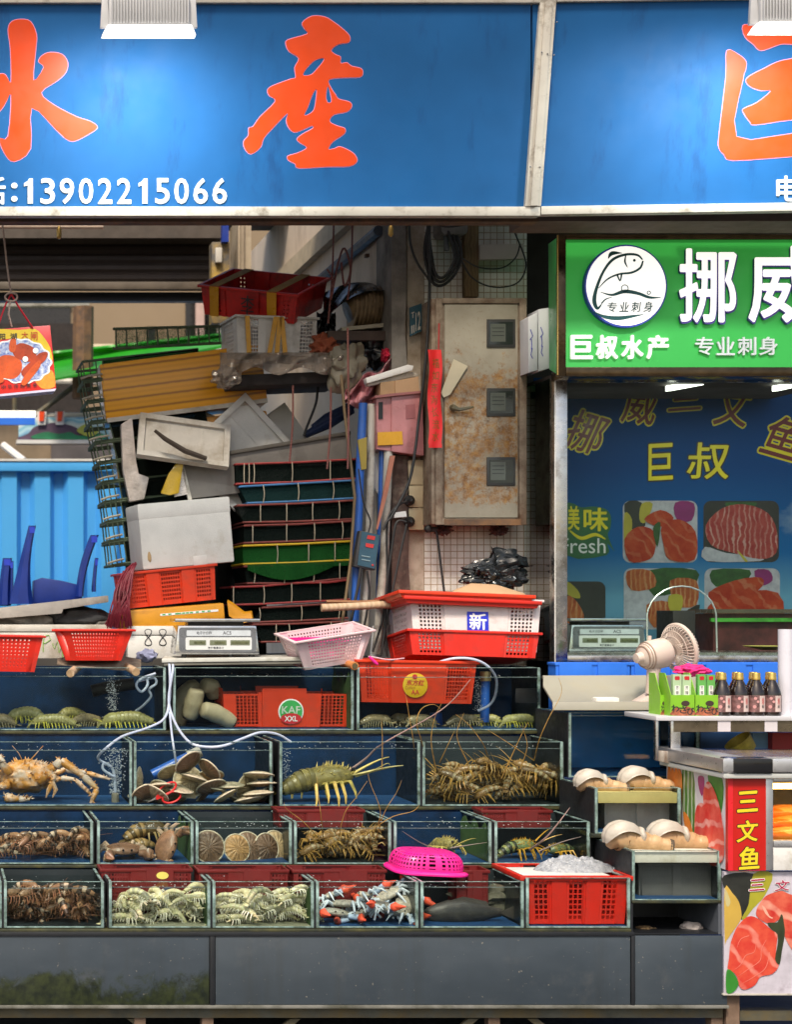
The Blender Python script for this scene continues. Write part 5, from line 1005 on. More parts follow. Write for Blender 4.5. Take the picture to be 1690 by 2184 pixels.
t = thing('junction_box', 'grey junction box under the sign with cables hanging from it', 'junction box', P(970, 500, 1.62))
MB().quad([(940, 462), (999, 462), (999, 494), (992, 501), (948, 501), (941, 494)], 1.60, .14).build('case', M('grey enamel', (.17, .165, .16), .45, var=.2, dirt=(.07, .06, .05), da=.5), t, bevel=.008)
MB().tube([P(952, 501, 1.64), P(953, 535, 1.64)], .014, 8).build('cable_gland', M('grey gland', (.1, .12, .12), .5), t)
tag(MB().quad([(991, 470), (1022, 470), (1022, 633), (992, 633)], 1.70, .045).build('wood_plank', plank_m, base=P(1005, 633, 1.7), bevel=.003), 'old brown plank standing above the meter cabinet', 'plank')
tag(MB().quad([(1024, 522), (1118, 520), (1119, 552), (1024, 554)], 1.68, .03).build('white_board', M('dusty white board', (.46, .40, .37), .7, var=.1), base=P(1070, 554, 1.68)), 'dusty white board fixed across the tiles above the cabinet', 'board')
# blue number plate on the pillar's return
t = thing('number_plate', 'teal number plate lettered T and 12 on the pillar edge', 'plate', P(886, 718, 1.7))
MB().quad([(874, 656), (900, 647), (900, 706), (875, 718)], 1.72, .008).build('plate', M('teal enamel', (.018, .09, .13), .4, var=.15, dirt=(.1, .14, .14), da=.3), t)
fp = lambda x, y, z=0: P(x, y - (x - 887) * .40, 1.718) + Vector((0, -z, 0))
words('T', (878, 664, 884, 676), fp, .002, .02).build('lettering', trim_grey, t); words('II', (878, 692, 884, 708), fp, .002, .02).build('lettering', trim_grey, t); words('12', (887, 668, 897, 706), fp, .002, .015).build('lettering', trim_grey, t)
# meter cabinet
def rust_mat():
    m, t, b, N, L = nodes('rusty cabinet paint')
    base = ramp(t, nz(t, 4, 4), [(.3, (.24, .215, .165)), (.55, (.33, .305, .245)), (.75, (.39, .365, .30))])
    tc = N.new('ShaderNodeTexCoord'); sx = N.new('ShaderNodeSeparateXYZ'); L.new(tc.outputs['Object'], sx.inputs[0])
    zr = ramp(t, sx.outputs[2], [(.0, g(.42)), (.14, g(.74)), (.60, g(.84)), (.8, g(.62)), (1.0, g(.45))])
    n = nz(t, 8.5, 14, (1, 1, 1), .80); ad = N.new('ShaderNodeMath'); ad.operation = 'MULTIPLY'; L.new(zr, ad.inputs[0]); L.new(n, ad.inputs[1])
    f = ramp(t, ad.outputs[0], [(.315, g(0)), (.35, g(.85)), (.43, g(1))])
    rc = ramp(t, nz(t, 26, 6, (1, 1, 1), .7), [(.3, (.085, .036, .016)), (.5, (.26, .115, .03)), (.7, (.42, .24, .075))])
    fine = ramp(t, nz(t, 60, 6, (1, 1, 1), .7), [(.58, g(0)), (.66, g(.7))]); f = mix(t, .8, f, ramp(t, nz(t, 22, 10, (1, 1, 1), .78), [(.42, g(0)), (.56, g(1))]), 'MULTIPLY'); f2 = mix(t, .6, fine, f, 'MULTIPLY')
    c = mix(t, f, base, rc); c = mix(t, f2, c, (.17, .075, .025)); L.new(c, b.inputs['Base Color']); b.inputs['Roughness'].default_value = .65
    bp = N.new('ShaderNodeBump'); bp.inputs['Strength'].default_value = .35; bp.inputs['Distance'].default_value = .003; L.new(ad.outputs[0], bp.inputs['Height']); L.new(bp.outputs[0], b.inputs['Normal']); return m
rm = rust_mat(); Yc = 1.55
t = thing('meter_cabinet', 'rust stained beige steel meter cabinet on the tiled pillar', 'cabinet', P(1030, 1118, Yc))
cf = M('rusty cabinet frame', (.27, .215, .16), .65, var=.25, sc=12, dirt=(.11, .06, .035), da=.7, dsc=9, bump=.3)
MB().pbox(921, 637, 1123, 1118, Yc, 1.745).build('case', cf, t, bevel=.006)
b = MB(); b.pbox(930, 636, 944, 1119, Yc - .012, Yc - .0005); b.pbox(1109, 636, 1124, 1119, Yc - .012, Yc - .0005); b.pbox(944.3, 636, 1108.7, 647, Yc - .011, Yc - .0005); b.pbox(944.3, 1106, 1108.7, 1119, Yc - .011, Yc - .0005); b.build('frame', cf, t, bevel=.002)
MB().pbox(948, 1107, 1112, 1120, Yc - .015, Yc - .012).build('rust_lip', rust_brown, t)
d = MB().pbox(949, 650, 1105, 1104, Yc - .010, Yc - .0006).build('door', rm, t, bevel=.003)
for v in d.data.vertices: pass
for y0, y1 in ((681, 741), (828, 888), (975, 1036)):
    wd = MB().pbox(1039, y0, 1100, y1, Yc - .016, Yc - .0101).build('meter_window', M('black window rim', (.028, .03, .03), .5, var=.2), d, bevel=.002)
    MB().pbox(1044, y0 + 6, 1095, y1 - 6, Yc - .0165, Yc - .0161).build('pane', M('meter glass', (.022, .028, .026), .15, var=.3, sc=5), wd)
    MB().pbox(1047, y0 + 10, 1079, y1 - 12, Yc - .0169, Yc - .0166).build('meter_dial', M('meter dial', (.085, .10, .085), .5), wd)
    for q in (18, 26, 34): MB().pbox(1050, y0 + q, 1076, y0 + q + 1.6, Yc - .0172, Yc - .0170).build('print_line', black_gap, wd)
MB().tube([P(966, 869, Yc - .012), P(969, 870, Yc - .035), P(980, 874, Yc - .04), P(1010, 868, Yc - .04)], [.016, .016, .010, .006], 8).build('door_handle', grime_steel, d)
tag(MB().slab([P(947, 848, 1.53), P(941, 838, 1.53), P(968, 766, 1.53), P(998, 781, 1.53), P(960, 842, 1.53)], Vector((0, -.001, 0))).build('paper_note', M('aged paper', (.60, .54, .40), .8, var=.1), base=P(965, 810, 1.53)), 'slanting beige paper note stuck on the cabinet door', 'paper')
t = thing('red_couplet', 'bright red paper couplet strip with faint gold characters beside the cabinet door', 'couplet', P(927, 955, 1.51))
def cp(x, y, z=0): return P(x + 2.0 * math.sin(y * .05), y, 1.515 + .006 * math.sin(y * .03 + x * .2)) + Vector((0, -z, 0))
b = MB(); b.grid(lambda u, v: cp(914 + 28 * u + (2 if v < .04 else 0), 955 - 209 * v), 6, 40); b.build('paper', M('couplet red', (.78, .018, .02), .5, var=.08, bump=.15, bsc=30), t, solid=.001)
for i, ch in enumerate('福如东海长流水'): words(ch, (921, 765 + i * 26, 935, 785 + i * 26), lambda x, y, z: cp(x, y, z + .0015), .0006, 0).build('lettering', M('dull gold', (.22, .10, .01), .6), t)
MB().tube([P(937, 690, 1.53), P(936, 745, 1.52)], .004, 5).build('tail', M('couplet thread', (.4, .03, .03), .7), t)
t = thing('black_plug', 'black plug under the lower corner of the meter cabinet', 'plug', P(913, 1128, 1.62)); MB().ball(tuple(P(914, 1128, 1.62)), .020, 10, 8).build('plug_head', black_rub, t); MB().tube([P(914, 1128, 1.62), P(934, 1128, 1.62)], .011, 8).build('plug_neck', black_rub, t)
for i, x in enumerate((946, 1065)): cloth('wire_tuft', ['tuft of loose red wires under the cabinet by the plug', 'tuft of dark red wires under the far corner of the cabinet'][i], 'wires', x, 1130, 16, 10, 1.66, M('red wire tuft', (.14, .05, .045), .7, var=.6, sc=40, bump=1, bsc=50), ry=.04, fr=4, amp=.9, sd=i * 5)

# ---------------------------------------------------------------- gift bag on its rope
t = thing('gift_bag', 'red gift bag printed with cooked crabs hanging on a rope', 'bag', P(40, 838, 1.0)); Yg = 1.0
q = [(-52, 706), (107, 694), (120, 829), (-44, 845)]
MB().quad(q, Yg, .11).build('bag_body', M('gift bag red', (.66, .03, .025), .3, var=.08, sc=3, bump=.04), t, bevel=.002)
MB().slab([P(-44, 845, Yg), P(120, 829, Yg), P(117, 834, Yg), P(-46, 850, Yg)], Vector((0, .11, 0))).build('bag_base', M('bag base', (.5, .48, .62), .5), t)
fg = lambda zo: (lambda x, y, z=0: P(x, y, Yg - zo) + Vector((0, -z, 0)))
shape([[(-46, 712), (-10, 702), (40, 704), (75, 702), (95, 722), (107, 742), (112, 765), (108, 770), (96, 745), (70, 735), (60, 745), (30, 722), (-44, 732)]], fg(.0008), .0006).build('print_yellow', M('bag yellow', (.74, .50, .03), .35, var=.12, sc=14, dirt=(.6, .05, .02), da=.1, dsc=14), t)
shape([[(70, 800), (100, 788), (114, 795), (117, 825), (88, 828)]], fg(.0008), .0006).build('print_firework', M('bag orange', (.74, .26, .03), .35, var=.3, sc=30), t)
pl = [(44 + 66 * math.cos(a) * (1 + .035 * math.cos(14 * a)) , 770 + 48 * math.sin(a) * (1 + .035 * math.cos(14 * a)) + (44 + 66 * math.cos(a) - 44) * .05) for a in [i * 2 * math.pi / 84 for i in range(84)]]
shape([pl], fg(.0016), .0006, 1).build('print_plate_edge', whp, t)
pl2 = [(44 + (x - 44) * .94, 770 + (y - 770) * .93) for x, y in pl]
shape([pl2], fg(.0024), .0006, 1).build('print_plate', M('china print', (.62, .66, .72), .35, var=.05, sc=10, dirt=(.06, .12, .40), da=.85, dsc=60), t)
crm2 = M('deep crab print', (.42, .045, .01), .3, var=.4, sc=18, bump=.05)
crm = M('cooked crab print', (.62, .085, .015), .3, var=.35, sc=16, bump=.05)
for i, l in enumerate(([(0, 775), (12, 762), (30, 762), (44, 772), (44, 790), (32, 802), (14, 800), (2, 790)], [(30, 752), (42, 740), (62, 746), (70, 758), (62, 772), (46, 770), (34, 764)], [(24, 752), (26, 735), (34, 731), (36, 745), (32, 756)], [(44, 790), (60, 772), (74, 758), (88, 756), (84, 770), (66, 784), (52, 800)], [(44, 808), (58, 786), (74, 770), (76, 780), (62, 800), (50, 814)], [(-20, 770), (-6, 748), (8, 750), (6, 766), (-8, 784)], [(-30, 790), (-4, 782), (16, 804), (0, 812), (-24, 806)])):
    shape([[(40 + (x_ - 40) * 1.28, 776 + (y_ - 776) * 1.22) for x_, y_ in l]], fg(.0032 + .0004 * i), .0006).build('print_crab', [crm, crm2][i % 2], t)
for x, y in ((54, 766), (76, 748)): shape([[(x + 6 * math.cos(a), y + 6 * math.sin(a)) for a in [j * math.pi / 5 for j in range(10)]]], fg(.0066), .0005).build('print_flower', whp, t)
for ch, r_, m in (('阳', (0, 712, 11, 724), blk), ('湖', (22, 711, 36, 724), blk), ('大', (46, 708, 60, 722), crm), ('闸', (66, 708, 80, 726), crm)): words(ch, r_, fg(.004), .0006, .01).build('lettering', m, t)
for i, ch in enumerate('中华传统美食'): words(ch, (3 + 13.4 * i, 821 - i * .9, 12 + 13.4 * i, 830 - i * .9), fg(.004), .0006, 0).build('lettering', blk, t)
for pts in ([(70, 700), (40, 655), (24, 627)], [(-6, 702), (10, 655), (24, 627)]): MB().tube(smooth([P(x, y, Yg - .004) for x, y in pts], 4, False), .0085, 6, flat=.5).build('handle', M('red ribbon', (.5, .015, .03), .5), t)
t = thing('hanging_rope', 'speckled rope tied to the handles of the gift bag', 'rope', P(5, 471, 1.0)); rp = stripes('speckled rope', [(.20, .12, .09), (.55, .46, .40), (.24, .13, .10)], 60, 'DIAGONAL', 2, .9)
MB().tube(smooth([P(4, 466, Yg), P(12, 540, Yg), P(18, 590, Yg), P(24, 628, Yg)], 5, False), .005, 6).build('cord', rp, t)
MB().tube(smooth([P(13 + 13 * math.cos(a) + 11, 634 + 9 * math.sin(a), Yg - .012) for a in [j * math.pi / 6 for j in range(13)]], 2, False), .005, 6).build('knot', rp, t); MB().tube([P(22, 640, Yg - .02), P(18, 670, Yg + .0), P(25, 697, Yg + .02)], .005, 6).build('tail', rp, t)

# ---------------------------------------------------------------- blue stools upside down behind the plank
def stool(lb, legs, seat, Y):
    t = thing('plastic_stool', lb, 'stool', P(seat[0][0], 1285, Y), 'blue plastic stools turned upside down')
    for (x0, y0, w0, x1, y1, w1) in legs:
        b = MB(); n = 10; rs = []
        for i in range(n + 1):
            v = i / n; x = x0 + (x1 - x0) * (1 - (1 - v) ** 1.8); y = y0 + (y1 - y0) * v; w_ = w0 + (w1 - w0) * v ** 2
            rs.append([P(x - w_, y, Y), P(x - w_ * .3, y, Y - .03), P(x + w_ * .6, y, Y - .03), P(x + w_, y, Y), P(x + w_ * .5, y, Y + .02), P(x - w_ * .5, y, Y + .02)])
        b.rings(rs); b.build('leg', blue_pl, t)
        MB().slab([P(x0 - w0 * .8, y0 + 3, Y - .034), P(x0 + w0 * .7, y0 + 3, Y - .034), P(x0 + w0 * .6, y0 + 16, Y - .034), P(x0 - w0 * .7, y0 + 16, Y - .034)], Vector((0, .003, 0))).build('leg_cap', M('bright cap', (.02, .06, .62), .35), t)
    b = MB(); pts = [P(x, y, Y + .06) for x, y in seat]; b.slab(pts, Vector((0, .14, 0))); b.build('seat', blue_pl, t, bevel=.006)
stool('upturned blue stool with two tall legs in front of the blue fence', [(69, 1121, 8, 46, 1288, 26), (202, 1141, 9, 170, 1272, 8), (206, 1190, 4, 200, 1262, 5)], [(70, 1290), (72, 1238), (90, 1232), (130, 1238), (172, 1248), (176, 1276), (120, 1292)], 2.3)
stool('upturned blue stool cut by the picture border, its short leg against the fence', [(16, 1190, 10, 8, 1290, 14), (25, 1196, 4, 24, 1288, 6), (-30, 1150, 10, -40, 1290, 14)], [(-60, 1292), (-58, 1250), (0, 1246), (22, 1262), (24, 1292)], 2.4)
# ---------------------------------------------------------------- the sashimi stall: green lightbox, glass booth, cooler
def rrect(x0, y0, x1, y1, r, n=5):
    out = []
    for cx, cy, a0 in ((x1 - r, y0 + r, -90), (x1 - r, y1 - r, 0), (x0 + r, y1 - r, 90), (x0 + r, y0 + r, 180)):
        out += [(cx + r * math.cos(R(a0 + 90 * i / n)), cy + r * math.sin(R(a0 + 90 * i / n))) for i in range(n + 1)]
    return out
def circ(x, y, r, n=28, ry=None): return [(x + r * math.cos(2*math.pi*i/n), y + (ry or r) * math.sin(2*math.pi*i/n)) for i in range(n)]
def stroke(pts, ws, n=6):                             # brush stroke outline along a centre line
    c = smooth([(x, y, w_) for (x, y), w_ in zip(pts, ws)], n, False); L, Rr = [], []
    for i, p in enumerate(c):
        a, b_ = c[max(0, i - 1)], c[min(len(c) - 1, i + 1)]; t_ = Vector((b_.x - a.x, b_.y - a.y)).normalized(); nn = Vector((-t_.y, t_.x)) * max(.15, p.z) / 2
        L.append((p.x + nn.x, p.y + nn.y)); Rr.append((p.x - nn.x, p.y - nn.y))
    return L + Rr[::-1]
def lift(fn, d): return lambda x, y, z=0: fn(x, y, z + d)
green_s = M('green sign film', (.022, .40, .07), .45, var=.12, sc=2.2, bump=.10, bsc=5, emit=.16, ec=(.03, .55, .09))
lit_w = M('lit white letters', (.85, .85, .88), .4, var=.02, bump=0, emit=.55, ec=(.95, .97, 1))
tealp = M('teal print', (.008, .13, .13), .4, bump=0)
YG = 1.12; fs = face(YG)
t = thing('lightbox_sign', 'green lightbox sign with a round fish emblem and white characters', 'sign', P(1450, 800, YG))
MB().pbox(1206, 508, 1830, 786, YG + .004, YG + .05).build('panel', green_s, t)
b = MB(); b.slab([P(1170, 521, 1.36), P(1190, 506, YG + .001), P(1190, 799, YG + .001), P(1172, 788, 1.36)], Vector((.004, .004, 0))); b.build('side_panel', M('sunlit side film', (.06, .58, .15), .35, var=.1, sc=3), t)  # side film given a brighter green, as if the sun fell on it
b = MB(); b.pbox(1190, 500, 1208, 803, YG - .006, YG + .012); b.pbox(1208.2, 783, 1830, 803, YG - .006, 1.31); b.pbox(1208.2, 500, 1830, 511, YG - .006, 1.31); b.build('trim', dark_bronze, t, bevel=.003)
MB().pbox(1189, 502, 1191.5, 800, YG - .009, YG - .0062).build('gold_edge', M('gold trim', (.5, .32, .1), .3, metal=.8), t)
G6 = lambda l: [(1125.9 + x * .3338, 468 + y * .3338) for x, y in l]
dc = shape([circ(1330, 613, 88, 48)], fs, .03, 1).build('emblem_edge', M('blue emblem edge', (.03, .06, .50), .4, bump=0), t)
em = shape([circ(1330, 613, 84.5, 48)], lift(fs, .0305), .003, 1).build('emblem_face', lit_w, t)
fe = lift(fs, .0345)
for pts, ws in (([(715,268),(680,238),(605,236),(525,268),(465,345),(422,450),(408,530),(428,578),(458,545)], [8,14,16,18,16,20,26,18,4]), ([(718,275),(700,320),(645,350),(565,360),(492,392),(435,450)], [10,14,14,12,10,4]),
                ([(610,236),(603,280),(620,318)], [5,12,3]), ([(496,262),(520,228),(585,226)], [3,26,3]), ([(552,360),(572,402),(582,360)], [12,8,12]), ([(448,474),(520,492),(600,470),(685,482),(760,508),(832,508)], [3,14,24,20,16,3]), ([(405,598),(470,630),(560,640),(650,628),(722,616)], [3,20,26,16,3]), ([(455,545),(480,520),(520,506)], [10, 8, 3])):
    shape([G6(stroke(pts, ws))], fe, .001, 1).build('emblem_stroke', tealp, em)
for x, y, r in ((602, 450, 24), (755, 478, 13)): shape([G6(circ(x, y, r)), G6(circ(x, y, r - 5))], fe, .001, 1).build('emblem_ring', tealp, em)
shape([G6(circ(663, 272, 9))], fe, .001, 1).build('emblem_eye', tealp, em)
for i, ch in enumerate('专业刺身'): words(ch, (1290 + i * 25.5, 648 - i * .5, 1310 + i * 25.5, 668), fe, .001, .012, slant=.15).build('emblem_lettering', tealp, em)
edge_v = M('violet letter side', (.10, .06, .36), .4, bump=0)
for ch, r_ in (('挪', (1448, 536, 1568, 690)), ('威', (1596, 530, 1740, 690))):
    words(ch, r_, fs, .020, .022).build('letter_side', edge_v, t); words(ch, (r_[0] - 1, r_[1] - 1, r_[2] - 3, r_[3] - 3), lift(fs, .0205), .004, .016).build('letter_face', lit_w, t)
for i, ch in enumerate('巨叔水产'): words(ch, (1218 + i * 54, 717, 1262 + i * 54, 765), fs, .012, .03).build('letter_face', M('white acrylic letters', (.82, .82, .82), .35, var=.02, bump=0, emit=.25, ec=(1, 1, 1)), t)
for i, ch in enumerate('专业刺身'): words(ch, (1482 + i * 45.5, 720, 1520 + i * 45.5, 758), fs, .012, .012).build('letter_face', M('silver letters', (.78, .79, .79), .35, var=.05, bump=0), t)
# white folded cartons beside the lightbox
for i, (q, lb) in enumerate((([(1127, 677), (1147, 666), (1147, 790), (1128, 795)], 'white board with blue marks next to the meter cabinet'), ([(1149, 660), (1174, 656), (1174, 785), (1149, 793)], 'white ribbed board against the green lightbox side'))):
    t = thing('white_signboard', lb, 'board', P(q[3][0], q[3][1], 1.5)); MB().quad(q, 1.42 + .02 * i, .16).build('board', M('white card', (.66, .68, .74), .6, var=.05), t, bevel=.003)
    for j in range(3): MB().tube([P(q[0][0] + 5 + 2 * j, q[0][1] + 26 + 20 * j + 12 * i, 1.418 + .02 * i), P(q[0][0] + 10 - 2 * j, q[0][1] + 40 + 20 * j + 12 * i, 1.418 + .02 * i), P(q[0][0] + 4 + 3 * j, q[0][1] + 48 + 20 * j + 12 * i, 1.418 + .02 * i)], .0018, 4).build('pen_mark', navy, t)
# tube fittings under the sign
t = thing('tube_lamp', 'unlit white tube lamp above the green lightbox', 'lamp', P(1600, 492, 1.0)); MB().tube([P(1462, 488, 1.0), P(1830, 488, 1.0)], .014, 10).build('tube', white_paint, t); MB().pbox(1458, 470, 1830, 481, .99, 1.06).build('fitting', trim_grey, t); MB().pbox(1456, 480, 1464, 494, .98, 1.02).build('holder', rust_brown, t)
tag(MB().tube([P(1126, 478, 1.02), P(1456, 478, 1.02)], .014, 10).build('tube_lamp', M('dusty tube', (.42, .32, .28), .4), base=P(1290, 478, 1.02)), 'dusty thin tube lamp under the sign by the pillar', 'lamp')
# ---- glass booth
YF_ = 1.3; XB = px(1188, YF_); booth_glass = clear('booth glass', (.90, .955, .93), .02, 1.5, .12)
t = thing('glass_booth', 'glass booth in steel frame under the green lightbox', 'booth', P(1450, 1414, YF_))
b = MB().pbox(1184, 803, 1211, 1416, YF_ - .01, YF_ + .06); b.build('corner_post', steel, t, bevel=.003)
MB().pbox(1183.2, 803, 1186, 1416, YF_ - .013, YF_ - .0102).build('post_edge', M('bright steel edge', (.75, .72, .68), .3, metal=.6, bump=0), t)
MB().pbox(1211.2, 799, 1840, 813, YF_ - .008, YF_ + .05).build('top_rail', steel, t, bevel=.002); MB().pbox(1211.2, 1398, 1840, 1414, YF_ - .008, YF_ + .05).build('bottom_rail', steel, t, bevel=.002)
MB().box((XB - .004, YF_ + .061, pz(1412, YF_)), (XB + .004, 1.745, pz(803, YF_))).build('side_pane', clear('side glass', (.84, .90, .86), .02, 1.5, 2.2), t)
MB().pbox(1211.5, 813.3, 1840, 1397.7, YF_ + .01, YF_ + .018).build('front_pane', booth_glass, t)
b = MB(); b.box((XB + .01, YF_ + .062, pz(1400, YF_)), (px(1840, YF_), 2.18, pz(1392, YF_))); b.build('counter_plate', steel, t)
MB().box((XB + .005, YF_ - .005, pz(803, YF_) + .002), (px(1840, YF_), 2.3, pz(803, YF_) + .02)).build('roof_board', dark_paint, t)
MB().box((XB + .02, 2.235, .4), (px(1840, YF_), 2.25, pz(803, YF_))).build('rear_panel', dark_paint, t)
MB().box((XB + .02, YF_ + .03, .1), (px(1840, YF_), YF_ + .05, pz(1416, YF_))).build('skirt_panel', M('stall skirt blue', (.01, .06, .25), .5), t)
for x, w_ in ((1466, 70), (1690, 60)):
    l = MB().slab([P(x - w_ / 2, 822, 1.62), P(x + w_ / 2, 810, 1.62), P(x + w_ / 2, 821, 1.60), P(x - w_ / 2, 834, 1.60)], Vector((0, .06, .006))).build('booth_lamp', M('booth tube', (.9, .9, .9), .4, var=0, bump=0, emit=3, ec=(.95, 1, 1)), t)
    la = bpy.data.lights.new('booth_light', 'AREA'); la.size = .15; la.shape = 'RECTANGLE'; la.size_y = .06; la.energy = 1.5; la.color = (.93, .98, 1)
    lo = bpy.data.objects.new('light_source', la); col.objects.link(lo); lo.parent = t; lo.location = P(x, 836, 1.62) - BASES[t.name]
# poster on the booth's rear panel
YP = 2.2; fp2 = face(YP)
def sky_print():
    m, t, b, N, L = nodes('sky print')
    tc = N.new('ShaderNodeTexCoord'); sx = N.new('ShaderNodeSeparateXYZ'); L.new(tc.outputs['Object'], sx.inputs[0])
    c = ramp(t, sx.outputs[2], [(0, (.08, .21, .32)), (.32, (.12, .32, .46)), (.55, (.006, .12, .33)), (1.0, (.003, .055, .20))])
    mp = N.new('ShaderNodeMapRange'); mp.inputs[1].default_value = -.2; mp.inputs[2].default_value = 1.6; L.new(sx.outputs[0], mp.inputs[0])
    n = nz(t, 2.2, 8, (1, 1, 1.6)); ad = N.new('ShaderNodeMath'); ad.operation = 'MULTIPLY'; L.new(mp.outputs[0], ad.inputs[0]); L.new(n, ad.inputs[1])
    f = ramp(t, ad.outputs[0], [(.30, g(0)), (.42, g(.8))]); L.new(mix(t, f, c, (.30, .38, .44)), b.inputs['Base Color']); b.inputs['Roughness'].default_value = .6; b.inputs['Specular IOR Level'].default_value = .1; return m
ps = thing('salmon_poster', 'blue sky poster with salmon dishes on the booth rear panel', 'poster', P(1330, 1400, YP))
MB().pbox(1140, 806, 1840, 1400, YP, YP + .012).build('panel', sky_print(), ps)
olive_y = M('olive yellow print', (.74, .62, .02), .4, bump=0); dark_r = M('dark red print', (.15, .010, .014), .4, bump=0); bk = M('black outline print', (.008, .008, .01), .4, bump=0)
def outlined(ch, cx, cy, w_, h_, rot, m1, m2, slant=.16, gr=.036):
    r_ = (cx - w_ / 2, cy - h_ / 2, cx + w_ / 2, cy + h_ / 2)
    words(ch, r_, lift(fp2, .0002), .0012, .012, rot, slant=slant, grow=gr).build('lettering_edge', m2, ps); words(ch, r_, lift(fp2, .0016), .0010, .010, rot, slant=slant).build('lettering', m1, ps)
for ch, cx, cy, w_, h_, r_ in (('挪', 1252, 922, 84, 86, 16), ('威', 1366, 862, 76, 84, 6), ('三', 1461, 852, 74, 46, -4), ('文', 1563, 866, 76, 86, 6), ('鱼', 1668, 932, 78, 86, 16)): outlined(ch, cx, cy, w_, h_, r_, dark_r, olive_y)
outlined('巨', 1409, 985, 54, 76, -3, olive_y, bk, .08); outlined('叔', 1510, 983, 88, 76, 0, olive_y, bk, .08)
lg = shape([[(1206, 1083), (1220, 1073), (1240, 1082), (1262, 1080), (1280, 1082), (1296, 1088), (1304, 1104), (1302, 1128), (1297, 1140), (1306, 1165), (1311, 1176), (1296, 1160), (1294, 1184), (1208, 1184)]], lift(fp2, .0002), .001).build('print_green', M('dark green print', (.008, .11, .035), .4, bump=0), ps)
words('美', (1212, 1080, 1236, 1130), lift(fp2, .0014), .0008, .02).build('lettering', olive_y, lg); words('味', (1246, 1084, 1296, 1132), lift(fp2, .0014), .0008, .02).build('lettering', olive_y, lg)
shape([stroke([(1216, 1132), (1240, 1148), (1270, 1140), (1292, 1150)], [3, 7, 7, 2])], lift(fp2, .0014), .0008, 1).build('print_swash', olive_y, lg)
words('Fresh', (1196, 1148, 1292, 1180), lift(fp2, .0014), .0008, 0).build('lettering', whp, lg)
sal1 = flesh('salmon slice print', (.34, .03, .015), (.44, .065, .025), (.48, .15, .08), 7, 'DIAGONAL', 8, thin=.94)
sal2 = flesh('salmon fan print', (.28, .03, .03), (.38, .07, .06), (.52, .30, .26), 11, 'X', 8, thin=.85)
sal3 = flesh('salmon orange print', (.30, .05, .02), (.46, .14, .05), (.56, .30, .14), 12, 'X', 5, thin=.8)
icew = M('print white ice', (.42, .42, .46), .4, var=.25, sc=25, bump=0); dkp = M('print dark', (.022, .024, .02), .4, var=.5, sc=8, bump=0); lem = M('print lemon', (.40, .34, .04), .4, var=.15, bump=0); orch = M('print orchid', (.22, .012, .12), .4, var=.3, bump=0); lfg = M('print leaf', (.02, .085, .015), .4, var=.5, sc=20, bump=0)
def pic(x0, y0, x1, y1, base_, items):
    w_, h_ = x1 - x0, y1 - y0
    o = shape([rrect(x0, y0, x1, y1, 16)], lift(fp2, .0002), .001, 1).build('picture', base_, ps)
    for i, (m, l) in enumerate(items): shape([[(x0 + a * w_, y0 + c_ * h_) for a, c_ in l]], lift(fp2, .0014 + .0005 * i), .0008).build('print_food', m, o)
pic(1329, 1068, 1488, 1200, icew, [(dkp, [(.02,.05),(.25,.03),(.3,.4),(.1,.45)]), (lem, [(.02,.2),(.12,.3),(.1,.6),(.02,.7)]), (lem, [(.25,.05),(.4,.05),(.3,.35),(.22,.3)]), (orch, [(.7,.03),(.95,.04),(.92,.32),(.72,.3)]), (sal1, [(.02,.62),(.2,.42),(.42,.5),(.42,.85),(.3,.97),(.08,.97)]), (sal1, [(.52,.4),(.75,.3),(.97,.5),(.96,.95),(.62,.95),(.54,.7)]), (sal1, [(.28,.3),(.5,.15),(.68,.28),(.5,.42)]), (lfg, [(.4,.45),(.5,.35),(.46,.75)])])
pic(1501, 1068, 1662, 1199, dkp, [(lfg, [(.3,.03),(.7,.03),(.6,.12),(.36,.12)]), (icew, [(.02,.75),(.3,.85),(.7,.9),(.75,.98),(.04,.98)]), (sal2, [(.03,.4),(.25,.12),(.55,.06),(.85,.2),(.97,.5),(.96,.85),(.75,.95),(.4,.85),(.1,.72)]), (lem, [(.44,.8),(.58,.97),(.54,.98)])])
pic(1331, 1212, 1490, 1342, icew, [(lfg, [(.35,.03),(.97,.03),(.9,.3),(.4,.45)]), (sal3, [(.04,.05),(.36,.04),(.42,.3),(.1,.36)]), (sal3, [(.62,.2),(.97,.2),(.97,.6),(.7,.6)]), (sal3, [(.3,.6),(.6,.55),(.66,.85),(.4,.97)]), (lem, [(.6,.45),(.78,.45),(.76,.7),(.62,.7)]), (dkp, [(.5,.98),(.97,.6),(.97,.72),(.6,.99)])])
pic(1503, 1212, 1664, 1342, icew, [(lfg, [(.1,.03),(.6,.03),(.5,.25),(.15,.3)]), (orch, [(.66,.04),(.85,.03),(.9,.2),(.74,.28)]), (sal1, [(.05,.4),(.4,.2),(.75,.15),(.72,.35),(.2,.6)]), (sal1, [(.05,.62),(.4,.4),(.97,.4),(.97,.9),(.1,.95)])])
pic(1200, 1240, 1292, 1330, dkp, [(lem, [(.1,.0),(.35,.2),(.4,.4),(.1,.3)]), (sal3, [(.1,.35),(.35,.5),(.5,.9),(.1,.98)])])
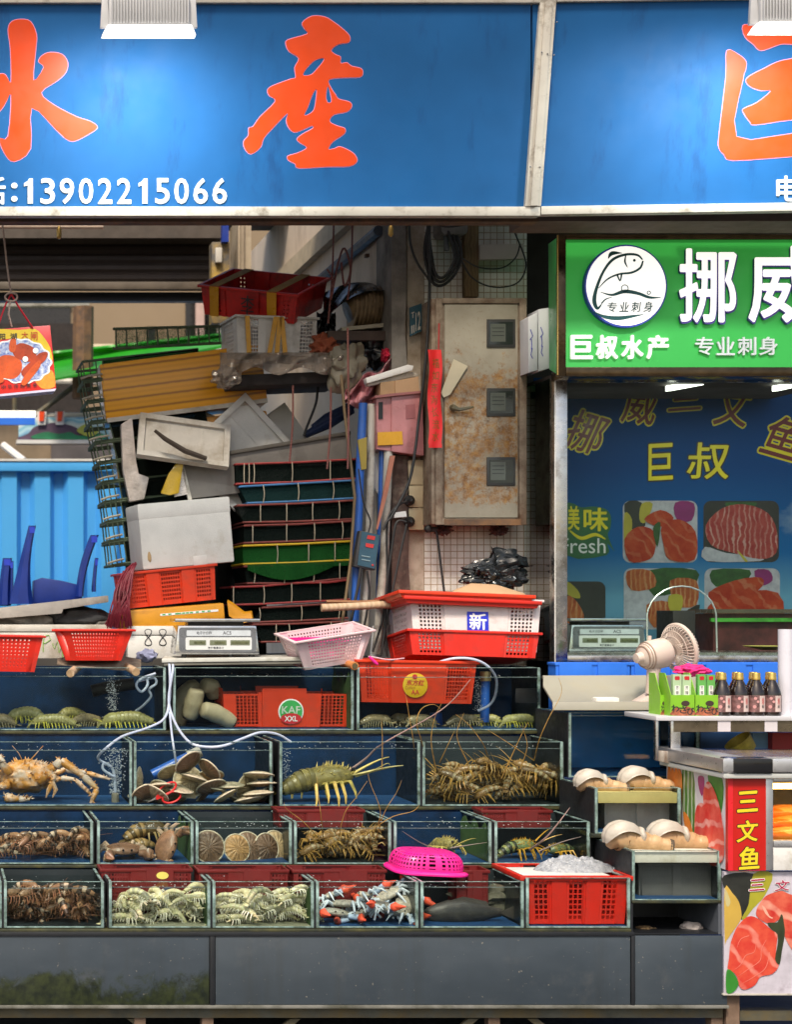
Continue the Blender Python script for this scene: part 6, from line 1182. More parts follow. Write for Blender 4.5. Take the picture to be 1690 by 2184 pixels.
# booth goods: scale, dark box, wire arch, plate, tray of goods
def digital_scale(lb, x, y, Y, w_, rot):
    s_ = k(Y) * w_ / 182; t = thing('digital_scale', lb, 'scale', (0, 0, 0)); f = lambda a, c_: Vector(((a) * s_, 0, c_ * s_))
    chrome = M('chrome scale case', (.60, .60, .60), .15, metal=1, var=.15, sc=20); dkc = M('dark scale case', (.05, .05, .06), .35)
    b = MB(); r0 = [(-91, 0), (91, 0), (90, 8), (84, 62), (-84, 62), (-90, 8)]
    b.slab([f(a, c_) + Vector((0, -.11, 0)) for a, c_ in r0], Vector((0, .22, 0))); b.build('case', chrome, t, bevel=.006)
    fp_ = lambda zo: (lambda a, c_, z=0: f(a, c_) + Vector((0, -.1105 - zo - z, 0)))
    sc = shape([rrect(-82, -58, 84, -6, 6)], lambda x, y, z=0: fp_(0)(x, -y, z), .003, 1).build('front_bezel', M('grey bezel', (.18, .19, .21), .3, metal=.5), t)
    fpl = shape([rrect(-66, -52, 72, -40, 2)], lambda x, y, z=0: fp_(.0032)(x, -y, z), .001, 1).build('name_strip', M('scale strip', (.50, .54, .58), .35), sc)
    words('电子计价秤', (-44, -50, -12, -43), lambda x, y, z=0: fp_(.0044)(x, -y, z), .0005, 0).build('lettering', dkc, fpl); words('ACS', (12, -50, 30, -43), lambda x, y, z=0: fp_(.0044)(x, -y, z), .0005, .01).build('lettering', dkc, fpl)
    dp = shape([rrect(-68, -37, 74, -10, 3)], lambda x, y, z=0: fp_(.0032)(x, -y, z), .001, 1).build('display_panel', M('scale panel', (.58, .60, .60), .35, var=.05), sc)
    for a, c_ in ((-60, -24), (-16, 20), (28, 70)):
        ln = shape([rrect(a, -31, c_, -20, 1)], lambda x, y, z=0: fp_(.0045)(x, -y, z), .0008, 1).build('lcd', M('lcd', (.16, .18, .12), .25), dp)
        MB().box((a * s_ + (10 * s_ if a < 20 else 3 * s_), -.1172, 23 * s_), (c_ * s_ - 3 * s_, -.1168, 28 * s_)).build('digit_row', M('lcd digits', (.10, .11, .05) if a < 20 else (.34, .33, .10), .4, var=.6, sc=90), ln)
    words('单价重量总计', (-20, -17, 14, -12), lambda x, y, z=0: fp_(.0045)(x, -y, z), .0005, 0).build('lettering', dkc, dp)
    MB().box((-60 * s_, -.06, 62 * s_), (60 * s_, .06, 70 * s_)).build('neck', dkc, t)
    MB().box((-91 * s_, -.13, 70 * s_), (91 * s_, .13, 77 * s_)).build('weighing_plate', chrome, t, bevel=.002)
    for a in (-70, 30, 75): MB().lathe([(.012, 0), (.014, -.006), (.012, -.012), (0, -.012)], 12, Matrix.Translation((a * s_, -.09, 0))).build('foot', black_rub, t)
    return put(t, P(x, y, Y) + Vector((0, .11, .012)), rot)
digital_scale('silver digital price scale standing inside the glass booth', 1297, 1394, 1.55, 166, (0, 0, 0))
o = tag(MB().pbox(1436, 1302, 1484, 1396, 1.75, 1.95).build('dark_box', M('dark carton', (.02, .016, .016), .6), base=P(1460, 1396, 1.75), bevel=.004), 'dark upright box behind the wire arch in the booth', 'box')
arch = [(1381, 1392)] + [(1381, 1310)] + [(1454.5 - 73.5 * math.cos(math.pi * i / 12), 1316 - 66 * math.sin(math.pi * i / 12)) for i in range(1, 12)] + [(1528, 1310), (1530, 1392)]
tag(MB().tube([P(x, y, 1.42) for x, y in arch], .004, 6).build('wire_arch', M('bright wire', (.7, .7, .68), .3, metal=.7), base=P(1454, 1392, 1.42)), 'thin bent wire arch standing on the booth counter', 'wire')
t = thing('dish_cabinet', 'low dark display box with lit green strip inside the booth', 'display', P(1600, 1394, 1.8)); MB().pbox(1520, 1299, 1830, 1308, 1.72, 2.0).build('lid', M('brown glass top', (.10, .08, .06), .2), t); MB().pbox(1522, 1308.5, 1830, 1394, 1.74, 2.0).build('display_body', M('dim red dishes', (.09, .02, .02), .4, var=.7, sc=9), t); MB().pbox(1518, 1318, 1830, 1326, 1.715, 1.735).build('light_strip', M('green strip', (.05, .30, .04), .4, var=.4, sc=30), t)
tag(MB().lathe([(.03, 0), (.11, .018), (.115, .02), (.10, .014), (0, .006)], 30, Matrix.Translation(P(1640, 1386, 1.42))).build('yellow_plate', M('yellow plate', (.62, .52, .16), .35), base=P(1640, 1386, 1.42)), 'pale yellow plate on the booth counter', 'plate')
# blue crates under the booth
for i, (x0, x1, lb) in enumerate(((1186, 1344, 'bright blue crate under the booth beside the pillar'), (1347, 1496, 'bright blue crate under the booth behind the beige fan'), (1498, 1690, 'bright blue crate under the booth behind the sauce bottles'))):
    s_ = k(1.15); w_ = (x1 - x0) * s_
    cr = crate('blue_crate', lb, 'crate', w_, .1, .22, blue_crate, [(0, .04, 0, None), (.04, .48, .008, None), (.48, .56, 0, None), (.56, .95, .008, None), (.95, 1, 0, None)], [(0, 1, 0, None)], tp=.99, rim=.004); put(cr, (px((x0 + x1) / 2, 1.15), 1.2, pz(1414, 1.15) - .22))
# beige tray, soap
bt = M('beige plastic tray', (.27, .26, .215), .45, var=.08, sc=4, dirt=(.28, .26, .2), da=.3)
t = thing('beige_tray', 'shallow beige plastic tray on the deep blue tank', 'tray', P(1280, 1513, .9))
b = MB(); a = [P(1160, 1446, 1.10), P(1520, 1444, 1.10), P(1520, 1466, 1.06), P(1160, 1468, 1.06)]
b.add([P(1158, 1444, 1.12), P(1520, 1444, 1.12), P(1520, 1464, 1.08), P(1158, 1466, 1.08), P(1178, 1500, .96), P(1520, 1498, .96), P(1178, 1502, .80), P(1520, 1502, .80), P(1178, 1516, .79), P(1520, 1516, .79)], [(0, 1, 2, 3), (3, 2, 5, 4), (4, 5, 7, 6), (6, 7, 9, 8)]); b.build('tray_body', bt, t, solid=.012, bevel=.004)
MB().tube([P(1158, 1444, 1.12), P(1520, 1443, 1.12)], .008, 8).build('rim', bt, t)
tag(MB().cbox(tuple(P(1292, 1499, .86)), (.105, .06, .052)).build('white_sponge', M('sponge', (.70, .69, .64), .9, var=.08, bump=.9, bsc=120), base=P(1292, 1512, .86), bevel=.008), 'white sponge block on the beige tray edge', 'sponge')
# fan
t = thing('desk_fan', 'beige plastic desk fan turned away on the beige tray', 'fan', P(1385, 1505, .86)); fb_ = M('beige fan plastic', (.58, .48, .42), .4, var=.06, sc=5, dirt=(.4, .28, .22), da=.2, sss=.05); Yf = .86
ax = (P(1478, 1372, Yf) - P(1385, 1404, Yf)); ax.y = .05; ax.z *= .55; ax.normalize()
C0 = P(1386, 1398, Yf); Q = ax.to_track_quat('Z', 'Y').to_matrix().to_4x4()
MB().lathe([(0, -.075), (.022, -.072), (.026, -.045), (.055, -.03), (.068, 0), (.068, .075), (.058, .09), (0, .09)], 24, Matrix.Translation(C0) @ Q).build('motor_housing', fb_, t)
for i in range(3): MB().lathe([(.048 + .007 * i, -.036 + .010 * i), (.052 + .007 * i, -.036 + .010 * i), (.052 + .007 * i, -.032 + .010 * i), (.048 + .007 * i, -.032 + .010 * i)], 20, Matrix.Translation(C0) @ Q).build('vent_ring', M('fan shade', (.34, .24, .19), .5), t)
MB().tube([C0 + Vector((.0, 0, .055)), C0 + Vector((0, 0, .09))], .009, 8).build('swing_knob', fb_, t)
Cg = C0 + ax * .16; RG = .112
b = MB()
def gp(a, r, d): return Cg + Q.to_3x3() @ Vector((r * math.cos(a), r * math.sin(a), d))
for sgn in (-1, 1):
    for i in range(44):
        a = 2 * math.pi * i / 44; b.tube([gp(a, .03, sgn * .036), gp(a, .07, sgn * .034), gp(a, RG * .94, sgn * .022), gp(a, RG, sgn * .004)], .0017, 4)
    for r, d in ((.03, .036), (.065, .035), (.09, .029)): b.tube([gp(2 * math.pi * i / 32, r, sgn * d) for i in range(33)], .002, 4)
b.build('guard_grille', fb_, t)
MB().tube([gp(2 * math.pi * i / 40, RG, 0) for i in range(41)], .010, 8).build('guard_ring', fb_, t)
MB().lathe([(0, .034), (.034, .034), (.036, .040), (0, .044)], 20, Matrix.Translation(Cg) @ Q).build('grille_badge', fb_, t)
MB().lathe([(0, -.034), (.024, -.03), (.024, .02), (0, .026)], 16, Matrix.Translation(Cg) @ Q).build('hub', fb_, t)
for i in range(4):
    a0 = i * math.pi / 2; MB().grid(lambda u, v: gp(a0 + (u - .5) * 1.0 * (.5 + v), .022 + .07 * v, -.012 + .024 * u), 6, 5).build('blade', M('fan blade', (.52, .42, .36), .3), t, solid=.0015)
MB().tube([C0 + Vector((.02, 0, -.055)), P(1392, 1456, Yf), P(1388, 1480, Yf)], [(.034, .03), (.03, .026), (.026, .022)], 12).build('neck', fb_, t)
MB().lathe([(.006, 0), (.006, .006), (0, .006)], 10, Matrix.Translation(P(1394, 1454, Yf - .03)) @ Matrix.Rotation(R(90), 4, 'X')).build('hinge_screw', black_rub, t)
MB().slab([P(1360, 1500, .83), P(1402, 1474, .84), P(1414, 1494, .84), P(1404, 1504, .83)], Vector((0, .10, 0))).build('foot', fb_, t, bevel=.008)
cl = [(1436, 1432), (1446, 1428), (1458, 1416), (1470, 1422), (1482, 1420), (1494, 1432)]
c = P(1478, 1430, .72); tag(MB().ico(lambda v: c + Vector((v.x * .07, v.y * .04, v.z * .026)) * (1 + .5 * mnoise.noise(v * 2.5)), 4).build('pink_cloth', M('pink cloth', (.75, .015, .18), .7, bump=.5), base=c), 'crumpled hot pink cloth behind the green packets', 'cloth')
# stainless rack with the packets and bottles
YR_ = .42
t = thing('steel_rack', 'stainless steel rack shelf holding packets and sauce bottles', 'rack', P(1500, 1620, YR_))
MB().box((px(1400, YR_), YR_, pz(1537, YR_)), (px(1860, YR_), YR_ + .34, pz(1527, YR_))).build('shelf_top', M('white rack shelf', (.60, .60, .64), .35, metal=.2, var=.05), t, bevel=.003)
MB().box((px(1440, YR_), YR_ + .01, pz(1561, YR_)), (px(1860, YR_), YR_ + .035, pz(1537.6, YR_))).build('front_rail', M('brown steel', (.20, .16, .11), .3, metal=.8, var=.3), t)
for x0, x1, y in ((1402, 1408, 0), (1434, 1455, 0)): MB().box((px(x0, YR_), YR_ + .012 + y, pz(1622, YR_)), (px(x1, YR_), YR_ + .037 + y, pz(1537.6, YR_))).build('upright', steel, t, bevel=.002)
MB().slab([P(1400, 1600, .45), P(1444, 1603, .42), P(1444, 1632, .42), P(1402, 1622, .45)], Vector((0, .03, 0))).build('rusty_foot', M('rust streaked steel', (.42, .38, .34), .4, metal=.4, var=.3, sc=12, dirt=(.12, .06, .03), da=.6, dsc=10, dst=(4, 4, .5)), t, bevel=.003)
for x in (1430, 1590): pass
for x0, x1, lb in ((1532, 1559, 'small blank white sticker on the rack under the second bottle'), (1632, 1659, 'small blank white sticker on the rack under the last bottle')): tag(MB().pbox(x0, 1537, x1, 1560, YR_ + .006, YR_ + .0095).build('price_sticker', M('blank sticker', (.60, .57, .62), .5, var=.06), base=P(x0, 1560, YR_)), lb, 'sticker')
zS = pz(1527, YR_)
def bottle(lb):
    t = thing('sauce_bottle', lb, 'bottle', (0, 0, 0), 'sauce bottles in two rows on the steel rack')
    sg_ = M('soy sauce glass', (.012, .006, .005), .08, var=.2, bump=0, coat=.6)
    MB().lathe([(0, 0), (.031, 0), (.034, .006), (.034, .085), (.032, .095), (.024, .118), (.015, .136), (.013, .150), (0, .150)], 24).build('glass_body', sg_, t)
    MB().lathe([(.0152, .138), (.0168, .140), (.0168, .148), (.0158, .150), (.0158, .163), (.014, .167), (0, .167)], 18).build('cap', M('gold cap', (.62, .42, .12), .28, metal=.8, var=.1), t)
    l = MB().lathe([(.0343, .014), (.0347, .0145), (.0347, .079), (.0343, .0795)], 28).build('label', M('sauce label', (.20, .10, .10), .45, var=.8, sc=60, bump=0), t)
    b = MB(); b.grid(lambda u, v: Vector((.0351 * math.sin(-.05 + .75 * u), -.0351 * math.cos(-.05 + .75 * u), .016 + .062 * v)), 8, 2); b.build('label_strip', M('pale pink label', (.62, .50, .48), .45, bump=0), l)
    fl = lambda x, y, z=0: Vector((.0355 * math.sin(x / .035), -.0355 * math.cos(x / .035) - z, -y))
    words('刺身', (.007, -.070, .017, -.044), fl, .0003, 0).build('lettering', redb, l); words('鲜', (.007, -.042, .017, -.030), fl, .0003, 0).build('lettering', blk, l)
    for x, z, r_ in ((-.017, .068, .006), (-.008, .055, .005), (-.020, .035, .007)): MB().lathe([(r_, 0), (r_, .0006), (0, .0006)], 10, Matrix.Translation((.0349 * math.sin(x / .035), -.0349 * math.cos(x / .035), z)) @ Matrix.Rotation(x / .035, 4, 'Z') @ Matrix.Rotation(R(90), 4, 'X')).build('label_blossom', M('label blossom', (.62, .30, .30), .4, bump=0), l)
    return t
def shelf(t, x, y_off, rot=0): return put(t, (px(x, YR_), YR_ + y_off, zS + .0005), (0, 0, rot), 1.1)
b0 = bottle('dark sauce bottle in the front row, next to the green packets'); shelf(b0, 1551, .045)
for x, lb in ((1588, 'dark sauce bottle second in the front row from the green packets'), (1624, 'dark sauce bottle third in the front row from the green packets'), (1658, 'dark sauce bottle last in the front row by the white tube')): shelf(dup(b0, lb), x, .045, rnd.uniform(-6, 6))
for i, x in enumerate((1534, 1569, 1605, 1640, 1673)): put(dup(b0, 'dark sauce bottle standing in the rear row behind other bottles'), (px(x + 2, YR_ + .12), YR_ + .12, zS + .0005), (0, 0, rnd.uniform(-20, 20)), 1.1)
lime = M('lime carton', (.20, .48, .03), .4, var=.1, bump=0); lime2 = M('fresh green packet', (.12, .42, .10), .4, var=.1, bump=0)
def display_box(lb, x0, x1, pk, d):
    t = thing('display_carton', lb, 'carton', P((x0 + x1) / 2, 1527, YR_), 'open cartons of green packets on the rack'); Yc = YR_ + d
    MB().pbox(x0, 1482, x1, 1527, Yc, Yc + .004).build('front', lime, t); MB().slab([P(x0, 1482, Yc + .004), P(x0, 1527, Yc + .004), P(x0, 1527, Yc + .004) + Vector((.0, .12, 0)), P(x0, 1436, Yc + .004) + Vector((0, .12, 0)), P(x0, 1436, Yc) + Vector((0, .06, 0))], Vector((.003, 0, 0))).build('side', lime, t)
    MB().pbox(x1 - 1.5, 1482, x1, 1527, Yc + .0045, Yc + .12).build('side', lime, t)
    fk = lift(face(Yc), .0004)
    shape([[(x0 + 2, 1518), (x0 + 14, 1508), (x0 + 24, 1514), (x0 + 34, 1506), (x1 - 2, 1514), (x1 - 2, 1525), (x0 + 2, 1525)]], fk, .0006).build('print_food', M('carton food print', (.40, .12, .06), .4, var=.7, sc=60, bump=0), t)
    shape([circ(x0 + (x1 - x0) * .62, 1500, 9, 16, 6)], fk, .0006, 1).build('print_bowl', M('print brown', (.05, .03, .025), .4, bump=0), t)
    n_ = (x1 - x0) / 3.3
    for i, ch in enumerate('わさび'): words(ch, (x0 + 2 + i * n_ * 1.04, 1503 + i * 3, x0 + n_ + 2 + i * n_ * 1.04, 1518 + i * 3), lift(fk, .0008), .0005, .02, slant=-.1).build('lettering', blk, t)
    for i in range(2):
        a = x0 + 5 + i * (x1 - x0 - 10) / 2; c_ = a + (x1 - x0 - 10) / 2 - 2
        p = MB().pbox(a, 1438 + i, c_, 1522, Yc + .03 + .012 * i, Yc + .05 + .012 * i).build('packet', pk, t)
        fk2 = lift(face(Yc + .03 + .012 * i), .0003)
        MB().quad([(a + 4, 1462), (c_ - 4, 1462), (c_ - 4, 1482), (a + 4, 1482)], Yc + .0296 + .012 * i, .0003).build('packet_panel', white_letter, p)
        words('芥', (a + 6, 1463, c_ - 6, 1471), fk2, .0006, 0).build('lettering', blk, p); words('辣', (a + 6, 1473, c_ - 6, 1481), fk2, .0006, 0).build('lettering', blk, p); shape([rrect(a + 4, 1442, c_ - 4, 1450, 2)], fk2, .0005, 1).build('packet_mark', redb, p)
display_box('open lime carton of pale green packets at the rack corner', 1431, 1482, M('pale green packet', (.42, .58, .36), .4, var=.1, bump=0), .02)
display_box('open lime carton of bright green packets beside the bottles', 1484, 1533, lime2, .02)
display_box('lime carton seen end on behind the pale green packets', 1409, 1430, lime2, .09)
tag(MB().tube([P(1677, 1545, .50), P(1677, 1342, .50)], .032, 20).build('white_tube', M('milky tube', (.62, .62, .70), .3, var=.05), base=P(1677, 1545, .5)), 'thick milky white tube standing beside the last bottle', 'tube')
# things half seen under the rack
tag(MB().pbox(1456, 1562, 1600, 1596, .85, .88).build('blue_board', M('dim navy board', (.008, .035, .10), .4, var=.3), base=P(1520, 1596, .85)), 'dim navy board seen between rack and cooler', 'board')
c_ = P(1582, 1590, .62); tag(MB().lathe([(.05, -.03), (.062, .03), (.058, .03), (.048, -.025)], 24, Matrix.Translation(c_) @ Matrix.Rotation(R(-38), 4, 'Y')).build('paper_cup', M('yellow tub', (.45, .36, .06), .5, var=.4, sc=30), base=c_), 'small yellow tub tipped over on the cooler', 'tub')
tag(MB().pbox(1606, 1562, 1640, 1596, .70, .75).build('light_blue_box', M('light blue card', (.18, .38, .62), .5), base=P(1622, 1596, .7)), 'light blue carton on the cooler behind the rack rail', 'box'); tag(MB().pbox(1648, 1562, 1720, 1598, .66, .72).build('red_box', M('red card', (.42, .03, .03), .5), base=P(1680, 1598, .66)), 'red carton on the cooler cut by the picture border', 'box')
# ---- display cooler
XC = px(1553, -.05); zt, zb = pz(1659, -.05), pz(1856, -.05); YN, YE = -.05, .53; X1_ = px(1900, 0)
t = thing('display_cooler', 'white glass fronted cooler with salmon pictures and a red character strip', 'cooler', Vector((XC, YN, zb)))
zr0, zr1 = pz(1648, -.09), pz(1618, -.09)
b = MB(); b.box((XC - .035, YN - .035, zr0), (XC + .1, YE + .04, zr1)); b.build('side_rim', alu, t, bevel=.008)
MB().box((px(1566, -.09), YN - .04, zr0 - .001), (px(1649, -.09), YN + .05, zr1 + .001)).build('corner_cap', M('black gloss', (.012, .012, .014), .12, bump=0), t, bevel=.006)
MB().lathe([(.034, zr0 - .004), (.036, zr0), (.036, zr1 - .004), (.03, zr1 + .003), (0, zr1 + .003)], 24, Matrix.Translation((XC + .004, YN + .002, 0))).build('chrome_corner', M('chrome', (.7, .7, .72), .08, metal=1, var=.02, bump=0), t)
MB().box((px(1650, -.09), YN - .035, zr0), (X1_, YN + .06, zr1)).build('front_rim', alu, t, bevel=.008)
MB().box((XC - .03, YN - .03, zt + .001), (X1_, YE, zr0 - .004)).build('lower_lip', M('lip grey', (.46, .48, .47), .4, var=.06), t, bevel=.004)
MB().box((XC + .101, YN + .061, zr0), (X1_, YE, zr1 - .012)).build('sliding_lid', M('brown sliding glass', (.22, .165, .12), .18, var=.15), t)
MB().box((XC + .003, YN + .01, zb), (XC + .02, YE, zt)).build('side_wall', white_paint, t)
MB().box((px(1634, -.05) , YN, zb), (px(1650, -.05), YN + .03, zt)).build('window_post', alu, t, bevel=.003)
MB().box((px(1650.4, -.05), YN, zb), (X1_, YN + .03, pz(1806, -.05))).build('lower_panel', white_paint, t, bevel=.003)
b = MB(); b.box((px(1650.4, -.05), YN - .004, pz(1805.5, -.05)), (X1_, YN + .03, pz(1792, -.05))); b.box((px(1650.4, -.05), YN, pz(1667, -.05)), (X1_, YN + .03, zt)); b.build('window_frame', alu, t, bevel=.003)
MB().box((px(1650.5, -.05), YN + .012, pz(1791.5, -.05)), (X1_, YN + .018, pz(1667.4, -.05))).build('window_pane', booth_glass, t)
MB().box((px(1640, -.05), YE - .02, zb), (X1_, YE, zt)).build('back_wall', M('cooler inside', (.20, .12, .06), .6), t); MB().box((px(1640, -.05), YN + .035, zb), (X1_, YE - .021, pz(1800, -.05))).build('cooler_floor', M('green leaf bed', (.05, .16, .02), .6, var=.5, sc=20), t)
l = MB().tube([P(1640, 1676, .08), P(1840, 1676, .08)], .012, 8).build('cooler_tube', M('warm tube', (1, .6, .2), .4, var=0, bump=0, emit=5, ec=(1, .62, .22)), t)
la = bpy.data.lights.new('cooler_light', 'AREA'); la.shape = 'RECTANGLE'; la.size = .5; la.size_y = .03; la.energy = 2.2; la.color = (1, .62, .24); lo = bpy.data.objects.new('light_source', la); col.objects.link(lo); lo.parent = t; lo.location = P(1740, 1680, .08) - BASES[t.name]
slm = flesh('salmon fillet', (.55, .10, .015), (.68, .19, .03), (.75, .40, .15), 5, 'Z', 4, thin=.9, rough=.2)
for i, (x, y, Y, lb) in enumerate(((1690, 1784, .10, 'salmon fillet on the green bed at the front of the lit cooler'), (1700, 1760, .16, 'salmon fillet lying in the middle of the lit cooler'), (1680, 1736, .24, 'salmon fillet heaped at the top inside the lit cooler'))):
    c_ = P(x, y, Y); tag(MB().ico(lambda v: c_ + Vector((v.x * .17, v.y * .05, max(-.5, v.z) * .042 * (1 - .3 * v.x * v.x))), 3).build('salmon_fillet', slm, base=c_), lb, 'fish fillet')
# red strip
fr_ = face(YN - .002)
rs = MB().box((XC, YN - .002, zb), (px(1634, -.05), YN + .02, zt)).build('red_strip', M('red strip print', (.52, .012, .008), .35, var=.08, sc=4, bump=.02), t)
MB().box((XC - .0005, YN - .004, zb), (XC + 10 * k(-.05), YN - .0022, zt)).build('strip_edge', M('bright red print', (.72, .02, .03), .35, bump=0), rs)
yl = M('yellow character', (.80, .62, .03), .35, var=.05, bump=0)
for ch, cx, cy, w_, h_ in (('三', 1594, 1709, 44, 42), ('文', 1594, 1772, 46, 44), ('鱼', 1597, 1829, 42, 46)):
    r_ = (cx - w_ / 2, cy - h_ / 2, cx + w_ / 2, cy + h_ / 2); words(ch, r_, lift(fr_, .0002), .0008, .02, -4, slant=.12, grow=.035).build('character_edge', bk, rs); words(ch, r_, lift(fr_, .0012), .0008, .02, -4, slant=.12).build('character', yl, rs)
# picture on the cooler's side: measured along the side (u from the far end) and down from the top
def fside(u, v, z=0): return Vector((XC + .0025 - z, YE + (YN + .01 - YE) * u, zt + (zb - zt) * v))
o = MB().slab([fside(0, 0), fside(1, 0), fside(1, 1), fside(0, 1)], Vector((-.001, 0, 0))).build('side_picture', M('side print pale', (.66, .62, .68), .35, var=.08, sc=5, bump=0), t)
sr = flesh('side salmon print', (.62, .035, .03), (.74, .13, .10), (.82, .46, .42), 4.5, 'Z', 6, thin=.93); oc = M('print carrot', (.70, .20, .03), .35, var=.3, sc=12, bump=0); mg = M('print magenta', (.40, .01, .18), .35, var=.3, bump=0); bm_ = stripes('print bamboo', [(.012, .10, .015), (.20, .38, .06), (.01, .06, .01), (.55, .62, .5)], 9, 'Y', 2, .35); gl = M('print green leaf', (.03, .25, .03), .35, var=.3, sc=9, bump=0)
its = [(bm_, [(.28, .0), (.46, .0), (.5, .55), (.44, .98), (.30, .6)]), (gl, [(.70, .02), (.93, .02), (.93, .34), (.84, .42)]), (mg, [(.55, .05), (.64, .05), (.64, .2), (.60, .26), (.55, .15)]), (oc, [(.3, .5), (.4, .56), (.47, .75), (.48, .95), (.36, .8)])]
its += [(oc, [(.02 + .065 * i, .1 - .02 * i), (.055 + .065 * i, .0 + .02 * (i % 2)), (.09 + .065 * i, .12), (.085 + .065 * i, .4), (.03 + .065 * i, .4)]) for i in range(4)]
its += [(sr, [(.64, .2), (.72, .08), (.84, .2), (.93, .45), (.9, .7), (.75, .6), (.66, .42)]), (sr, [(.5, .55), (.54, .38), (.64, .34), (.74, .45), (.76, .7), (.72, .98), (.52, .92)]), (sr, [(.70, .96), (.70, .7), (.76, .58), (.82, .72), (.85, .98)]), (sr, [(.80, .56), (.88, .42), (.96, .55), (.97, .85), (.88, .95), (.82, .75)])]
for i, (m, l) in enumerate(its): shape([l], lambda x, y, z=0, i=i: fside(x, y, z + .0012 + .0004 * i), .0004).build('print_food', m, o)
# ---- lower poster and its frame
YL = -.03; t = thing('salmon_banner', 'big printed panel of salmon slices and lemon below the cooler', 'banner', P(1620, 2118, YL)); fl_ = face(YL)
G8 = lambda l: [(1486.4 + x * .146, 1865.9 + y * .146) for x, y in l]
MB().pbox(1545, 1859, 1900, 2118, YL, YL + .02).build('panel', M('banner pale ice', (.55, .52, .60), .4, var=.2, sc=12, dirt=(.36, .32, .38), da=.3, dsc=18, bump=0), t)
bs = flesh('banner salmon', (.56, .035, .03), (.70, .11, .06), (.76, .30, .24), 5, 'DIAGONAL', 5, thin=.97); br = flesh('banner rose', (.52, .035, .03), (.70, .15, .09), (.78, .40, .30), 3.2, 'Y', 6, 'RINGS', thin=.95)
items = [(dkp, [(405, 0), (835, -20), (830, 250), (700, 560), (640, 640), (560, 300), (405, 190)]), (M('banner olive', (.36, .34, .03), .4, var=.2, bump=0), [(830, -20), (1110, -20), (1000, 290), (830, 480), (700, 640), (660, 620), (760, 420)]), (M('banner pear', (.55, .36, .07), .4, var=.2, sc=5, bump=0), [(408, 190), (520, 260), (620, 400), (655, 600), (600, 720), (520, 830), (430, 960), (410, 960)]), (M('banner pear glint', (.52, .46, .22), .4, bump=0), [(408, 200), (450, 260), (490, 380), (470, 450), (425, 430)]),
         (br, [(870, 590), (895, 450), (1000, 310), (1120, 255), (1240, 228), (1395, 290), (1700, 350), (1900, 600), (1900, 1100), (1600, 1300), (1400, 1100), (1280, 880), (1240, 640), (1110, 705), (1000, 690)]), (M('banner fat', (.78, .40, .30), .4, bump=0), [(950, 440), (1000, 480), (1060, 590), (1110, 620), (1080, 630), (1000, 560)]),
         (bs, [(450, 1370), (470, 1200), (490, 1000), (545, 840), (610, 720), (740, 605), (860, 615), (1000, 715), (1090, 800), (1172, 860), (1165, 1000), (1150, 1200), (1195, 1320), (1100, 1440), (930, 1480), (850, 1600), (700, 1670), (620, 1620), (590, 1500), (540, 1420)]),
         (M('banner shiso', (.03, .045, .018), .4, var=.5, sc=20, bump=0), [(1030, 700), (1100, 690), (1180, 680), (1238, 565), (1270, 700), (1282, 850), (1240, 1100), (1205, 1300), (1140, 1220), (1180, 1000), (1172, 860), (1090, 790)]), (gl, [(430, 1400), (500, 1390), (590, 1520), (600, 1610), (520, 1710), (430, 1700)])]
for i, (m, l) in enumerate(items): shape([G8(l)], lift(fl_, .0003 + .0005 * i), .0005).build('print_food', m, t)
fat = M('banner fat line', (.76, .22, .17), .4, bump=0)
for pts in ([(540, 1380), (640, 1300), (710, 1170), (830, 1120), (860, 1000), (850, 860)], [(590, 1480), (760, 1360), (920, 1240), (940, 1080), (1010, 940)], [(640, 1590), (830, 1480), (1000, 1350), (1060, 1120)], [(580, 1060), (640, 930), (760, 880)]): shape([G8(stroke(pts, [2, 7, 9, 7, 5, 2][:len(pts)]))], lift(fl_, .0044), .0004, 1).build('print_line', fat, t)
for ch, cx, cy, w_, h_ in (('三', 870, 140, 230, 160), ('文', 1240, 150, 220, 150)):
    r_ = (cx - w_ / 2, cy - h_ / 2, cx + w_ / 2, cy + h_ / 2); r_ = tuple(v for p in G8([r_[:2], r_[2:]]) for v in p)
    words(ch, r_, lift(fl_, .0048), .0004, .015, -4, slant=.15, grow=.04).build('lettering_edge', whp, t); words(ch, r_, lift(fl_, .0054), .0004, .015, -4, slant=.15).build('lettering', M('banner magenta', (.42, .012, .07), .4, bump=0), t)
MB().pbox(1543, 2118.5, 1900, 2122, YL - .003, YL + .03).build('frame', trim_grey, t)
t = thing('cooler_trestle', 'grimy steel trestle under the big salmon panel', 'trestle', P(1620, 2224, 0))
MB().pbox(1579, 2155, 1900, 2176, .02, .08).build('cross_beam', grime_steel, t); 
for x in (1550, 1800): MB().box((px(x, 0), .0, 0), (px(x + 28, 0), .06, pz(2122.5, 0))).build('leg', MATS['rusty leg'], t)
MB().box((XC + .02, YN + .09, pz(1859, 0)), (X1_, YE - .02, pz(1857, 0))).build('top_board', grime_steel, t)
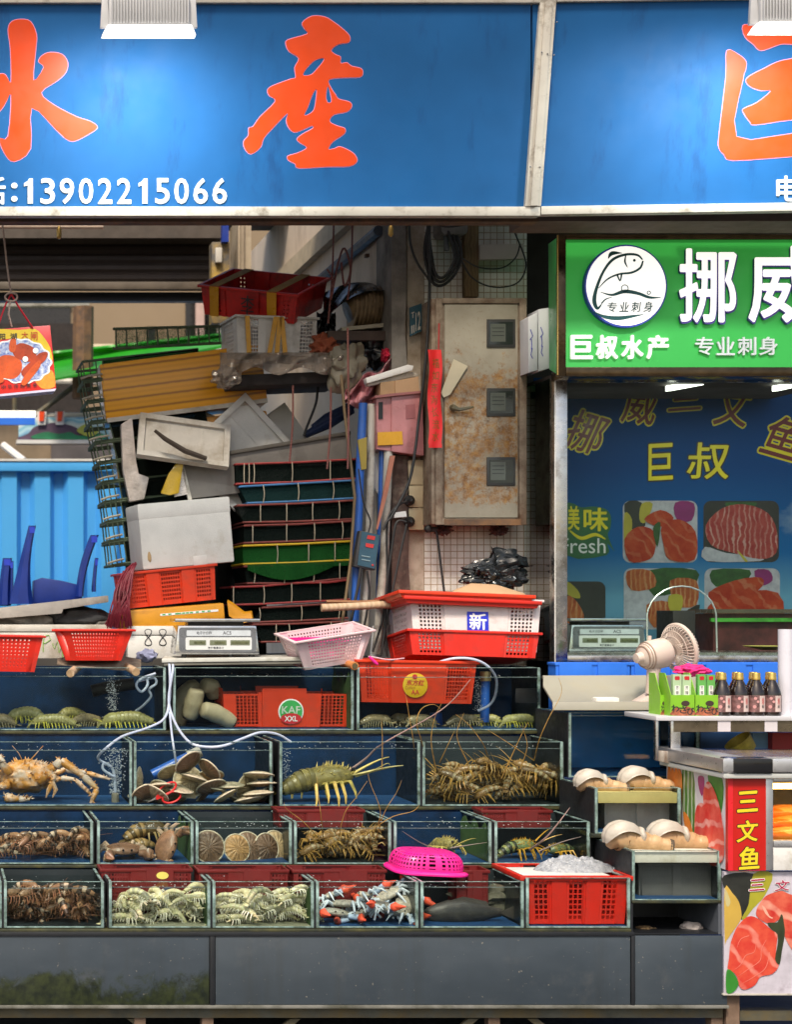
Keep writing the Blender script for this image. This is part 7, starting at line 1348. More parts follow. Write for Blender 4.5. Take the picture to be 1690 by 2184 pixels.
# ---------------------------------------------------------------- seafood
def shell_m(name, c, c2, sc=30, rough=.2, dirt=None, **kw): return M(name, c, rough, rand=.45, var=.35, sc=sc, dirt=c2, da=.5, dsc=sc * .9, bump=.35, bsc=sc * 5, **kw)
def crust(L, w, h, nseg, car, arch=0, bands=(0,), leg_n=5, leg_l=.05, leg_r=.003, ant=.1, ant_r=.0015, spines=0, claws=0, sway=0, droop=.3, fan=1, seed=1, leg_mi=1, swim=True):
    """A shrimp or lobster, head towards +X: overlapping tail plates, carapace, tail fan, eyes, feelers, legs."""
    q = random.Random(seed); b = MB(); r0 = h / 2
    def mid(u): return Vector(((u - .5) * L, sway * math.sin(u * 3), r0 + leg_l * .35 + arch * math.sin(math.pi * min(1, max(0, u))) - droop * h * max(0, .35 - u) * 3))
    def rad(u): f = .45 + .55 * min(1, u / .35) if u < .6 else 1 - .55 * max(0, (u - .8) / .2) ** 1.5; return (w / 2 * f, h / 2 * f)
    ua, ub = .06, 1 - car
    for i in range(nseg):
        a, c_ = ua + (ub - ua) * i / nseg, ua + (ub - ua) * (i + 1.12) / nseg; b.mi = bands[i % len(bands)]
        us = [a, a + (c_ - a) * .35, a + (c_ - a) * .8, c_]; sc = [1.04, 1.06, .99, .93]
        b.tube([mid(u) for u in us], [tuple(x * s_ for x in rad(u)) for u, s_ in zip(us, sc)], 10)
    b.mi = 0; us = [ub - .01, ub + car * .15, ub + car * .4, ub + car * .65, ub + car * .85, 1.0]; sc = [1.0, 1.08, 1.12, 1.08, 1.0, .6]
    b.tube([mid(u) for u in us], [tuple(x * s_ for x in rad(u)) for u, s_ in zip(us, sc)], 12)
    b.mi = leg_mi
    hd = mid(1.0)
    for s_ in (-1, 1):
        b.mi = 2; b.ball(tuple(hd + Vector((-.01 * L, s_ * w * .22, h * .28))), w * .11, 6, 5); b.mi = leg_mi
        pts = [hd + Vector((0, s_ * w * .2, 0))]; dz = q.uniform(.15, .6); dy = q.uniform(.2, .8) * s_
        for i in range(1, 7): t = i / 6; pts.append(pts[0] + Vector((ant * t * (1 - .25 * t), dy * ant * t * .5, ant * dz * t * (1 - .5 * t))))
        if ant: b.tube(pts, [ant_r * (1 - .8 * i / 6) for i in range(7)], 5)
        for i in range(leg_n):
            u = ub - .03 + (car + .0) * .85 * (i + .3) / leg_n; c_ = mid(u); e = leg_l * q.uniform(.8, 1.2); fx = (i - leg_n / 2) * .16 * leg_l + q.uniform(-.2, .2) * leg_l
            p0 = c_ + Vector((0, s_ * w * .38, -h * .25)); b.tube([p0, p0 + Vector((fx * .6, s_ * e * .6, e * .12)), p0 + Vector((fx, s_ * e * .95, -e * .45)), p0 + Vector((fx * 1.2, s_ * e * .9, -e * .8))], [leg_r * 1.3, leg_r * 1.1, leg_r * .8, leg_r * .3], 5)
        if swim:
            for i in range(nseg - 1):
                c_ = mid(ua + (ub - ua) * (i + .9) / nseg); b.tube([c_ + Vector((0, s_ * w * .36, -h * .3)), c_ + Vector((-.006, s_ * w * .45, -h * .72)), c_ + Vector((-.002, s_ * w * .40, -h * 1.0))], [w * .06, w * .05, w * .015], 4)
        if claws:
            p0 = hd + Vector((-.06 * L, s_ * w * .4, -h * .2)); b.mi = 0
            b.tube([p0, p0 + Vector((.10 * L, s_ * w * .5, h * .1)), p0 + Vector((.16 * L, s_ * w * .35, -h * .3)), p0 + Vector((.05 * L, s_ * w * .3, -h * .62))], [w * .12, w * .15, w * .13, w * .03], 7)
    if fan:
        tl = mid(.05); b.mi = bands[0]
        for a in (-50, -25, 0, 25, 50): b.ball((-.055 * L, 0, 0), (.085 * L, w * .20, h * .07), 8, 5, Matrix.Translation(tl) @ Matrix.Rotation(R(a), 4, 'Z') @ Matrix.Rotation(R(-14), 4, 'Y'))
    for i in range(spines):
        u = ub + car * q.random(); c_ = mid(u); a = q.uniform(.2, 2.9); rr = rad(u); p0 = c_ + Vector((0, rr[0] * math.cos(a), rr[1] * math.sin(a))); b.mi = leg_mi; b.cone(p0, p0 + Vector((.02 * L, rr[0] * .5 * math.cos(a), rr[1] * .5 * math.sin(a))), w * .035, 4)
    b.mi = 0; return b
eye_m = M('black eye', (.01, .01, .01), .15, bump=0)
PROTO = {}
def proto(key, mb, name, mats, ang=50): o = mb.build(name, mats, base=(0, 0, 0), ang=ang); PROTO[key] = [o, False]; return o
def cr(key, lb, cat, x, y, Y, rot, sc=1.0, group=None):
    o, used = PROTO[key]
    if used: o = o.copy(); col.objects.link(o)
    else: PROTO[key][1] = True
    if 'group' in o: del o['group']
    tag(o, lb, cat, group); return put(o, P(x, y, Y), rot, sc)
ms_m = [shell_m('olive mantis shell', (.42, .40, .17), (.20, .19, .07)), M('yellow green limb', (.66, .60, .08), .4, var=.3, sc=30, bump=.1), eye_m]
msb = [shell_m('brown mantis shell', (.36, .30, .18), (.16, .13, .07)), M('tan limb', (.36, .30, .16), .4, var=.3, sc=30, bump=.1), eye_m]
msw = [shell_m('pale mantis shell', (.78, .73, .50), (.48, .46, .25), sss=.15), M('pale limb', (.82, .78, .62), .4, var=.2, sc=30, bump=.1), eye_m, M('pale green band', (.60, .57, .33), .4, var=.2, bump=.1)]
ts_m = [shell_m('brown shrimp shell', (.40, .23, .13), (.16, .08, .045)), M('rusty limb', (.32, .14, .07), .4, var=.4, sc=30, bump=.1), eye_m, M('dark shrimp band', (.06, .035, .02), .4, var=.4, bump=.1), M('pale shrimp band', (.50, .38, .27), .4, var=.2, bump=.1)]
proto('mantis', crust(.23, .052, .056, 9, .26, .012, leg_n=4, leg_l=.036, leg_r=.0028, ant=.05, claws=1, seed=3), 'mantis_shrimp', ms_m)
proto('mantis_arch', crust(.21, .052, .056, 9, .26, .045, leg_n=4, leg_l=.036, leg_r=.0028, ant=.045, claws=1, seed=5), 'mantis_shrimp', ms_m)
proto('mantis_brown', crust(.20, .050, .052, 9, .26, .016, leg_n=4, leg_l=.032, leg_r=.0025, ant=.045, claws=1, seed=6), 'mantis_shrimp', msb)
proto('mantis_white', crust(.15, .028, .024, 9, .26, .014, bands=(0, 3), leg_n=4, leg_l=.028, leg_r=.0022, ant=.03, claws=1, seed=8), 'mantis_shrimp', msw)
proto('mantis_white2', crust(.13, .028, .024, 9, .26, .034, bands=(3, 0), leg_n=4, leg_l=.028, leg_r=.0022, ant=.03, claws=1, seed=9, sway=.015), 'mantis_shrimp', msw)
proto('tiger', crust(.17, .030, .034, 6, .38, .022, bands=(4, 3, 0, 3), leg_n=5, leg_l=.034, leg_r=.0018, ant=.16, ant_r=.0013, seed=11), 'tiger_shrimp', ts_m)
proto('tiger2', crust(.15, .028, .032, 6, .38, .034, bands=(3, 0, 3, 4), leg_n=5, leg_l=.034, leg_r=.0018, ant=.12, ant_r=.0013, seed=14, sway=.02), 'tiger_shrimp', ts_m)
lo_m = [shell_m('olive lobster shell', (.34, .29, .11), (.11, .09, .035), 24), M('straw limb', (.60, .46, .13), .4, var=.35, sc=30, bump=.1), eye_m, M('dark olive band', (.20, .165, .06), .4, var=.4, bump=.1)]
lb_m = [shell_m('brown lobster shell', (.30, .18, .075), (.08, .055, .03), 24), M('amber limb', (.42, .24, .06), .4, var=.5, sc=30, bump=.1), eye_m, M('pale spot band', (.34, .26, .14), .4, var=.5, sc=50, bump=.1)]
lg_m = [shell_m('green lobster shell', (.18, .27, .13), (.44, .26, .04), 30), M('orange spotted limb', (.62, .32, .03), .4, var=.6, sc=60, bump=.1), eye_m, M('black lobster band', (.03, .035, .02), .4, var=.4, bump=.1)]
proto('lobster_big', crust(.30, .085, .085, 6, .52, .004, bands=(0, 3), leg_n=5, leg_l=.085, leg_r=.0062, ant=.22, ant_r=.007, spines=40, seed=21, swim=False), 'spiny_lobster', lo_m)
proto('lobster', crust(.22, .055, .052, 6, .46, .012, bands=(0, 3), leg_n=5, leg_l=.075, leg_r=.0042, ant=.20, ant_r=.0035, spines=40, seed=22, swim=False), 'spiny_lobster', lb_m)
proto('lobster_b', crust(.19, .052, .05, 6, .46, .03, bands=(3, 0), leg_n=5, leg_l=.07, leg_r=.0040, ant=.17, ant_r=.0032, spines=40, seed=27, sway=.02, swim=False), 'spiny_lobster', lb_m)
proto('lobster_green', crust(.22, .065, .06, 6, .5, .01, bands=(0, 3), leg_n=5, leg_l=.075, leg_r=.005, ant=.18, ant_r=.005, spines=50, seed=29, swim=False), 'spiny_lobster', lg_m)
# top row: green mantis shrimps
for key, x, y, Y, rot, sc, lb in (('mantis_arch', 60, 1556, 1.34, (0, -4, 170), 1.0, 'arched olive mantis shrimp climbing over its neighbour in the top tank'), ('mantis', 118, 1556, 1.27, (0, 0, 176), .95, 'pale bellied mantis shrimp lying across the front of the top tank'), ('mantis_arch', 150, 1552, 1.44, (0, 4, 20), .9, 'mantis shrimp half hidden behind the front one in the top tank'),
                              ('mantis_brown', 184, 1554, 1.36, (0, 8, 30), .95, 'brownish mantis shrimp between the two long olive ones'), ('mantis', 276, 1556, 1.30, (0, 3, 174), 1.12, 'longest olive mantis shrimp with its yellow claws raised beside the bubbles'), ('mantis_brown', -4, 1556, 1.3, (0, 0, 190), 1.0, 'mantis shrimp cut by the picture border in the top tank')):
    cr(key, lb, 'mantis shrimp', x, y, Y, rot, sc, 'olive mantis shrimps in the big top tank')
for x, rot, Y, key, lb in ((800, (0, 0, 10), 1.30, 'mantis_brown', 'brown mantis shrimp in the corner under the hung orange crate'), (868, (0, -10, 150), 1.40, 'mantis_brown', 'rearing brown mantis shrimp behind the corner one'), (900, (0, 0, 195), 1.30, 'mantis_brown', 'brown mantis shrimp in the middle under the hung crate'), (985, (0, -4, 5), 1.32, 'mantis_brown', 'striped mantis shrimp by the blue pipe in the top row'), (1040, (0, 0, 170), 1.44, 'mantis', 'yellowish mantis shrimp behind the bubbles of the end tank'), (1112, (0, 2, 182), 1.30, 'mantis', 'pale mantis shrimp at the glass end of the top row')):
    cr(key, lb, 'mantis shrimp', x, 1552, Y, rot, .84, 'mantis shrimps under the hung crate')
# heaps
def heap(keys, lb, cat, grp, x0, x1, y0, y1, Y0, Y1, n, sc=1.0, seed=0, tilt=18):
    q = random.Random(seed); out = []
    for i in range(n):
        v = (i + .5) / n; x = x0 + (x1 - x0) * ((i * .618) % 1) ; Y = Y0 + (Y1 - Y0) * q.random(); y = y1 + (y0 - y1) * v
        out.append(cr(keys[i % len(keys)], lb, cat, x, y, Y, (q.uniform(-25, 25), q.uniform(-tilt, tilt), q.uniform(0, 360) if q.random() < .35 else q.choice((0, 180)) + q.uniform(-35, 35)), sc * q.uniform(.85, 1.1), grp))
    return out
heap(['tiger', 'tiger2'], 'brown tiger shrimp heaped in the third row tank beside the brown crabs', 'tiger shrimp', 'tiger shrimps in the third row tank', 6, 182, 1800, 1836, .43, .66, 30, .95, 1)
heap(['tiger', 'tiger2'], 'dark striped tiger shrimp heaped in the bottom row tank', 'tiger shrimp', 'tiger shrimps in the bottom row tank', 34, 200, 1918, 1972, .04, .24, 40, .95, 2)
heap(['mantis_white', 'mantis_white2'], 'white mantis shrimp heaped before the round dark badge in the bottom row', 'mantis shrimp', 'white mantis shrimps by the badge', 252, 430, 1918, 1974, .035, .16, 30, 1.0, 3)
heap(['mantis_white', 'mantis_white2'], 'white mantis shrimp heaped in the tank next to the blue crabs', 'mantis shrimp', 'white mantis shrimps by the crabs', 472, 652, 1918, 1974, .035, .16, 30, 1.0, 4)
pile = heap(['lobster', 'lobster_b'], 'brown lobster packed into the crowded second row tank', 'lobster', 'lobsters packed in the second row tank', 930, 1178, 1648, 1710, .85, 1.04, 34, .68, 5, 30)
pile3 = heap(['lobster', 'lobster_b'], 'brown orange lobster packed into the small third row tank', 'lobster', 'lobsters packed in the third row tank', 654, 812, 1786, 1836, .44, .60, 22, .55, 6, 30)
big = cr('lobster_big', 'big olive lobster with thick feelers alone in its second row tank', 'lobster', 676, 1704, .90, (0, -6, 8), 1.22)
yl_ = cr('lobster_big', 'yellow legged lobster facing out beside green algae in the third row', 'lobster', 945, 1824, .66, (0, -6, -72), .66)
cr('lobster_green', 'green and orange spotted lobster in the end tank of the third row', 'lobster', 1102, 1832, .52, (0, -8, 14), .85)
cr('lobster_green', 'second spotted lobster lying behind the green one in the third row end tank', 'lobster', 1200, 1832, .56, (0, 0, 200), .7)
tag(MB().ico(lambda v: P(1028, 1800, .70) + Vector((v.x * .035, v.y * .03, v.z * .13)) * (1 + .5 * mnoise.noise(v * 3)), 4).build('green_algae', back_green, base=P(1028, 1836, .7)), 'clump of green algae on the glass behind the yellow legged lobster', 'algae')
def feeler(lob, pts, r=.0028, m=None, Y=None):
    o = MB().tube(smooth([P(*p) for p in pts], 6, False), [r * (1 - .75 * i / ((len(pts) - 1) * 6)) for i in range((len(pts) - 1) * 6 + 1)], 5).build('feeler', m or lb_m[1]); o.parent = lob; bpy.context.view_layer.update(); o.matrix_parent_inverse = lob.matrix_world.inverted()
pkm = M('pinkish feeler', (.34, .22, .20), .5, var=.3, sc=20, bump=.1)
feeler(big, [(735, 1650, .92), (780, 1618, .88), (818, 1585, .80), (943, 1513, .70), (1004, 1449, .66)], .006, pkm)
feeler(big, [(735, 1655, .90), (790, 1645, .88), (825, 1628, .86), (832, 1632, .86)], .0035, lo_m[1])
fl_pts = [[(884, 1600, .82), (881, 1573, .74), (872, 1520, .72), (865, 1474, .72)], [(905, 1600, .82), (898, 1575, .74), (889, 1540, .70), (900, 1511, .70), (925, 1502, .70), (943, 1514, .70)], [(1040, 1610, .84), (1030, 1585, .74), (1000, 1545, .72), (972, 1523, .72)], [(938, 1626, .80), (955, 1590, .74), (970, 1558, .72)], [(1140, 1622, .84), (1086, 1585, .76), (1040, 1556, .74)], [(1070, 1660, .80), (1095, 1605, .76), (1120, 1552, .72), (1128, 1540, .72)], [(1140, 1620, .84), (1151, 1577, .75), (1171, 1531, .70), (1198, 1478, .70), (1192, 1445, .70)], [(930, 1640, .8), (920, 1580, .74), (928, 1530, .72), (942, 1500, .72)], [(815, 1640, .78), (816, 1580, .74), (814, 1530, .72)], [(1000, 1630, .8), (975, 1570, .74), (990, 1520, .73)], [(1110, 1640, .8), (1125, 1590, .75), (1112, 1545, .73)]]
for i, p in enumerate(fl_pts): feeler(pile[-1 - i % len(pile)], p)
fl3 = [[(690, 1790, .45), (685, 1740, .36), (680, 1700, .36), (676, 1655, .36)], [(720, 1800, .44), (735, 1735, .36), (760, 1700, .34), (784, 1665, .34)], [(790, 1790, .44), (812, 1735, .36), (790, 1670, .34), (785, 1648, .34)], [(800, 1795, .44), (820, 1733, .36), (846, 1690, .34), (857, 1664, .34)], [(770, 1790, .44), (830, 1745, .34), (880, 1730, .33), (895, 1716, .33)], [(690, 1800, .44), (650, 1755, .36), (612, 1725, .34), (606, 1710, .34)]]
for i, p in enumerate(fl3): feeler(pile3[-1 - i % len(pile3)], p, .0024)
feeler(yl_, [(938, 1812, .44), (900, 1798, .42), (858, 1772, .40)], .004, pkm); feeler(yl_, [(962, 1808, .44), (1000, 1802, .42), (1040, 1796, .40)], .004, pkm)
g6 = [o for o in bpy.data.objects if o.name.startswith('spiny_lobster') and o.get('label', '').startswith('green and')][0]
feeler(g6, [(1130, 1812, .46), (1165, 1786, .36), (1195, 1750, .32), (1216, 1722, .32)], .005, pkm); feeler(g6, [(1150, 1815, .46), (1200, 1795, .44), (1240, 1784, .42)], .004, pkm)
# crabs
def crab(w, d, h, leg_l, leg_r, claw_l, claw_r, mats, spikes=0, seed=1, lmi=1, cmi=0, paddle=False):
    q = random.Random(seed); b = MB(); z0 = leg_l * .35
    b.ico(lambda v: Vector((v.x * w / 2 * (1 + .06 * math.cos(9 * math.atan2(v.y, v.x))), v.y * d / 2 * (1 + .15 * (v.y > 0)), z0 + h * .5 + v.z * h / 2 * (1.0 if v.z > 0 else .7))) * (1 + .03 * mnoise.noise(v * 6)), 3)
    for s_ in (-1, 1):
        if spikes: b.cone(Vector((s_ * w * .45, -.0, z0 + h * .5)), Vector((s_ * w * .62, -.01, z0 + h * .55)), h * .18, 6)
        b.mi = 2; b.ball((s_ * w * .12, -d * .5, z0 + h * .72), h * .09, 6, 5)
        b.mi = lmi
        for i in range(4):
            a = R(-35 + 32 * i); p0 = Vector((s_ * w * .36 * math.cos(a * .6), d * .35 * math.sin(a), z0 + h * .4)); e = leg_l * q.uniform(.85, 1.1); dr = Vector((s_ * math.cos(a), math.sin(a), 0))
            b.tube([p0, p0 + dr * e * .5 + Vector((0, 0, e * .28)), p0 + dr * e * .85 + Vector((0, 0, -e * .05)), p0 + dr * e * 1.02 + Vector((0, 0, -e * .42))], [leg_r, leg_r * .95, leg_r * .7, leg_r * (.8 if paddle and i == 3 else .15)], 6, flat=1.2)
        b.mi = cmi; p0 = Vector((s_ * w * .38, -d * .36, z0 + h * .4)); p1 = p0 + Vector((s_ * claw_l * .45, -claw_l * .35, claw_l * .05)); p2 = p1 + Vector((-s_ * claw_l * .15, -claw_l * .55, -claw_l * .05))
        b.tube([p0, p0.lerp(p1, .5), p1], [claw_r * .7, claw_r * .85, claw_r * .8], 8); b.mi = 3 if len(mats) > 3 else cmi
        b.tube([p1, p1.lerp(p2, .35), p1.lerp(p2, .7), p2 + Vector((-s_ * .02 * claw_l, -claw_l * .25, .1 * claw_r))], [claw_r * .6, claw_r * 1.15, claw_r * .7, claw_r * .1], 8, flat=1.3); b.tube([p1.lerp(p2, .5) + Vector((s_ * claw_r * .6, 0, 0)), p2 + Vector((s_ * claw_r * .9, 0, 0)), p2 + Vector((s_ * .2 * claw_r, -claw_l * .24, 0))], [claw_r * .45, claw_r * .4, claw_r * .08], 6); b.mi = 0
    return b
bc = [shell_m('brown crab shell', (.34, .185, .115), (.16, .08, .05), 26), M('brown crab limb', (.42, .30, .21), .5, var=.3, sc=20, bump=.2), eye_m]
proto('crab', crab(.16, .11, .06, .07, .010, .07, .022, bc, 0, 3), 'brown_crab', bc)
cr('crab', 'brown crab sitting flat with its pale claws folded in the third row', 'crab', 262, 1838, .50, (8, 0, 12), 1.0)
cr('crab', 'brown crab standing on edge by the green glass corner', 'crab', 372, 1812, .50, (10, -68, 30), .95)
sl_m = [shell_m('slipper lobster shell', (.17, .115, .045), (.06, .045, .02), 18), M('slipper limb', (.28, .20, .08), .5, var=.3, bump=.2), eye_m, M('slipper band', (.30, .19, .07), .45, var=.3, bump=.2)]
proto('slipper', crust(.19, .075, .06, 7, .42, .01, bands=(0, 3), leg_n=4, leg_l=.035, leg_r=.004, ant=.02, seed=33, swim=False), 'slipper_lobster', sl_m)
cr('slipper', 'banded slipper lobster curled behind the flat brown crab', 'lobster', 296, 1826, .64, (0, 14, 200), .95)
cr('slipper', 'dark slipper lobster lying across the top behind the crabs', 'lobster', 310, 1796, .70, (0, -10, 10), 1.1)
sw = [shell_m('speckled crab shell', (.50, .48, .42), (.16, .17, .17), 60), M('blue white limb', (.62, .70, .78), .4, var=.35, sc=20, bump=.1), eye_m, M('red claw band', (.66, .085, .04), .4, var=.2, bump=.1), M('blue claw', (.40, .52, .68), .4, var=.4, sc=18, bump=.1)]
proto('blue_crab', crab(.13, .075, .04, .065, .0065, .085, .014, sw, 1, 7, 1, 4, True), 'blue_crab', sw)
q = random.Random(12); CL = 'blue swimming crab with red banded claws heaped in the bottom row tank'
for x, y, Y, rz in ((712, 1968, .08, 10), (775, 1970, .06, -20), (842, 1968, .08, 30), (735, 1950, .12, 150), (805, 1948, .13, 200), (858, 1946, .15, 60), (712, 1930, .20, 80), (770, 1925, .20, -40), (835, 1922, .20, 160), (790, 1938, .10, 100)):
    cr('blue_crab', CL, 'crab', x, y, Y, (q.uniform(-30, 30), q.uniform(-30, 30), rz), q.uniform(.85, 1.05), 'blue swimming crabs in the bottom row')
# king crab
kc = [M('king crab shell', (.62, .27, .06), .35, var=.45, sc=16, dirt=(.68, .60, .54), da=.55, dsc=14, bump=.5, bsc=60), M('king crab pale', (.62, .52, .46), .45, var=.2, sc=20, dirt=(.60, .32, .08), da=.55, bump=.3)]
t = thing('king_crab', 'orange and white king crab with long knobbly legs beside the bubbles', 'crab', P(60, 1712, .95)); q = random.Random(4); c0 = P(55, 1655, .97)
b = MB(); b.ico(lambda v: c0 + Vector((v.x * .13, v.y * .10, v.z * .075)) * (1 + .16 * mnoise.noise(v * 4) + .12 * max(0, mnoise.noise(v * 13))), 4)
for i in range(60):
    a, e = q.uniform(0, 6.28), q.uniform(-.3, 1.2); d_ = Vector((math.cos(a) * math.cos(e), math.sin(a) * math.cos(e), math.sin(e))); p = c0 + Vector((d_.x * .13, d_.y * .10, d_.z * .075)); b.cone(p, p + d_ * .02, .006, 5)
b.build('body', kc, t, ang=60)
def kleg(pts, r, nm='leg'):
    b = MB(); P_ = [P(*p) for p in pts]; n = len(P_); rr = [r * (1 - .55 * i / (n - 1)) for i in range(n)]
    for i in range(n - 1):
        b.mi = i % 2 if nm == 'leg' else 0; b.tube([P_[i], P_[i].lerp(P_[i+1], .15), P_[i].lerp(P_[i+1], .8), P_[i+1]], [rr[i] * .8, rr[i] * 1.15, rr[i+1], rr[i+1] * .75], 8); b.mi = 0
        for j in range(12):
            u = q.random(); p = P_[i].lerp(P_[i+1], u); d_ = Vector((q.uniform(-1, 1), q.uniform(-1, .3), q.uniform(-.4, 1))).normalized(); b.cone(p + d_ * rr[i] * .7, p + d_ * (rr[i] + .010), .0045, 4)
    b.build(nm, kc, t, ang=60)
kleg([(85, 1650, .92), (118, 1636, .88), (130, 1621, .88), (178, 1655, .86), (207, 1682, .85), (194, 1713, .85)], .023)
kleg([(90, 1660, 1.0), (140, 1640, 1.0), (185, 1648, 1.0), (235, 1662, 1.0)], .017); kleg([(88, 1672, .98), (130, 1660, .98), (160, 1662, .98), (200, 1700, .98)], .016)
kleg([(20, 1650, .9), (2, 1625, .88), (-2, 1610, .88), (-14, 1660, .88)], .022); kleg([(20, 1672, .9), (-10, 1680, .88), (-30, 1700, .88)], .02)
kleg([(85, 1668, .88), (100, 1652, .85), (114, 1650, .85), (112, 1672, .84)], .022, 'claw_arm')
for a, c_ in ((104, 98), (120, 112)): MB().tube([P(112, 1668, .84), P(a if a < 110 else 119, 1684, .84), P(c_, 1701, .84)], [.011, .011, .002], 7).build('claw_finger', kc[0], t)
kleg([(10, 1700, .86), (40, 1704, .86), (64, 1704, .86)], .02)
for pts in ([(48, 1622, .92), (40, 1606, .9), (26, 1590, .9)], [(62, 1624, .92), (78, 1606, .9), (92, 1590, .9)]): MB().tube([P(*p) for p in pts], [.003, .0022, .001], 4).build('feeler', kc[0], t)
# scallops: a ribbed fan of two valves, hinge at the bottom
def scallop():
    b = MB(); NA, NR = 96, 10
    for sgn in (-1, 1):
        b.mi = 0 if sgn < 0 else 1; rs = []
        for j in range(NR + 1):
            r = j / NR; ring = []
            for i in range(NA):
                a = 2 * math.pi * i / NA; rr = .058 * r * (1 - .04 * math.cos(a * 15) * r); x, z = rr * math.sin(a), -rr * math.cos(a) * 1.02 + .058
                ring.append(Vector((x, sgn * (.013 * (1 - r * r) + .0012 + .0030 * math.cos(15 * a) * r * (1 - r * .3) + .0012 * (j % 2) * r), z)))
            rs.append(ring)
        b.rings(rs[1:], False); b.add(rs[1], [tuple(range(NA))])
        b.add([(-.03, sgn * .003, -.002), (.03, sgn * .003, -.002), (.022, sgn * .005, .018), (-.022, sgn * .005, .018)], [(0, 1, 2, 3)])
    b.mi = 2; b.tube([Vector((.0585 * math.sin(a), 0, .058 - .0595 * math.cos(a))) for a in [2 * math.pi * i / 40 for i in range(41)]], .0034, 5); b.mi = 0
    return b
def sc_m(n, a, c_): return [M(n, a[1], .4, rand=.4, var=.45, sc=45, dirt=a[3], da=.05, dsc=70, bump=.6, bsc=130), M(n + ' under', c_[0], .5, var=.4, sc=40, dirt=c_[1], da=.3, dsc=50, bump=.5, bsc=120), M('scallop frill', (.56, .49, .36), .6, var=.4, sc=60, bump=.2)]
sA = sc_m('tan scallop', [(.36, .26, .15), (.48, .37, .23), (.28, .20, .11), (.54, .44, .30)], [(.45, .38, .27), (.36, .29, .19)])
sB = sc_m('dark scallop', [(.18, .10, .06), (.19, .115, .07), (.20, .12, .07), (.46, .36, .26)], [(.40, .33, .24), (.30, .24, .16)]); sC = sc_m('orange scallop', [(.50, .24, .08), (.60, .34, .14), (.42, .19, .06), (.62, .44, .26)], [(.4, .33, .24), (.3, .24, .16)])
proto('scA', scallop(), 'scallop', sA); proto('scB', scallop(), 'scallop', sB); proto('scC', scallop(), 'scallop', sC)
SG = 'flat scallops heaped in the second row'
def scal(key, lb, x, y, Y, rot, s_=1.0, g_=SG): cr(key, lb, 'scallop', x, y, Y, rot, s_, g_)
scal('scA', 'tan scallop standing upright above the red scissors', 402, 1700, .87, (-18, 8, 14), 1.25)
q = random.Random(31); HL = 'brown scallop lying in the heap around the red scissors'
for i, (x, y) in enumerate(((300, 1716), (340, 1716), (372, 1716), (425, 1716), (462, 1716), (505, 1716), (545, 1716), (318, 1700), (352, 1702), (440, 1698), (482, 1698), (330, 1684), (372, 1684), (430, 1680), (470, 1678), (450, 1664), (410, 1664), (360, 1668), (395, 1652))):
    scal('scA' if i % 3 else 'scB', HL, x, y - 6, .84 + .16 * q.random(), (q.uniform(34, 104), q.uniform(-22, 22), q.uniform(-55, 55)), q.uniform(.95, 1.2))
scal('scC', 'orange tinged scallop at the top of the heap below the blue pipe', 432, 1668, 1.0, (60, 10, 20), 1.1)
scal('scA', 'scallop leaning on its edge towards the stacked pair', 510, 1700, .90, (18, 38, 50), 1.1)
scal('scA', 'upper scallop of the stacked pair at the tank end', 546, 1656, .90, (78, 4, 0), 1.15); scal('scB', 'middle scallop of the stacked pair at the tank end', 548, 1672, .90, (82, 0, 10), 1.1); scal('scA', 'lowest scallop under the stacked pair', 545, 1692, .88, (84, -5, 0), 1.15)
scal('scA', 'scallop pressed upright against the first glass of the heap', 298, 1690, .92, (0, -8, 72), 1.0)
G5 = 'round scallops leaning in a line'
for i, (key, x, Y, rz, lb) in enumerate((('scB', 452, .41, 4, 'dark scallop at the head of the line beside the crab tank'), ('scC', 506, .43, 14, 'orange scallop second in the leaning line'), ('scB', 538, .46, 22, 'dark scallop third in the leaning line'), ('scB', 568, .49, 24, 'dark scallop fourth in the leaning line'), ('scA', 592, .53, 26, 'pale rimmed scallop at the end of the leaning line'), ('scA', 520, .62, 10, 'pale scallop behind the orange one'), ('scB', 612, .60, 60, 'scallop edge on in the far corner of the line'))): scal(key, lb, x, 1838, Y, (-14 - 3 * (i % 3), (-9, 6, -3, 11, 4, 0, 0)[i], rz), (1.14, 1.02, 1.12, 1.06, 1.16, 1.0, 1.0)[i], G5)
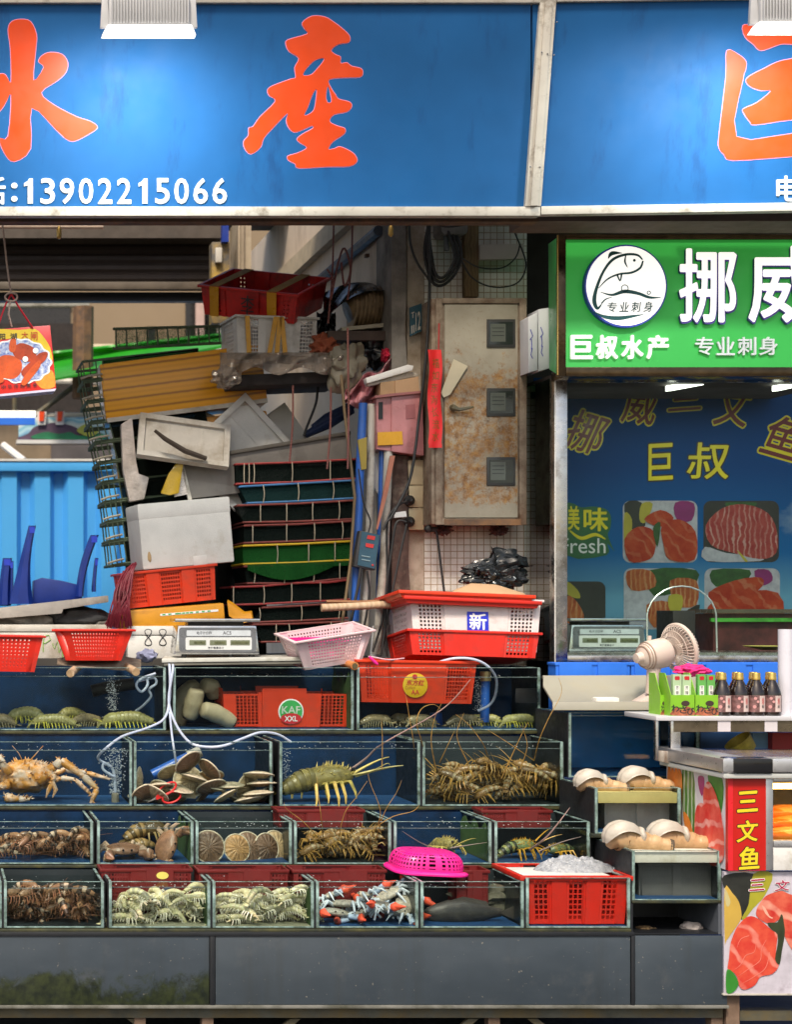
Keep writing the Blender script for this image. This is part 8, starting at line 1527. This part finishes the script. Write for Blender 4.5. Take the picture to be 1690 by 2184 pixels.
# geoducks
gd_f = M('geoduck flesh', (.50, .32, .17), .45, var=.2, sc=10, dirt=(.36, .22, .10), da=.4, dsc=14, bump=.4, bsc=50, sss=.12); gd_s = M('geoduck shell', (.47, .43, .37), .4, var=.2, sc=9, dirt=(.36, .27, .18), da=.5, bump=.2); gd_t = M('geoduck tip', (.075, .055, .035), .7, var=.4)
def geoduck(lb, bend=0, sl=.15, cat='geoduck'):
    t = thing('geoduck', lb, cat, (0, 0, 0), 'geoducks laid on white boards'); n = 40; pts, rr = [], []
    for i in range(n):
        u = i / (n - 1); x = -.088 + (.088 + sl) * u; r = .048 if u < .35 else .025 + .023 * (1 - (u - .35) / .65) ** 1.2
        r *= math.sqrt(min(1, u * 8 + .04)) * (1 + (.03 * math.sin(u * 95) + .035 * math.sin(u * 31 + bend * 5)) * (u > .3))
        pts.append(Vector((x, .012 * math.sin(u * 4 + bend) - .014 * u, max(r, .026 * (u < .5)) + .003))); rr.append(r)
    MB().tube(pts, rr, 18).build('siphon', gd_f, t, ang=70)
    MB().lathe([(.021, -.016), (.0265, -.004), (.024, .008), (.011, -.004), (0, -.006)], 14, Matrix.Translation(pts[-1]) @ (pts[-1] - pts[-3]).to_track_quat('Z', 'Y').to_matrix().to_4x4()).build('siphon_tip', gd_t, t)
    def valve(v, s_):
        w_ = Vector((v.x * .074, v.y * .040, max(v.z, .42 - .62 * (v.x - .12) ** 2) * .066)) * (1 + .014 * math.sin(34 * (v.z + .3 * abs(v.x))))
        return Vector((-.030, s_ * .017, .058)) + Matrix.Rotation(R(-5), 3, 'Y') @ w_
    for s_ in (-1, 1): MB().ico(lambda v: valve(v, s_), 4).build('shell', gd_s, t, ang=60)
    MB().ico(lambda v: Vector((.041 + v.x * .017, -.012 + v.y * .036, .066 + v.z * .033 - .006 * v.x)) * (1 + .02 * math.sin(9 * v.z)), 3).build('shell_hinge', gd_s, t); return t
for lb, x, y, Y, rot, s_, bd in (('geoduck nearest the black edged corner on the yellowed board', 1270, 1692, .47, (0, 0, -3), .86, .4), ('longer geoduck on the yellowed board by the salmon picture', 1368, 1690, .48, (0, 0, 0), .94, 0), ('wrinkled pale geoduck on the lower white board', 1344, 1816, .13, (0, 0, -4), 1.04, .6), ('smooth tan geoduck with pink hinge on the lower white board', 1436, 1814, .16, (0, 0, 0), 1.04, 0)): put(geoduck(lb, bd), P(x, y, Y), rot, s_)
def gtube(lb, pts, r, Y):
    t = thing('geoduck', lb, 'geoduck', P(*pts[0], Y)); L_ = [P(x, y, Y + .02 * i) for i, (x, y) in enumerate(pts)]; L_ = smooth(L_, 5, False); n = len(L_)
    MB().tube(L_, [r * (.8 + .3 * math.sin(math.pi * (i / n) ** .8)) * (1 + .03 * math.sin(i * 1.7)) for i in range(n)], 16).build('siphon', M('pale geoduck flesh', (.46, .38, .25), .5, var=.2, sc=9, dirt=(.3, .24, .15), da=.4, bump=.4), t, ang=70); MB().tube([L_[-2], L_[-1] + (L_[-1] - L_[-2]) * .6], [r * .86, r * .7], 14).build('siphon_tip', gd_t, t)
gtube('geoduck hanging straight down behind the tank glass', [(420, 1470), (412, 1500), (403, 1530)], .040, 1.30); gtube('geoduck pointing its dark tip at the sunken red crate', [(432, 1512), (462, 1522), (496, 1540)], .040, 1.27); gtube('geoduck with a blunt tip at the back by the sunken crate', [(432, 1462), (452, 1466), (458, 1486)], .038, 1.42); gtube('thick grey geoduck body in the tank corner', [(374, 1548), (384, 1510), (402, 1478), (420, 1466)], .05, 1.44)
# grouper
gm = [M('dark grouper skin', (.038, .034, .03), .4, var=.5, sc=22, dirt=(.075, .065, .055), da=.4, dsc=30, bump=.25), M('grouper fin', (.06, .052, .045), .45, var=.4, bump=.2), eye_m]
b = MB(); prof = [(-.13, .012, .022), (-.10, .016, .030), (-.05, .030, .052), (0, .040, .066), (.05, .042, .066), (.09, .036, .052), (.12, .024, .034), (.135, .010, .016)]
b.tube([Vector((x, 0, .07 - .006 * (x > .08))) for x, _, _ in prof], [(a, c_) for _, a, c_ in prof], 16); b.mi = 1
b.slab([Vector(p) for p in ((-.12, 0, .07), (-.19, 0, .115), (-.20, 0, .07), (-.19, 0, .025))], Vector((0, .004, 0))); b.slab([Vector(p) for p in ((.05, 0, .13), (.0, 0, .155), (-.08, 0, .13), (-.09, 0, .10), (.0, 0, .12))], Vector((0, .004, 0)))
b.slab([Vector(p) for p in ((.06, -.042, .065), (.03, -.06, .05), (.02, -.062, .03), (.045, -.055, .03))], Vector((0, .003, 0))); b.slab([Vector(p) for p in ((-.03, 0, .03), (-.08, 0, .01), (-.07, 0, .04))], Vector((0, .004, 0))); b.mi = 2; b.ball((.105, -.031, .082), .006, 8, 6); b.mi = 0
tag(put(b.build('grouper', gm, base=(0, 0, 0), ang=60), P(988, 1974, .12), (0, 0, 180), (1.2, .9, .78)), 'dark grouper resting on the tank floor under the pink basket', 'fish')
tag(MB().ico(lambda v: P(1050, 1915, .26) + Vector((v.x * .15, v.y * .04, v.z * .05)) * (1 + .5 * mnoise.noise(v * 3)), 4).build('dark_rock', M('mottled rock', (.09, .085, .06), .8, var=.6, sc=30, bump=.8), base=P(1050, 1940, .26)), 'mottled dark rock at the back of the grouper tank', 'rock')

# ---------------------------------------------------------------- hoses, bubbles and the small things on the tanks
hs = M('bluish airline', (.46, .52, .66), .25, var=.08, bump=.02, sss=.1)
def hose(lb, pts, r=.0062): return tag(MB().tube(smooth([P(*p) for p in pts], 6, False), r, 8).build('air_hose', hs, base=P(*pts[0])), lb, 'hose')
hose('pale air hose dipping into the king crab tank', [(359, 1412, 1.3), (362, 1425, 1.18), (362, 1485, 1.17), (352, 1530, 1.12), (318, 1551, 1.08), (262, 1570, .95), (228, 1594, .82), (210, 1612, .86), (214, 1622, .88), (236, 1634, .88), (244, 1655, .88), (246, 1690, .88)])
hose('small loop of pale hose inside the king crab tank', [(236, 1634, .87), (222, 1628, .87), (220, 1640, .87), (236, 1652, .87), (245, 1656, .87)], .006)
hose('pale air hose sagging along the front of the second row', [(366, 1412, 1.3), (369, 1426, 1.18), (360, 1490, 1.16), (368, 1528, 1.12), (386, 1562, .95), (410, 1586, .80), (445, 1593, .78), (482, 1589, .78), (520, 1574, .85), (556, 1562, .9), (592, 1566, .95), (620, 1582, .98)])
hose('short straight air hose entering the scallop tank', [(362, 1518, 1.15), (366, 1560, .95), (370, 1590, .86), (378, 1640, .9)], .005)
hose('knotted coil of air hose in the mantis shrimp tank', [(332, 1436, 1.24), (300, 1448, 1.24), (291, 1462, 1.23), (302, 1475, 1.23), (315, 1460, 1.24), (310, 1445, 1.25), (296, 1452, 1.23), (312, 1448, 1.26), (330, 1446, 1.25), (333, 1458, 1.25), (318, 1470, 1.26), (322, 1485, 1.27), (306, 1504, 1.3), (290, 1516, 1.34)])
hose('pale pink hose arching off the orange crate rim', [(930, 1414, 1.26), (970, 1404, 1.22), (1010, 1406, 1.2), (1040, 1420, 1.21), (1058, 1445, 1.24), (1058, 1478, 1.3), (1046, 1502, 1.35), (1020, 1516, 1.38)])
bub = M('air bubbles', (.55, .60, .66), .1, var=.1, bump=0, spec=.8, alpha=.8)
def bubbles(x0, x1, y0, y1, Y, n, r, taper):
    b = MB(); q = random.Random(int(x0))
    for i in range(n):
        v = q.random() ** .8; c_ = (x0 + x1) / 2; wd = (x1 - x0) / 2 * (1 - taper * v); x = c_ + q.gauss(0, .42) * wd; p = P(x, y0 + (y1 - y0) * v, Y + q.uniform(-.03, .03)); b.ball(tuple(p), r * q.uniform(.4, 1.1), 6, 4)
    o = b.build('bubbles', bub, base=P((x0 + x1) / 2, y1, Y)); o['kind'] = 'stuff'; o['label'] = 'rising column of air bubbles'; o['category'] = 'bubbles'
bubbles(214, 278, 1594, 1692, .90, 520, .0034, .6); bubbles(218, 262, 1440, 1515, 1.32, 260, .0028, .5); bubbles(594, 625, 1592, 1680, .9, 170, .0026, .3); bubbles(1004, 1036, 1444, 1515, 1.4, 160, .0025, .4)
tag(MB().lathe([(.016, 0), (.018, .004), (.018, .045), (.012, .05), (0, .05)], 14, Matrix.Translation(P(246, 1714, .88))).build('air_stone', M('grey air stone', (.24, .22, .17), .9, var=.3, bump=.8), base=P(246, 1714, .88)), 'grey air stone on the floor of the king crab tank', 'air stone')
pipe('blue_pipe', 'blue plastic pipe sunk aslant in the scallop tank', [(325, 1652), (402, 1614)], 1.05, .024, blue_pipe); pipe('pipe_end', 'greyish pipe end cap on the sunken blue pipe', [(402, 1614), (428, 1602)], 1.05, .027, grey_pipe, 'pipe cap')
pipe('blue_pipe', 'upright blue filter pipe in the end tank of the top row', [(1036, 1452), (1034, 1540)], 1.42, .022, blue_pipe); pipe('pipe_fitting', 'brass coloured cap on the upright blue filter pipe', [(1036, 1432), (1036, 1452)], 1.42, .026, M('brass cap', (.45, .34, .16), .4, metal=.4), 'cap'); pipe('blue_pipe', 'short blue pipe stub under the hung crate', [(930, 1520), (932, 1552)], 1.5, .03, blue_pipe); pipe('filter_pump', 'black pump lying in the mantis shrimp tank', [(196, 1474), (226, 1466), (286, 1458)], 1.5, .03, black_rub, 'pump')
rr_ = M('red scissor grip', (.62, .02, .02), .3, bump=.03)
t = thing('scissors', 'red handled scissors hanging over the scallop tank front', 'scissors', P(358, 1712, .77))
for cx, cy, a, rx, ry in ((357, 1682, -32, 21, 10), (366, 1700, -18, 20, 11)):
    e = [(cx + rx * math.cos(u) * math.cos(R(a)) - ry * math.sin(u) * math.sin(R(a)), cy + rx * math.cos(u) * math.sin(R(a)) + ry * math.sin(u) * math.cos(R(a))) for u in [2 * math.pi * i / 24 for i in range(25)]]
    MB().tube([P(x, y, .775) for x, y in e], .0048, 8).build('grip', rr_, t)
MB().slab([P(342, 1690, .772), P(348, 1700, .772), P(334, 1706, .772), P(332, 1698, .772)], Vector((0, .004, 0))).build('pivot_arm', rr_, t); MB().slab([P(340, 1694, .778), P(344, 1700, .778), P(312, 1712, .778)], Vector((0, .003, 0))).build('blade', steel, t)
for a, c_, lb in (((150, 1436, 1.13), (182, 1409, 1.55), 'sawn wooden rod under the small red basket by the bubbles'), ((290, 1433, 1.13), (250, 1409, 1.55), 'sawn wooden rod under the far end of the small red basket')):
    o = tag(MB().tube([P(*a), P(*c_)], .019, 14).build('wooden_rod', wood, base=P(*a)), lb, 'rod'); MB().tube([P(*a) + Vector((0, -.002, 0)), P(*a)], .0182, 14).build('sawn_end', M('sawn wood end', (.30, .20, .11), .8, var=.3, sc=40), o)
bur = M('burlap', (.27, .21, .16), .95, var=.25, sc=30, dirt=(.16, .12, .10), da=.4, bump=.9, bsc=120)
def rag(u, v): return P(130 + 380 * u * .98 - 8, 1404 + 24 * v * math.sin(math.pi * min(1, .15 + u * .8)) - 10 * math.sin(u * 7) * (1 - v), 1.42 - .17 * v + .02 * math.sin(u * 19 + v * 8))
tag(MB().grid(lambda u, v: rag(u * .48, v), 50, 16).build('burlap_rag', bur, base=P(210, 1420, 1.35), solid=.004), 'frayed burlap rag under the small red basket and rods', 'rag')
tag(MB().ico(lambda v: P(314, 1398, 1.5) + Vector((v.x * .05, v.y * .04, v.z * .032)) * (1 + .4 * mnoise.noise(v * 2)), 3).build('blue_rag', M('blue white cloth', (.25, .27, .42), .9, var=.5, sc=14, bump=.6), base=P(314, 1405, 1.5)), 'crumpled blue and beige cloth beside the 888 box', 'rag')
t = thing('cutting_board', 'long white board under the silver scale on the glass tank', 'board', P(500, 1420, 1.2))
MB().slab([P(345, 1413, 1.205), P(652, 1409, 1.205), P(640, 1404, 1.58), P(352, 1406, 1.58)], Vector((0, 0, .018))).build('board', M('wet white board', (.52, .52, .48), .4, var=.15, sc=6, dirt=(.24, .22, .15), da=.4), t, bevel=.003)
MB().slab([P(350, 1419, 1.21), P(646, 1415, 1.21), P(636, 1408, 1.58), P(356, 1410, 1.58)], Vector((0, 0, .010))).build('under_board', M('grimy metal tray', (.2, .19, .16), .4, metal=.4, var=.3), t)
digital_scale('silver digital price scale on the white board over the geoduck tank', 465, 1401, 1.26, 180, (0, 0, -2))
pipe('wooden_pole', 'thick wooden handle lying across towards the red trays', [(686, 1296), (760, 1293), (856, 1287)], 1.5, .019, wood, 'handle pole'); pipe('copper_rod', 'thin coppery rod resting on the wooden handle', [(696, 1283), (770, 1284), (850, 1280)], 1.55, .009, M('coppery rod', (.30, .14, .07), .35, metal=.4), 'rod')
t = thing('orange_tube', 'short orange tube end lying beside the pale pink basket', 'tube', P(745, 1418, 1.22)); MB().tube([P(757, 1420, 1.17), P(733, 1414, 1.34)], .019, 16).build('tube_body', M('orange tube', (.55, .20, .06), .5, var=.15), t); MB().tube([P(757.6, 1420.2, 1.166), P(757, 1420, 1.169)], .014, 14).build('tube_bore', grime_steel, t)
t = thing('pink_string', 'pink handled string lying on the orange crate rim', 'cord', P(800, 1410, 1.2)); MB().tube(smooth([P(862, 1404, 1.25), P(830, 1407, 1.2), P(800, 1402, 1.19), P(786, 1400, 1.19)], 4, False), .004, 6).build('cord', M('pale pink cord', (.62, .40, .46), .5), t); MB().tube([P(788, 1400, 1.185), P(800, 1412, 1.18), P(806, 1417, 1.18)], [.006, .008, .005], 8).build('cord_handle', pink_pl, t)
tag(MB().box((px(1100, 1.19), 1.186, pz(1498, 1.19)), (px(1152, 1.19), 1.1885, pz(1468, 1.19))).build('clear_sticker', clear('clear tape', (.80, .84, .86), .3, 1.5, 1.2), base=P(1126, 1498, 1.19)), 'clear tape patch stuck on the glass end of the top row', 'tape')
